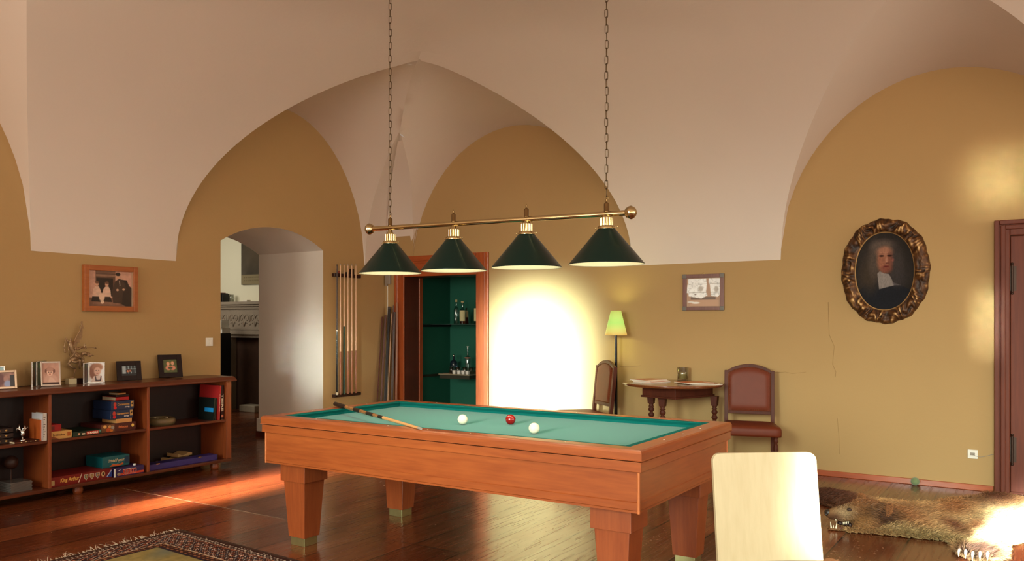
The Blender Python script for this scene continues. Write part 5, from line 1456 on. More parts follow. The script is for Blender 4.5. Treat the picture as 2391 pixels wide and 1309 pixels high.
for i, px in enumerate((1061.5, 1072.5, 1082.5, 1092.5)):
    y = bx_(px, 8.955)
    t = thing('cup', names_[i], 'cup', (8.955, y, LS), 0, 'white cups on the lower bar shelf')
    mb = MB(); w = 0.044
    mb.rbox(0, 0, 0, 0.046, w*0.86, w); mb.build('body', M['white'], t, local=True, bevel=0.003)
    mb = MB(); mb.box(-w*0.36, -w*0.36, 0.042, w*0.36, w*0.36, 0.0465); mb.build('hollow', M['shelfdark'] if i == 9 else M['jamb'], t, local=True)
mb = MB(); mb.lathe((8.97, 6.20, LS), [(0.06, 0), (0.075, 0.006), (0.073, 0.008), (0.055, 0.003), (0, 0.003)], 30)
tag(mb.build('saucer', M['pinkgold']), 'flat pale saucer at the left end of the lower bar shelf', 'saucer')

# ------------------------------------------------------------------ leather chairs (local: front = +x)
def leather_chair(label, x, y, heading, group='leather chairs by the portrait wall'):
    t = thing('leather_chair', label, 'chair', (x, y, 0), heading, group)
    W0, W1, D = 0.44, 0.53, 0.45            # rear / front width, depth; rear posts at x=0
    lean = 0.10
    def bp(h): return -lean*max(0, h-0.48)
    # seat
    n = 16; mb = MB(); prof = []
    ring = []
    pts = [(0.0, -W0/2+0.03), (0.0, W0/2-0.03), (D, W1/2), (D, -W1/2)]
    # rounded trapezoid outline
    out = []
    for k, (px_, py_) in enumerate([(0.015, -W0/2), (D, -W1/2), (D, W1/2), (0.015, W0/2)]):
        r = 0.045 if k in (1, 2) else 0.01
        sx = -1 if px_ > 0.1 else 1; sy = 1 if py_ < 0 else -1
        cx_, cy_ = px_+sx*r, py_+sy*r
        a0 = {0: 180, 1: 270, 2: 0, 3: 90}[k]
        for j in range(7):
            an = math.radians(a0+15*j); out.append((cx_+r*math.cos(an), cy_+r*math.sin(an)))
    cxm = sum(p[0] for p in out)/len(out); N_ = len(out)
    levels = [(1.0, 0.392), (1.01, 0.41), (1.012, 0.44), (1.0, 0.462), (0.96, 0.475), (0.8, 0.486), (0.5, 0.494), (0.0, 0.497)]
    vs = []
    for s, z in levels: vs += [(cxm+(p[0]-cxm)*s, p[1]*s, z) for p in out]
    fs = [tuple(reversed(range(N_)))]
    for k in range(len(levels)-1): fs += [(k*N_+i, k*N_+(i+1) % N_, (k+1)*N_+(i+1) % N_, (k+1)*N_+i) for i in range(N_)]
    mb.add(vs, fs, 0, True); mb.build('seat', M['leather'], t, local=True)
    # rear posts with the rear legs
    for s in (-1, 1):
        mb = MB(); y_ = s*(W0/2-0.018)
        path = [(-0.03, 0.0), (-0.01, 0.2), (0.0, 0.42), (0.0, 0.50), (bp(0.72), 0.72), (bp(0.945), 0.945)]
        sec = [(-0.019, -0.016), (0.019, -0.016), (0.019, 0.016), (-0.019, 0.016)]
        vs = [(px_+a_, y_+b_, z_) for px_, z_ in path for a_, b_ in sec]
        fs = [(3, 2, 1, 0), tuple(len(path)*4-4+k for k in range(4))]
        for k in range(len(path)-1): fs += [(k*4+i, k*4+(i+1) % 4, k*4+4+(i+1) % 4, k*4+4+i) for i in range(4)]
        mb.add(vs, fs); mb.build('rear_leg', M['mahog'], t, local=True, bevel=0.003)
    # turned front legs
    for s in (-1, 1):
        mb = MB(); c = (D-0.045, s*(W1/2-0.045), 0)
        mb.lathe(c, [(0.020, 0.0), (0.023, 0.03), (0.013, 0.06), (0.018, 0.09), (0.021, 0.14), (0.013, 0.19), (0.020, 0.205), (0.020, 0.215), (0.013, 0.225), (0.021, 0.27), (0.019, 0.31), (0.012, 0.335), (0.020, 0.35), (0.020, 0.36), (0.015, 0.37), (0.022, 0.394)], 18)
        mb.build('front_leg', M['mahog'], t, local=True)
    for s in (-1, 1):
        mb = MB(); mb.cyl((0.0, s*(W0/2-0.018), 0.13), (D-0.045, s*(W1/2-0.045), 0.13), 0.011, n=12); mb.build('stretcher', M['mahog'], t, local=True)
    mb = MB(); mb.cyl((D*0.5, -W0/2, 0.13), (D*0.5, W0/2, 0.13), 0.011, n=12); mb.build('stretcher', M['mahog'], t, local=True)
    # back frame: lower rail, arched crest
    hw = W0/2-0.036
    def arch(y_): return 0.945+0.060*math.cos(PI/2*min(1, abs(y_)/(hw+0.004)))**0.75
    zb0, zb1 = 0.545, 0.575
    mb = MB(); mb.box(bp(0.56)-0.014, -hw, zb0, bp(0.56)+0.014, hw, zb1); mb.build('lower_rail', M['mahog'], t, local=True, bevel=0.003)
    n = 24; vs = []
    for i in range(n+1):
        y_ = -hw-0.003+(2*hw+0.006)*i/n; z1_ = arch(y_); z0_ = z1_-0.028
        for (a_, z_) in ((-0.016, z0_), (0.016, z0_), (0.016, z1_), (-0.016, z1_)): vs.append((bp(z_)+a_, y_, z_))
    mb = MB(); mb.add(vs, [(k*4+i, k*4+(i+1) % 4, k*4+4+(i+1) % 4, k*4+4+i) for k in range(n) for i in range(4)]+[(0, 1, 2, 3), tuple(4*n+3-k for k in range(4))])
    mb.build('crest_rail', M['mahog'], t, local=True, bevel=0.002)
    # padded leather panel, bulging both ways
    nu, nv = 22, 26
    mb = MB()
    for sgn in (1, -1):
        vs = []
        for j in range(nv+1):
            for i in range(nu+1):
                uu = -1+2*i/nu; y_ = uu*hw; zt = arch(y_)-0.02; z_ = zb1-0.004+(zt-zb1+0.004)*j/nv
                e = min(1, (1-abs(uu))/0.22)*min(1, min(j, nv-j)/nv/0.16)
                bulge = 0.010+0.016*math.sin(PI/2*min(1, e))
                vs.append((bp(z_)+sgn*bulge, y_, z_))
        fs = [(j*(nu+1)+i, j*(nu+1)+i+1, (j+1)*(nu+1)+i+1, (j+1)*(nu+1)+i) for j in range(nv) for i in range(nu)]
        mb.add(vs, fs, 0, True)
    mb.build('back_panel', M['leather'], t, local=True, fix=True)
    mb = MB(); path = []
    for k in range(20): path.append((-hw+0.012+(2*hw-0.024)*k/19, zb1+0.010))
    for k in range(1, 19):
        z_ = zb1+0.010+(0.945-zb1-0.03)*k/18; path += [(-hw+0.012, z_), (hw-0.012, z_)]
    for k in range(20):
        y_ = -hw+0.014+(2*hw-0.028)*k/19; path.append((y_, arch(y_)-0.036))
    for (y_, z_) in path: mb.sphere((bp(z_)+0.0175, y_, z_), 0.0042, 6)
    mb.build('nail_trim', M['nail'], t, local=True)
    return t
leather_chair('brown leather chair with nail trim standing right of the round table, facing the room', 8.115, 2.215, math.radians(180+15))
leather_chair('brown leather chair with nail trim beside the floor lamp, turned to the bright wall', 8.10, 3.675, math.radians(139))

# ------------------------------------------------------------------ floor lamp
t = thing('floor_lamp', 'lit floor lamp with a dark pole and a yellow-green glass cone shade', 'floor lamp', (8.17, 3.557, 0))
mb = MB(); mb.lathe((0, 0, 0), [(0.10, 0), (0.10, 0.012), (0.09, 0.018), (0.012, 0.022)], 36); mb.build('base', M['blackgloss'], t, local=True)
mb = MB(); mb.lathe((0, 0, 0.02), [(0.018, 0), (0.017, 0.6), (0.013, 1.245)], 16); mb.build('pole', M['blackgloss'], t, local=True)
def lamp_shade_mat():
    m = bpy.data.materials.new('lit_glass_shade'); m.use_nodes = True; nt = m.node_tree
    b = nt.nodes['Principled BSDF']; b.inputs['Base Color'].default_value = (*s2l((150, 160, 96)), 1); b.inputs['Roughness'].default_value = 0.35
    b.inputs['Emission Color'].default_value = (*s2l((214, 226, 100)), 1); b.inputs['Emission Strength'].default_value = 0.85
    tc = nt.nodes.new('ShaderNodeTexCoord'); sx = nt.nodes.new('ShaderNodeSeparateXYZ'); nt.links.new(tc.outputs['Object'], sx.inputs[0])
    r = nt.nodes.new('ShaderNodeValToRGB'); mr = nt.nodes.new('ShaderNodeMapRange'); mr.inputs['From Min'].default_value = 1.262; mr.inputs['From Max'].default_value = 1.512
    nt.links.new(sx.outputs['Z'], mr.inputs['Value']); nt.links.new(mr.outputs[0], r.inputs[0])
    e = r.color_ramp.elements; e[0].position = 0; e[0].color = (*s2l((226, 150, 60)), 1); e[1].position = 1; e[1].color = (*s2l((196, 206, 96)), 1)
    for p, c in ((0.08, (228, 190, 96)), (0.22, (222, 214, 110)), (0.5, (176, 242, 112)), (0.75, (196, 238, 116))):
        q_ = e.new(p); q_.color = (*s2l(c), 1)
    nt.links.new(r.outputs[0], b.inputs['Emission Color'])
    return m
mb = MB(); mb.lathe((0, 0, 0), [(0.112, 1.262), (0.052, 1.512), (0.050, 1.512), (0.110, 1.262)], 48, cap=False); mb.build('lamp_shade', lamp_shade_mat(), t, local=True, fix=False)
mb = MB(); mb.sphere((0, 0, 1.34), 0.026, 14, sq=(1, 1, 1.3)); mb.build('bulb', mat('lamp_bulb', (255, 250, 220), 0.3, emit=(255, 246, 190), estr=10), t, local=True)
for (z, col, e) in ((1.46, (0.90, 0.95, 0.36), 5.0), (1.325, (0.90, 0.95, 0.40), 5.0)):
    l = bpy.data.lights.new('lamp_light', 'POINT'); l.energy = e; l.color = col; l.shadow_soft_size = 0.025
    lo = bpy.data.objects.new('lamp_light', l); COL.objects.link(lo); lo.location = (8.17, 3.557, z)

# ------------------------------------------------------------------ round side table
t = thing('round_table', 'dark oak round side table with turned legs between the two leather chairs', 'table', (7.870, 2.858, 0))
TT = 0.82
mb = MB(); mb.lathe((0, 0, TT-0.026), [(0.434, 0.0), (0.450, 0.004), (0.446, 0.010), (0.459, 0.013), (0.461, 0.020), (0.456, 0.026)], 72); mb.build('tabletop', M['mahog_top'], t, local=True)
ax = Vector((0.963, -0.27, 0)); ay = Vector((0.27, 0.963, 0)); c = Vector((0.07, -0.03, 0))
def apr(u0, v0, u1, v1, z0, z1): 
    mb.obox(c+ax*((u0+u1)/2)+ay*((v0+v1)/2)+Vector((0, 0, (z0+z1)/2)), ax, ay, (0, 0, 1), abs(u1-u0), abs(v1-v0), z1-z0)
mb = MB(); U_, V_2 = 0.30, 0.185
for (a_, b_, c_, d_) in ((-U_, -V_2, -U_+0.022, V_2), (U_-0.022, -V_2, U_, V_2), (-U_, -V_2, U_, -V_2+0.022), (-U_, V_2-0.022, U_, V_2)): apr(a_, b_, c_, d_, 0.70, TT-0.024)
e = 0.012
for (a_, b_, c_, d_) in ((-U_-e, -V_2-e, -U_+0.01, V_2+e), (U_-0.01, -V_2-e, U_+e, V_2+e), (-U_-e, -V_2-e, U_+e, -V_2+0.01), (-U_-e, V_2-0.01, U_+e, V_2+e)): apr(a_, b_, c_, d_, 0.688, 0.706)
mb.build('apron', M['mahog'], t, local=True, bevel=0.004)
def turned(px_, py_, nm='leg'):
    mb = MB(); mb.rbox(px_, py_, 0.60, 0.69, 0.052, 0.066)
    pr = [(0.022, 0.0), (0.030, 0.02), (0.030, 0.05), (0.018, 0.07), (0.024, 0.085)]
    z = 0.10
    while z < 0.56:
        pr += [(0.016, z), (0.027, z+0.014), (0.029, z+0.024), (0.027, z+0.034), (0.016, z+0.048)]; z += 0.052
    pr += [(0.030, z), (0.018, z+0.012), (0.024, 0.60)]
    mb.lathe((px_, py_, 0), pr, 20); mb.build(nm, M['mahog'], t, local=True)
for (x, y) in ((8.04, 3.13), (7.80, 2.925), (8.147, 2.545), (7.72, 2.68)):
    if (x, y) != (7.72, 2.68): turned(x-7.870, y-2.858)
# magazines
def mag_cover(seed, base):
    def f(U, V):
        img = flat(U, base)*(0.75+0.5*vnoise(U, V, 5, seed)[..., None])
        img = rect(img, U, V, 0.06, 0.8, 0.75, 0.94, (206, 60, 40)); img = blob(img, U, V, (0.5, 0.4), (0.3, 0.3), (196, 130, 90), 1, 0.3)
        return rect(img, U, V, 0.1, 0.06, 0.6, 0.14, (240, 226, 200))
    return f
def magazine(x, y, z, rz, label, seed, base, th=0.006, curl=0.0):
    t = thing('magazine', label, 'magazine', (x, y, z), rz, 'magazines on the round table')
    w, h = 0.21, 0.29
    mb = MB(); mb.box(-w/2, -h/2, 0, w/2, h/2, th-0.0008); mb.build('pages', M['paper'], t, local=True, bevel=0.0015)
    paint('cover', w, h, 30, 40, mag_cover(seed, base), (-w/2, -h/2, th), (1, 0, 0), (0, 1, 0), M['print'], t, local=True, thick=0.0007)
zz = TT+0.0002
for k, (dx, dy, r, lab) in enumerate(((0, 0, 1.25, 'lowest magazine of the left pile on the round table'), (0.012, 0.02, 1.32, 'middle magazine of the left pile on the round table'), (0.0, 0.035, 1.18, 'top magazine of the left pile on the round table'))):
    magazine(7.875+dx, 3.06+dy, zz+0.0085*k, r, lab, 11+k, ((216, 120, 70), (226, 176, 120), (206, 150, 110))[k], 0.008)
for k, (dx, dy, r, lab) in enumerate(((0.03, -0.10, 0.35, 'lowest magazine of the flat right pile on the round table'), (0.0, 0.0, 0.95, 'orange-covered magazine lying on top of the right pile on the round table'))):
    magazine(7.90+dx, 2.66+dy, zz+0.0075*k, r, lab, 21+k, ((160, 140, 130), (222, 120, 70))[k], 0.007)
t = thing('candle_glass', 'clear glass with a pale candle on the round table against the wall', 'candle glass', (8.24, 2.885, TT))
mb = MB(); mb.lathe((0, 0, 0), [(0.0, 0.016), (0.045, 0.016), (0.052, 0.132), (0.055, 0.132), (0.052, 0.0), (0.0, 0.0)], 32, cap=False); mb.build('glass', M['glass'], t, local=True)
mb = MB(); mb.lathe((0, 0, 0.017), [(0.040, 0), (0.042, 0.062), (0.038, 0.066), (0, 0.064)], 24); mb.build('candle', mat('wax', (206, 186, 120), 0.5), t, local=True)

# ------------------------------------------------------------------ small framed collage on the portrait wall
def pic_foil(U, V):
    img = flat(U, (176, 140, 116)); n = vnoise(U, V, 9, 31, 4); n2 = vnoise(U, V, 22, 37, 3)
    img = rect(img, U, V, 0.12, 0.24, 0.86, 0.34, (112, 90, 78)); img = rect(img, U, V, 0.10, 0.02, 0.95, 0.22, (190, 150, 122))
    foil = 246+30*(n-0.5)[..., None]*np.array([1, 1, 1.06])-90*np.clip(n2-0.55, 0, 1)[..., None]*2
    for poly in ([(0.04, 0.97), (0.58, 0.98), (0.60, 0.78), (0.58, 0.50), (0.62, 0.38), (0.44, 0.28), (0.06, 0.36), (0.05, 0.47), (0.0, 0.48), (0.02, 0.76), (0.05, 0.80)], [(0.66, 0.98), (0.99, 0.98), (0.98, 0.40), (0.92, 0.33), (0.72, 0.36), (0.69, 0.76), (0.65, 0.84)]):
        msk = polyfill(np.zeros(U.shape+(1,)), U, V, poly, (1,))[..., :1]
        img = img*(1-msk)+foil*msk
    for y in (0.78, 0.48): img = rect(img, U, V, 0.05, y, 0.60, y+0.012, (150, 140, 132), 0.7); img = rect(img, U, V, 0.68, y+0.01, 0.98, y+0.022, (150, 140, 132), 0.7)
    img = blob(img, U, V, (0.42, 0.62), (0.07, 0.09), (170, 160, 150), 0.8, 0.3); img = blob(img, U, V, (0.88, 0.60), (0.06, 0.10), (170, 160, 150), 0.8, 0.3); img = blob(img, U, V, (0.26, 0.42), (0.03, 0.02), (110, 90, 80), 0.8, 0.3)
    img = blob(img, U, V, (0.12, 0.16), (0.10, 0.02), (230, 226, 220), 1, 0.3); return blob(img, U, V, (0.27, 0.13), (0.12, 0.035), (236, 232, 226), 1, 0.3)
M['frame_red'] = wood('frame_redwood', (96, 60, 54), (132, 88, 80), 'z', 0.4, 0.2, 1.5)
y0, y1, z0, z1, fb = 2.515, 2.922, 1.512, 1.868, 0.037
t = thing('wall_picture', 'small square reddish wooden frame holding crumpled white pieces, above the round table', 'picture', (RX, (y0+y1)/2, z0))
mb = MB()
for (a_, c_, b_, d_) in ((y0, z0, y0+fb, z1), (y1-fb, z0, y1, z1), (y0+fb, z0, y1-fb, z0+fb), (y0+fb, z1-fb, y1-fb, z1)): mb.box(RX-0.028, a_, c_, RX-0.003, b_, d_)
mb.build('frame', M['frame_red'], t, bevel=0.003)
for (a_, b_) in ((y0, z0), (y1-fb, z0), (y0, z1-fb), (y1-fb, z1-fb)):
    mb = MB(); mb.box(RX-0.031, a_-0.002, b_-0.002, RX-0.02, a_+fb+0.002, b_+fb+0.002); mb.build('corner_mount', mat('pewter', (104, 98, 92), 0.4, 0.5), t, bevel=0.002)
paint('collage', y1-y0-2*fb, z1-z0-2*fb, 110, 100, pic_foil, (RX-0.012, y1-fb, z0+fb), (0, -1, 0), (0, 0, 1), M['print'], t)
mb = MB(); mb.tube([(RX-0.015, (y0+y1)/2+0.008*math.cos(k*PI/6), z1+0.006+0.008*math.sin(k*PI/6)) for k in range(12)], 0.0015, 6, closed=True); mb.build('hanging_ring', M['brass'], t)

# ------------------------------------------------------------------ oval portrait
def pic_portrait(U, V):
    n = vnoise(U, V, 5, 41, 4)[..., None]
    img = flat(U, (44, 38, 34))*(0.75+0.5*n)
    img = blob(img, U, V, (0.42, 0.60), (0.42, 0.38), (70, 60, 52), 0.8, 0.6)
    img = polyfill(img, U, V, [(0.0, 0.0), (0.02, 0.20), (0.20, 0.36), (0.42, 0.44), (0.75, 0.32), (0.98, 0.24), (1.0, 0.0)], (34, 34, 38))
    img = blob(img, U, V, (0.25, 0.45), (0.16, 0.20), (74, 60, 46), 0.9, 0.5); img = blob(img, U, V, (0.33, 0.64), (0.10, 0.22), (96, 80, 66), 0.9, 0.45)
    img = blob(img, U, V, (0.47, 0.83), (0.19, 0.07), (110, 92, 78), 0.9, 0.4); img = blob(img, U, V, (0.70, 0.60), (0.10, 0.22), (74, 64, 58), 0.7, 0.5); img = blob(img, U, V, (0.73, 0.42), (0.12, 0.12), (64, 56, 54), 0.7, 0.5)
    img = blob(img, U, V, (0.50, 0.64), (0.125, 0.165), (170, 108, 78), 1, 0.3); img = blob(img, U, V, (0.50, 0.75), (0.13, 0.06), (190, 130, 98), 0.8, 0.4)
    img = blob(img, U, V, (0.53, 0.53), (0.09, 0.045), (140, 76, 58), 0.8, 0.4)
    img = blob(img, U, V, (0.60, 0.62), (0.045, 0.12), (128, 76, 58), 0.7, 0.5)
    for x in (0.45, 0.585): img = blob(img, U, V, (x, 0.695), (0.04, 0.012), (52, 28, 22), 0.95, 0.4); img = blob(img, U, V, (x, 0.722), (0.045, 0.007), (120, 76, 58), 0.6, 0.6)
    img = blob(img, U, V, (0.535, 0.635), (0.018, 0.05), (206, 144, 110), 0.8, 0.5); img = blob(img, U, V, (0.545, 0.600), (0.028, 0.012), (110, 58, 44), 0.8, 0.4)
    img = blob(img, U, V, (0.53, 0.560), (0.045, 0.009), (112, 44, 38), 0.95, 0.4); img = blob(img, U, V, (0.64, 0.64), (0.02, 0.02), (170, 96, 80), 0.8, 0.5)
    img = polyfill(img, U, V, [(0.38, 0.47), (0.42, 0.50), (0.50, 0.47), (0.575, 0.46), (0.62, 0.40), (0.66, 0.315), (0.41, 0.270)], (156, 142, 128), 1)
    img = polyfill(img, U, V, [(0.66, 0.315), (0.62, 0.36), (0.78, 0.315)], (112, 100, 94), 0.8)
    img = img*(0.80+0.12*vnoise(U, V, 60, 43, 1)[..., None])
    return img*np.array([0.95, 0.97, 1.04])
OY, OZ, AW, AH = 1.129, 1.842, 0.346, 0.459
t = thing('oval_portrait', 'oval portrait of a long-haired man with a white collar in a carved gilt frame', 'painting', (RX, OY, OZ-AH))
NT, NP = 420, 26; vs = []; cols = []
_a = np.linspace(0, 1, NT, endpoint=False); CN = vnoise(*np.meshgrid(32*_a/32*1.0, np.linspace(0, 0.14, NP+1), indexing='ij'), 64, 33, 3)
for i in range(NT):
    th_ = 2*PI*i/NT
    k_o = 1+0.012*math.sin(12*th_+0.6)+0.006*math.sin(31*th_)
    for j in range(NP+1):
        s_ = j/NP
        ex_ = 2.15
        def se(a_, b_):
            c_, s2 = math.cos(th_), math.sin(th_)
            r_ = (abs(c_)**ex_+abs(s2)**ex_)**(-1/ex_)
            return a_*r_*c_, b_*r_*s2
        xi, zi = se(0.226, 0.335); xo, zo = se(AW*k_o, AH*k_o)
        y_ = xi+(xo-xi)*s_; z_ = zi+(zo-zi)*s_
        prof_ = 0.018+0.035*math.sin(PI*min(1, s_*1.05))**0.7
        wv = 0.55*math.sin(5*th_+1.3)+0.5*math.sin(13*th_+4.2*s_)
        w1 = math.sin(11*th_+4.5*s_+wv)*math.sin(PI*s_)
        fl = math.sin(9*s_*math.cos(5.5*th_+wv)+26*th_+3*wv)
        w2 = fl*math.sin(PI*s_); w3 = math.sin(41*th_+11*s_*math.sin(11*th_)+2*wv)*0.7; w4 = float(CN[int((th_/(2*PI))*NT) % NT, j])*2-1
        rel = 0.011*w1+0.008*w2+0.004*w3*math.sin(PI*s_)+0.006*w4*math.sin(PI*s_)
        dpt = max(0.004, prof_+rel)
        if j == NP: dpt = 0.002
        vs.append((RX-dpt, OY-y_, OZ+z_))
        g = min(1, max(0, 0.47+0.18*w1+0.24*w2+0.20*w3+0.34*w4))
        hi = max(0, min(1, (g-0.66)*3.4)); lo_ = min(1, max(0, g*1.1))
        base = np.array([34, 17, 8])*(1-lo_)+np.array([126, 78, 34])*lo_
        base = base*(1-hi)+np.array([222, 184, 128])*hi  # ridge highlights and recess shade painted into the carving colour
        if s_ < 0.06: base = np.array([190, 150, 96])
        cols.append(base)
fs = [(i*(NP+1)+j, i*(NP+1)+j+1, ((i+1) % NT)*(NP+1)+j+1, ((i+1) % NT)*(NP+1)+j) for i in range(NT) for j in range(NP)]
M['gilt'] = attr_mat('gilt_carving', 0.5, 0.25)
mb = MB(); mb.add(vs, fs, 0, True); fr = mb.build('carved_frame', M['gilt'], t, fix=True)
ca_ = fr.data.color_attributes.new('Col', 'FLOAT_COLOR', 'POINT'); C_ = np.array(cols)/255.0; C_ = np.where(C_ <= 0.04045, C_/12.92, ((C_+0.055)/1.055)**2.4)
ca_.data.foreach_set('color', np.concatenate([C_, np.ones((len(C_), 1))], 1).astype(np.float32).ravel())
# canvas: a grid clipped to the oval
W_, H_ = 0.464, 0.684; nx, ny = 150, 220
cv = paint('canvas', W_, H_, nx, ny, pic_portrait, (RX-0.014, OY+W_/2, OZ-H_/2), (0, -1, 0), (0, 0, 1), M['canvas'], t, thick=0.008)
import bmesh
bm = bmesh.new(); bm.from_mesh(cv.data)
kill = []
for f in bm.faces:
    c_ = f.calc_center_median(); yy_ = (c_.y+t.location.y-OY)/0.231; zz_ = (c_.z+t.location.z-OZ)/0.341
    if abs(yy_)**2.15+abs(zz_)**2.15 > 1.0: kill.append(f)
bmesh.ops.delete(bm, geom=kill, context='FACES'); bm.to_mesh(cv.data); bm.free()
# ------------------------------------------------------------------ oriental rug
RW_, RH_ = 1.75, 2.5
def rug_col(U, V):
    X = U*RW_+0.014*(vnoise(U*RW_, V*RH_, 12, 55)-0.5); Y = V*RH_+0.014*(vnoise(U*RW_, V*RH_, 12, 56)-0.5)
    dx = np.minimum(X, RW_-X); dy = np.minimum(Y, RH_-Y)
    e = np.minimum(dx/0.37, dy/0.27)                  # 0 edge .. 1 field
    s = np.where(dx/0.37 < dy/0.27, Y, X)             # running coordinate along the border
    n = vnoise(X, Y, 30, 51, 3); n2 = vnoise(X, Y, 90, 52, 2)
    img = flat(U, (62, 34, 28))*(0.7+0.6*n[..., None])
    def put(mask, col): 
        k = mask.astype(float)[..., None]; return img*(1-k)+np.array(col, float)*k*(0.8+0.4*n2[..., None])
    img = put(e < 0.06, (70, 50, 40))
    b1 = (e > 0.10) & (e < 0.24)
    img = put(b1 & (np.sin(s*2*PI/0.030)+np.sin(e*90) > 0.75), (206, 186, 166))
    img = put((e > 0.255) & (e < 0.275), (150, 90, 66))
    b2 = (e > 0.29) & (e < 0.72)
    c_ = np.sin(s*2*PI/0.085)*np.cos((e-0.505)*2*PI/0.215)
    img = put(b2 & (c_ > 0.62), (136, 62, 40)); img = put(b2 & (c_ < -0.66), (36, 40, 58))
    f = np.sin(s*2*PI/0.0425+1)*np.sin((e)*2*PI/0.107+0.4)
    img = put(b2 & (f > 0.80), (214, 196, 178)); img = put(b2 & (f < -0.88), (196, 150, 120))
    img = put(b2 & (n2 > 0.80), (196, 176, 158))
    img = put((e > 0.73) & (e < 0.76), (190, 160, 130)); img = put((e > 0.76) & (e < 0.92) & (np.sin(s*2*PI/0.045)+np.cos(e*2*PI/0.08) > 0.9), (150, 96, 64))
    img = put((e > 0.92) & (e < 0.96), (40, 34, 44))
    fld = e >= 0.97
    k = fld.astype(float)[..., None]
    fc = flat(U, (140, 122, 74))*(0.88+0.24*n[..., None]); fc = blob(fc, U, V, (0.82, 0.86), (0.10, 0.03), (104, 110, 104), 0.7, 0.6, 0.3); fc = blob(fc, U, V, (0.55, 0.6), (0.22, 0.2), (120, 60, 44), 1, 0.2)
    return img*(1-k)+fc*k
rug = thing('oriental_rug', 'worn fringed oriental rug with an olive field and flecked brown border, on the floorboards', 'rug', (2.7, 3.45, 0))
vv = Vector((0.063, 1, 0)).normalized()
paint('pile', RW_, RH_, 290, 410, rug_col, (3.646-RW_-RH_*vv.x, 4.70-RH_*vv.y, 0.009), (1, 0, 0), vv, attr_mat('rug_wool', 0.95, spec=0.1), rug, thick=0.0085)
mb = MB(); rr2 = random.Random(5)
x = 3.646-RW_
while x < 3.65:
    for k in range(rr2.choice((1, 2, 3))):
        a_ = rr2.uniform(-0.9, 0.9); L_ = rr2.uniform(0.02, 0.06); h = rr2.uniform(0.004, 0.030) if rr2.random() < 0.45 else 0.006
        x0 = x+rr2.uniform(-0.006, 0.006)
        mb.tube([(x0, 4.697, 0.005), (x0+L_*0.4*a_, 4.70+L_*0.5, 0.004+h*0.7), (x0+L_*0.8*a_, 4.70+L_*0.8, 0.004+h)], [0.0022, 0.0018, 0.0008], 5)
    x += rr2.uniform(0.012, 0.026)
o = mb.build('fringe', mat('fringe', (196, 178, 156), 0.9), rug)

# ------------------------------------------------------------------ pale wooden chair in the foreground (local: front = +x)
t = thing('wooden_chair', 'pale beech chair with a plain board back in the foreground, right of the billiard table', 'chair', (3.487, 0.868, 0), math.radians(220.2))
W_ = 0.428; z0, z1 = 0.456, 0.876; tp = -0.056; r_ = 0.032
out = []
for (cx_, cz_, a0) in ((-W_/2+0.006, z0+0.006, 180), (W_/2-0.006, z0+0.006, 270), (W_/2-r_, z1-r_, 0), (-W_/2+r_, z1-r_, 90)):
    rr = 0.006 if cz_ < 0.6 else r_
    for k in range(7):
        an = math.radians(a0+15*k); out.append((cx_+rr*math.cos(an), cz_+rr*math.sin(an)))
mb = MB(); n = 12
def bx(z, y): return tp*((z-z0)/(z1-z0))-0.010*(1-(y/(W_/2))**2)
# panel as a curved slab: strips across the width
NX = 24; NZ = 20; front = []; 
zt = lambda y: z1 if abs(y) < W_/2-r_ else z1-r_+math.sqrt(max(0, r_*r_-(abs(y)-(W_/2-r_))**2))
ys = sorted(set([-W_/2+W_*i/NX for i in range(NX+1)]+[s*(W_/2-r_*(1-math.sin(math.radians(a_)))) for s in (-1, 1) for a_ in (0, 20, 40, 60, 75, 90)]))
vs = []; m_ = len(ys)
for side, dx in ((0, 0.0), (1, -0.018)):
    for y in ys:
        for j in range(NZ+1):
            z = z0+(zt(y)-z0)*j/NZ; vs.append((bx(z, y)+dx, y, z))
K = NZ+1; O2 = m_*K; fs = []
for i in range(m_-1):
    for j in range(NZ):
        fs.append((i*K+j, i*K+j+1, (i+1)*K+j+1, (i+1)*K+j)); fs.append((O2+i*K+j, O2+(i+1)*K+j, O2+(i+1)*K+j+1, O2+i*K+j+1))
    fs.append((i*K, (i+1)*K, O2+(i+1)*K, O2+i*K)); fs.append((i*K+NZ, O2+i*K+NZ, O2+(i+1)*K+NZ, (i+1)*K+NZ))
for j in range(NZ):
    fs.append((j, O2+j, O2+j+1, j+1)); i = m_-1; fs.append((i*K+j, i*K+j+1, O2+i*K+j+1, O2+i*K+j))
mb.add(vs, fs); mb.build('backrest', M['beech'], t, local=True, bevel=0.003)
sh_ = [(-0.035, -0.262), (-0.045, -0.24), (-0.030, 0.0), (-0.045, 0.24), (-0.035, 0.262), (0.0, 0.275), (0.40, 0.245), (0.43, 0.21), (0.44, 0), (0.43, -0.21), (0.40, -0.245), (0.0, -0.275)]
mb = MB(); mb.prism([(p[0]+0.01, p[1]) for p in sh_], (0, 0, 0.436), (1, 0, 0), (0, 1, 0), (0, 0, 1), 0.022); mb.build('seat', wood('seat_wood', (96, 56, 34), (130, 82, 54), 'x', 0.25, 0.4), t, local=True, bevel=0.006)
for (x, y) in ((0.01, -0.19), (0.01, 0.19), (0.38, -0.2), (0.38, 0.2)):
    mb = MB(); mb.cyl((x*0.95+0.01, y*1.05, 0), (x, y, 0.436), 0.014, 0.019, 14); mb.build('leg', M['beech'], t, local=True)

# ------------------------------------------------------------------ tennis ball
mb = MB(); mb.sphere((RX-0.018-0.0345, px_x(2137, 1122, RX-0.05).y, 0.034), 0.034, 28)
tb_ = mb.build('tennis_ball', mat('ball_felt', (112, 130, 90), 0.95, var=0.1, scale=150, sheen=0.4)); tag(tb_, 'green ball lying on the floor against the skirting of the portrait wall', 'ball')

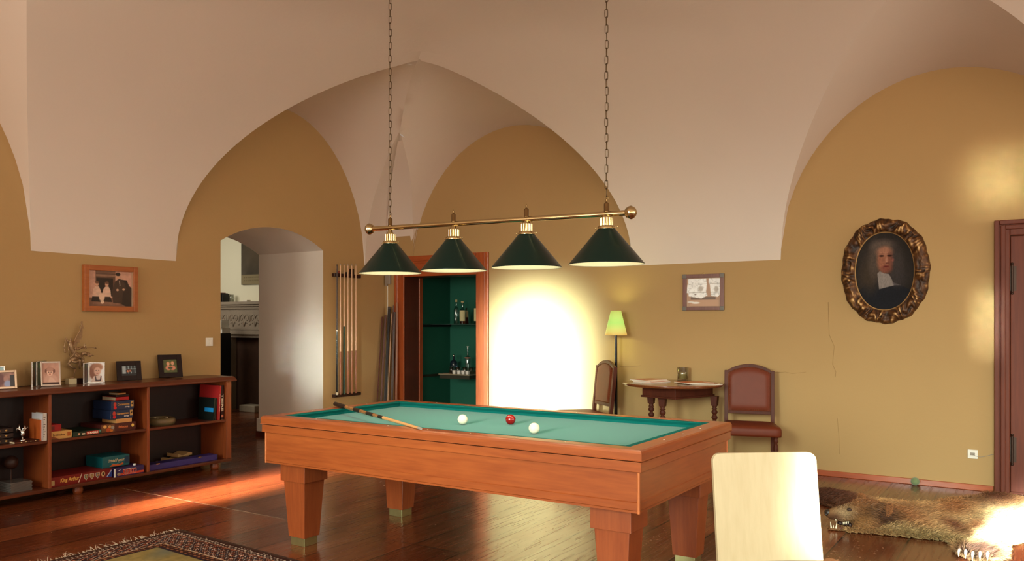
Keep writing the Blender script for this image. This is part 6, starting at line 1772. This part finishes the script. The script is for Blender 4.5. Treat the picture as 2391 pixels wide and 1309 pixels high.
# ------------------------------------------------------------------ bear skin
bear = thing('bearskin_rug', 'brown bear skin rug with open-mouthed head, lying on the floor before the double door', 'bear skin', (6.9, 0.4, 0))
OUT = [(6.17,1.06),(6.22,0.90),(6.24,0.76),(6.265,0.62),(6.29,0.52),(6.19,0.465),(6.05,0.45),(5.93,0.41),(5.86,0.33),(5.88,0.24),(6.0,0.19),(6.2,0.18),(6.34,0.195),(6.42,0.15),(6.56,0.10),(6.62,-0.2),(6.5,-0.5),(6.2,-0.75),(6.2,-0.95),(6.5,-1.0),(6.9,-0.85),(7.3,-0.9),(7.7,-1.05),(8.0,-1.0),(8.1,-0.8),(7.95,-0.6),(7.8,-0.35),(7.9,-0.1),(8.1,0.08),(8.25,0.25),(8.22,0.38),(8.02,0.42),(7.82,0.55),(7.55,0.68),(7.42,0.85),(7.42,1.05),(7.55,1.25),(7.62,1.45),(7.5,1.62),(7.3,1.66),(7.1,1.52),(6.95,1.32),(6.75,1.18),(6.55,1.12),(6.35,1.14)]
def inside(px_, py_):
    ins = np.zeros(px_.shape, bool); n = len(OUT)
    for i in range(n):
        x1, y1 = OUT[i]; x2, y2 = OUT[(i+1) % n]
        c = ((y1 > py_) != (y2 > py_)) & (px_ < (x2-x1)*(py_-y1)/((y2-y1) if abs(y2-y1) > 1e-9 else 1e-9)+x1); ins ^= c
    return ins
def edge_d(px_, py_):
    d = np.full(px_.shape, 9.0); n = len(OUT)
    for i in range(n):
        a = np.array(OUT[i]); b = np.array(OUT[(i+1) % n]); ab = b-a
        t_ = np.clip(((px_-a[0])*ab[0]+(py_-a[1])*ab[1])/(ab@ab), 0, 1)
        d = np.minimum(d, np.hypot(px_-a[0]-ab[0]*t_, py_-a[1]-ab[1]*t_))
    return d
def hide_z(px_, py_):
    d = edge_d(px_, py_); n = vnoise((px_-5)/3, (py_+2)/4, 14, 61, 3)
    ridge = 0.055*np.exp(-((px_-6.42)**2+(py_-0.86)**2)/0.05)
    return 0.006+np.clip(d/0.12, 0, 1)*0.016+n*0.028*np.clip(d/0.2, 0, 1)+ridge*np.clip(d/0.1, 0, 1)
def fur_rgb(px_, py_):
    U = (px_-5.5)/3; V = (py_+1.2)/3
    n = vnoise(U, V, 16, 71, 4)[..., None]
    img = flat(px_, (196, 158, 108))*(0.80+0.4*n)
    def B(c, r, col, a, s=0.7, ang=0.0):
        nonlocal img
        img = blob(img, px_, py_, c, r, col, a, s, ang)
    B((6.9, 0.1), (0.55, 0.55), (226, 200, 150), 0.8)  # paler tan centre, with the sun on it painted into the fur
    B((7.35, 0.55), (0.40, 0.12), (150, 90, 52), 0.8); B((7.95, 0.30), (0.40, 0.16), (96, 56, 36), 0.95)
    B((6.55, 0.85), (0.30, 0.20), (140, 88, 54), 0.9); B((6.95, 0.85), (0.35, 0.16), (156, 102, 64), 0.8); B((6.62, 0.50), (0.20, 0.06), (112, 64, 40), 0.9, 0.7, 0.3)
    B((7.3, 1.45), (0.45, 0.30), (84, 48, 34), 0.97, 0.4); B((7.0, 1.2), (0.3, 0.12), (104, 62, 42), 0.9)
    B((6.08, 0.31), (0.19, 0.11), (72, 46, 34), 0.97, 0.4); B((6.30, 0.62), (0.07, 0.3), (170, 150, 104), 0.8); B((6.75, 0.38), (0.15, 0.05), (190, 120, 80), 0.6)
    return np.clip(img, 0, 255)
gxs = np.arange(5.82, 8.32, 0.012); gys = np.arange(-1.08, 1.70, 0.012)
GX, GY = np.meshgrid(gxs, gys, indexing='ij'); IN = inside(GX, GY)
idx = -np.ones(GX.shape, int); idx[IN] = np.arange(IN.sum())
vx, vy = GX[IN], GY[IN]; vz = hide_z(vx, vy)
vs = np.stack([vx-6.9, vy-0.4, vz], 1)
ok = IN[:-1,:-1] & IN[1:,:-1] & IN[1:,1:] & IN[:-1,1:]
fs = np.stack([idx[:-1,:-1][ok], idx[1:,:-1][ok], idx[1:,1:][ok], idx[:-1,1:][ok]], 1)
def attr_obj(name, vs, fs, rgb, m, parent, smooth=True):
    me = bpy.data.meshes.new(name); me.from_pydata(np.asarray(vs).tolist(), [], np.asarray(fs).tolist() if not isinstance(fs, list) else fs)
    C_ = np.asarray(rgb)/255.0; C_ = np.where(C_ <= 0.04045, C_/12.92, ((C_+0.055)/1.055)**2.4)
    ca = me.color_attributes.new('Col', 'FLOAT_COLOR', 'POINT'); ca.data.foreach_set('color', np.concatenate([C_, np.ones((len(C_), 1))], 1).astype(np.float32).ravel())
    me.materials.append(m); me.polygons.foreach_set('use_smooth', [smooth]*len(me.polygons)); me.update()
    o = bpy.data.objects.new(name, me); COL.objects.link(o); o.parent = parent
    return o
M['hide'] = attr_mat('hide', 0.9, spec=0.1); M['fur'] = attr_mat('fur', 0.55, spec=0.3)
hide = attr_obj('hide', vs, fs, fur_rgb(vx, vy)*0.8, M['hide'], bear)
sd = hide.modifiers.new('thickness', 'SOLIDIFY'); sd.thickness = 0.005
def strands(name, P, D, L, W, rgb, parent, off):
    """P roots, D directions, L lengths, W widths"""
    n = len(P); r = np.random.RandomState(9)
    S = np.cross(D, r.randn(n, 3)); S /= np.linalg.norm(S, axis=1)[:, None]
    up = np.array([0, 0, 1.0])
    m1 = P+D*(L*0.55)[:, None]+up*(L*0.06)[:, None]; tip = P+D*L[:, None]-up*(L*0.16)[:, None]
    tip[:, 2] = np.maximum(tip[:, 2], 0.002)
    v = np.stack([P-S*W[:, None]/2, P+S*W[:, None]/2, m1+S*W[:, None]*0.38, m1-S*W[:, None]*0.38, tip], 1).reshape(-1, 3)-np.array(off)
    b = np.arange(n)*5
    q4 = np.stack([b, b+1, b+2, b+3], 1); t3 = np.stack([b+3, b+2, b+4], 1)
    me = bpy.data.meshes.new(name)
    me.vertices.add(len(v)); me.vertices.foreach_set('co', v.astype(np.float32).ravel())
    loops = np.concatenate([q4.ravel(), t3.ravel()]); me.loops.add(len(loops)); me.loops.foreach_set('vertex_index', loops.astype(np.int32))
    st_ = np.concatenate([np.arange(n)*4, 4*n+np.arange(n)*3]); me.polygons.add(2*n); me.polygons.foreach_set('loop_start', st_.astype(np.int32))
    me.update(calc_edges=True)
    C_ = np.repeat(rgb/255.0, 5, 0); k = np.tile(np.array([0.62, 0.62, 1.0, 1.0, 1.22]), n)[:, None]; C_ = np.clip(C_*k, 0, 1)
    C_ = np.where(C_ <= 0.04045, C_/12.92, ((C_+0.055)/1.055)**2.4)
    ca = me.color_attributes.new('Col', 'FLOAT_COLOR', 'POINT'); ca.data.foreach_set('color', np.concatenate([C_, np.ones((len(C_), 1))], 1).astype(np.float32).ravel())
    me.materials.append(M['fur'])
    o = bpy.data.objects.new(name, me); COL.objects.link(o); o.parent = parent
    return o
rs = np.random.RandomState(4); N_ = 110000
sx_ = rs.uniform(5.82, 8.3, N_); sy_ = rs.uniform(-0.55, 1.68, N_); k = inside(sx_, sy_); sx_, sy_ = sx_[k], sy_[k]
ed = edge_d(sx_, sy_); n = len(sx_)
P = np.stack([sx_, sy_, hide_z(sx_, sy_)], 1)
flow = np.stack([0.35+1.3*(vnoise((sx_-5)/3, (sy_+2)/4, 9, 81)-0.5), -0.9+1.3*(vnoise((sx_-5)/3, (sy_+2)/4, 9, 82)-0.5), np.zeros(n)], 1)
gdx = (edge_d(sx_+0.02, sy_)-ed)/0.02; gdy = (edge_d(sx_, sy_+0.02)-ed)/0.02
we = np.clip(1-ed/0.10, 0, 1)[:, None]
D = flow*(1-we)+np.stack([-gdx, -gdy, np.zeros(n)], 1)*we*1.2
D[:, 2] = 0.42; D += rs.randn(n, 3)*0.20; D /= np.linalg.norm(D, axis=1)[:, None]
rgb = fur_rgb(sx_, sy_)*(0.8+0.4*rs.rand(n))[:, None]
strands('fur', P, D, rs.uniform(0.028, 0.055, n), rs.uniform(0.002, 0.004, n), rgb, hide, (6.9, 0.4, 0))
# head, shaped from blended ellipsoids
Fv = Vector((math.cos(TH), math.sin(TH), 0)); Rv = Vector((math.sin(TH), -math.cos(TH), 0))
def hp(px_, py_, b=0.0, D0=5.72):
    Dd = D0-b
    return Rv*((px_-CX)/F_PX*Dd)+Fv*Dd+Vector((0, 0, EYE-(py_-CY)/F_PX*Dd))
def metas(elems, res=0.012):
    md = bpy.data.metaballs.new('meta'); md.resolution = res; md.render_resolution = res; md.threshold = 0.35
    mo = bpy.data.objects.new('meta', md); COL.objects.link(mo)
    for (p, r, s) in elems:
        e = md.elements.new(type='ELLIPSOID' if s else 'BALL'); e.co = p; e.radius = r
        if s: e.size_x, e.size_y, e.size_z = s
    bpy.context.view_layer.update()
    me = bpy.data.meshes.new_from_object(mo.evaluated_get(bpy.context.evaluated_depsgraph_get()))
    bpy.data.objects.remove(mo); bpy.data.metaballs.remove(md)
    return me
K_ = 1.45
E_ = []
def me_(px_, py_, b, rm): E_.append((hp(px_, py_, b), rm*K_, None))
me_(2032, 1199, 0.00, 0.088); me_(2032, 1199, 0.05, 0.075); me_(2032, 1199, -0.05, 0.075)          # skull
me_(2010, 1190, 0.0, 0.072); me_(2055, 1205, 0.02, 0.085); me_(2075, 1212, 0.0, 0.080)
me_(2030, 1218, 0.055, 0.062); me_(2010, 1222, 0.05, 0.048); me_(2030, 1218, -0.055, 0.062)         # cheeks
me_(1990, 1192, 0.035, 0.048); me_(1990, 1192, -0.035, 0.048)                                       # brows
me_(1975, 1197, 0.0, 0.052); me_(1962, 1199, 0.018, 0.043); me_(1962, 1199, -0.018, 0.043); me_(1949, 1198, 0.010, 0.038); me_(1949, 1198, -0.010, 0.038); me_(1940, 1199, 0.0, 0.033)   # muzzle
me_(2002, 1232, 0.02, 0.044); me_(1985, 1237, 0.014, 0.034); me_(1968, 1238, 0.012, 0.031); me_(1953, 1237, 0.008, 0.029); me_(1942, 1235, 0.004, 0.026); me_(1985, 1238, -0.025, 0.030); me_(1965, 1238, -0.015, 0.028)  # lower jaw
me_(2100, 1222, 0.0, 0.075); me_(2090, 1225, 0.06, 0.055)
hm = metas(E_)
hv = np.array([v.co[:] for v in hm.vertices])
def to_px(P):
    X = P@np.array(Rv); Dd = P@np.array(Fv); return CX+F_PX*X/Dd, CY+F_PX*(EYE-P[:, 2])/Dd
def head_rgb(P):
    a, z = to_px(P)
    img = flat(a, (136, 92, 56)); nn = vnoise((a-1900)/300, (z-1100)/200, 12, 91, 3)[..., None]
    img = img*(0.8+0.4*nn)
    for c, r, col, al, s in (((1968, 1196), (26, 20), (176, 148, 112), 0.9, 0.6), ((2050, 1193), (34, 18), (104, 74, 50), 0.8, 0.6), ((2066, 1215), (22, 22), (72, 46, 32), 0.9, 0.6), ((2015, 1222), (30, 16), (160, 116, 72), 0.8, 0.6), ((2020, 1168), (28, 10), (150, 100, 64), 0.8, 0.6), ((1947, 1206), (16, 8), (96, 62, 44), 0.8, 0.6), ((1975, 1238), (30, 7), (140, 108, 74), 0.8, 0.6), ((2100, 1225), (20, 20), (120, 84, 56), 0.8, 0.6)):
        img = blob(img, a, z, c, r, col, al, s)
    return img
z_ok = np.maximum(hv[:, 2], 0.004)
faces = [list(p.vertices) for p in hm.polygons]
L0 = np.array([6.9, 0.4, 0])
head = attr_obj('head', np.stack([hv[:, 0], hv[:, 1], z_ok], 1)-L0, faces, head_rgb(hv)*0.85, M['hide'], bear)
cen = np.array([hv[f[:3]].mean(0) for f in faces]); nor = np.array([p.normal[:] for p in hm.polygons]); ar = np.array([p.area for p in hm.polygons])
pick = rs.choice(len(cen), 16000, p=ar/ar.sum()); P = cen[pick]+rs.randn(16000, 3)*0.003; nr = nor[pick]
a, z = to_px(P)
keep = (P[:, 2] > 0.004) & ~((a < 1942) & (z > 1182) & (z < 1210)) & ~((np.abs(a-1983) < 5) & (np.abs(z-1189) < 4))
P, nr, a, z = P[keep], nr[keep], a[keep], z[keep]; n = len(P)
back = np.array(Rv)*1.0+np.array([0, 0, -0.15])
D = back-nr*(nr@back)[:, None]+nr*0.38+rs.randn(n, 3)*0.14; D /= np.linalg.norm(D, axis=1)[:, None]
Lh = np.clip(0.008+(a-1950)/140*0.026, 0.007, 0.034)*rs.uniform(0.8, 1.2, n)
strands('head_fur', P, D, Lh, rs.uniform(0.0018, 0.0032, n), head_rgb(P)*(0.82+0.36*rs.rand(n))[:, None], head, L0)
# nose, eyes, ears, mouth, teeth, tongue
mb = MB(); c = hp(1934, 1196, 0.0); mb.sphere(c, 0.026, 18, sq=(0.85, 0.95, 0.9)); mb.sphere(hp(1929, 1200, 0.014), 0.010, 10); mb.sphere(hp(1929, 1200, -0.014), 0.010, 10)
mb.build('nose', mat('bear_nose', (40, 32, 28), 0.3, bump=0.2, bscale=200), head)
for b in (0.072, -0.072):
    mb = MB(); mb.sphere(hp(1983, 1189, b), 0.0115, 16); mb.build('eye', mat('eye_glass_%d' % int(b*1000), (26, 20, 18), 0.08, coat=1.0), head)
    mb = MB(); c = hp(1983, 1189, b*0.96); mb.sphere(c, 0.0155, 14, sq=(1, 1, 0.72)); mb.build('eyelid', mat('eyelid_%d' % int(b*1000), (60, 40, 30), 0.7), head)
for (px_, py_, b, tilt) in ((2072, 1190, 0.085, 1), (2010, 1164, -0.06, 0)):
    ce = hp(px_, py_, b); mb = MB()
    mb.sphere((0, 0, 0), 0.036, 18, sq=(0.55, 0.95, 1.0)); 
    mb.v = [tuple(ce+Rv*(p[0]*0.9+(0.3*p[2] if tilt else 0))+Fv*(-p[1]*0.5)+Vector((0, 0, p[2]*(1.15 if tilt else 0.8)))) for p in mb.v]
    ear = mb.build('ear', cm_((128, 82, 52), 0.9), head)
    m2 = 1400; th_ = rs.uniform(0, 2*PI, m2); ph_ = np.arccos(rs.uniform(-1, 1, m2)); nn = np.stack([np.sin(ph_)*np.cos(th_), np.sin(ph_)*np.sin(th_), np.cos(ph_)], 1)
    Pm = np.array(ce)+np.outer(nn[:, 0]*0.018+(0.3*nn[:, 2]*0.036 if tilt else 0), np.array(Rv))+np.outer(-nn[:, 1]*0.017, np.array(Fv))+np.outer(nn[:, 2]*(0.040 if tilt else 0.028), [0, 0, 1])
    Dm = nn@np.array([np.array(Rv), -np.array(Fv), [0, 0, 1]])*0.5+np.array(Rv)*0.5+rs.randn(m2, 3)*0.2+np.array([0, 0, -0.3 if tilt else 0.3]); Dm /= np.linalg.norm(Dm, axis=1)[:, None]
    strands('ear_fur', Pm, Dm, rs.uniform(0.012, 0.022, m2), rs.uniform(0.002, 0.003, m2), np.tile(np.array([[150, 98, 60]]), (m2, 1))*(0.8+0.4*rs.rand(m2))[:, None], ear, L0)
mb = MB(); mb.sphere(hp(1978, 1222, 0.012), 0.026, 18, sq=(1.0, 1.0, 0.62)); mb.sphere(hp(1962, 1220, 0.012), 0.020, 16, sq=(1.1, 1.0, 0.7)); mb.sphere(hp(1985, 1225, 0.028), 0.016, 12)
mb.build('mouth', mat('bear_mouth', (34, 20, 20), 0.35), head)
mb = MB(); mb.sphere(hp(1963, 1231, 0.010), 0.018, 16, sq=(1.4, 1.0, 0.4)); mb.build('tongue', mat('bear_tongue', (120, 70, 64), 0.4), head)
def tooth(px0, py0, px1, py1, b, r):
    mb = MB(); mb.cyl(hp(px0, py0, b), hp(px1, py1, b), r, 0.0015, 8); mb.build('tooth', M['ivory'], head)
tooth(1941, 1232, 1939, 1217, 0.022, 0.006); tooth(1952, 1233, 1954, 1219, 0.030, 0.0065); tooth(1946, 1232, 1946, 1225, 0.026, 0.004)
tooth(1951, 1206, 1952, 1216, 0.030, 0.0055)
for k in range(4): tooth(1969+4*k, 1218-0.5*k, 1969+4*k, 1224-0.5*k, 0.034, 0.004)
# claws of the near paw
for k in range(5):
    y_ = 0.405-0.036*k; x_ = 5.885+0.022*abs(k-2)
    mb = MB(); mb.tube([(x_+0.05, y_, 0.030), (x_+0.022, y_+0.002, 0.044), (x_-0.008, y_+0.003, 0.034), (x_-0.030, y_+0.002, 0.010)], [0.008, 0.0085, 0.006, 0.0015], 10)
    mb.build('claw', mat('claw_%d' % k, (200, 186, 170), 0.35), bear)

# ------------------------------------------------------------------ fireplace room
fx = 9.05
def fy(px_, X_=fx): return px_x(px_, 750, X_).y
t = thing('fireplace', 'carved pale stone fireplace with a black hearth opening, seen through the arched passage', 'fireplace', (9.18, 10.0, 0))
yl, yr = 11.0, 8.75
mb = MB(); mb.box(fx-0.06, yr-0.06, 1.665, FWX, yl+0.06, 1.712); mb.box(fx-0.03, yr-0.03, 1.635, FWX, yl+0.03, 1.665); mb.build('mantel', M['stone'], t, bevel=0.008)
mb = MB(); mb.box(fx+0.03, yr, 1.30, FWX, yl, 1.60); mb.box(fx, yr, 1.60, FWX, yl, 1.635); mb.box(fx, yr, 1.275, FWX, yl, 1.30); mb.box(fx+0.015, yr, 1.20, FWX, yl, 1.275); mb.build('frieze', M['stone'], t, bevel=0.004)
mb = MB()
for k in range(9):
    yc = yr+0.15+0.25*k
    for s in (-1, 1):
        pts = []
        for j in range(16):
            a_ = j/15*2.2*PI; r = 0.055*(1-j/19)
            pts.append((fx+0.028, yc+s*(0.055-r*math.cos(a_)*1.0), 1.45+r*math.sin(a_)*1.25))
        mb.tube(pts, [0.012*(1-0.6*j/15) for j in range(16)], 6)
        mb.tube([(fx+0.028, yc, 1.33), (fx+0.026, yc+s*0.03, 1.40), (fx+0.028, yc+s*0.065, 1.37)], [0.014, 0.012, 0.005], 6)
    mb.sphere((fx+0.03, yc+0.125, 1.45), 0.022, 10, sq=(0.6, 1, 2.6)); mb.sphere((fx+0.03, yc+0.125, 1.36), 0.018, 10, sq=(0.6, 1.3, 1))
mb.build('carving', M['stone'], t)
ol, orr = 10.50, 9.20
mb = MB(); mb.box(fx+0.05, ol, 0, FWX, yl-0.05, 1.20); mb.box(fx+0.02, ol+0.02, 0, fx+0.06, ol+0.20, 1.18); mb.build('pillar', M['stone'], t, bevel=0.006)
mb = MB(); mb.box(fx+0.05, yr+0.05, 0, FWX, orr, 1.20); mb.build('pillar', M['stone'], t, bevel=0.006)
mb = MB(); mb.box(fx+0.06, orr, 1.15, FWX, ol, 1.20); mb.build('lintel', M['stone'], t)
mb = MB(); mb.box(FWX-0.02, orr, 0.0, FWX-0.005, ol, 1.15); mb.build('fireback', M['firebrick'], t)
mb = MB(); mb.box(fx-0.04, fy(599), 0.0, fx+0.22, fy(563), 0.105); mb.build('hearth_stone', mat('hearth_stone', (176, 162, 140), 0.85, var=0.2, scale=20), t, bevel=0.01)
def pic_paint(U, V):
    img = flat(U, (72, 66, 56))*(0.65+0.7*vnoise(U, V, 4, 97, 4)[..., None]); img = blob(img, U, V, (0.3, 0.55), (0.3, 0.3), (108, 90, 70), 0.6, 0.6)
    img = rect(img, U, V, 0, 0, 1, 0.155, (136, 122, 92))
    for (y, s) in ((0.105, 0.0), (0.055, 0.3)):
        for k in range(26): img = rect(img, U, V, 0.05+0.035*k+0.01*((k*7) % 3)/3, y, 0.073+0.035*k, y+0.018, (104, 90, 66), 0.8)
    return img
t = thing('wall_painting', 'dark unframed painting with a lettered bottom strip on the pale wall above the fireplace', 'painting', (FWX, 9.8, 1.985))
py0 = px_x(564, 660, FWX-0.03).y
mb = MB(); mb.box(FWX-0.035, py0-1.25, 1.985, FWX-0.004, py0, 2.98); mb.build('stretcher_frame', M['black'], t)
paint('canvas', 1.25, 0.995, 120, 110, pic_paint, (FWX-0.037, py0, 1.985), (0, -1, 0), (0, 0, 1), M['canvas'], t)
MZ = 1.712
for (px_, w_, h_, col, lab) in ((517, 0.05, 0.155, (120, 46, 30), 'red-brown book standing at the left end of the stone mantel'), (523, 0.035, 0.145, (28, 22, 22), 'black book beside the red-brown one on the stone mantel'), (527, 0.02, 0.135, (24, 20, 20), 'slim black book, rightmost of the three on the stone mantel')):
    y_ = px_x(px_, 700, 9.15).y; mb = MB(); mb.box(9.08, y_-w_/2, MZ, 9.22, y_+w_/2, MZ+h_)
    tag(mb.build('book', cm_(col), bevel=0.003), lab, 'book', 'books on the stone mantel')
y_ = px_x(541, 700, 9.15).y; mb = MB(); mb.lathe((9.15, y_, MZ), [(0.0, 0.006), (0.030, 0.006), (0.036, 0.12), (0.038, 0.12), (0.034, 0), (0, 0)], 20, cap=False)
tag(mb.build('drinking_glass', M['glass']), 'empty glass standing on the stone mantel right of the books', 'glass')
y_ = px_x(577, 700, 9.15).y; mb = MB(); mb.box(9.10, y_-0.05, MZ, 9.18, y_+0.05, MZ+0.026)
tag(mb.build('small_box', M['paper'], bevel=0.004), 'small pale flat box lying on the stone mantel under the painting', 'box')
t = thing('slim_cabinet', 'tall black slim cabinet with white cards on top, half hidden by the passage edge', 'cabinet', (8.4, 10.0, 0))
X_ = 8.75; ya, yb = px_x(530, 750, X_).y, px_x(500, 750, X_).y
mb = MB(); mb.box(X_-0.1, ya+0.02, 0, X_+0.1, yb, 1.22); mb.build('body', M['black'], t, bevel=0.01)
mb = MB(); mb.box(X_-0.11, ya, 1.305, X_-0.10, ya+0.05, 1.42); mb.box(X_-0.10, ya+0.055, 1.31, X_+0.08, ya+0.16, 1.43); mb.box(X_-0.08, ya+0.02, 1.22, X_+0.08, yb, 1.31); mb.build('cards', M['white'], t, bevel=0.003)
bpy.context.view_layer.update()
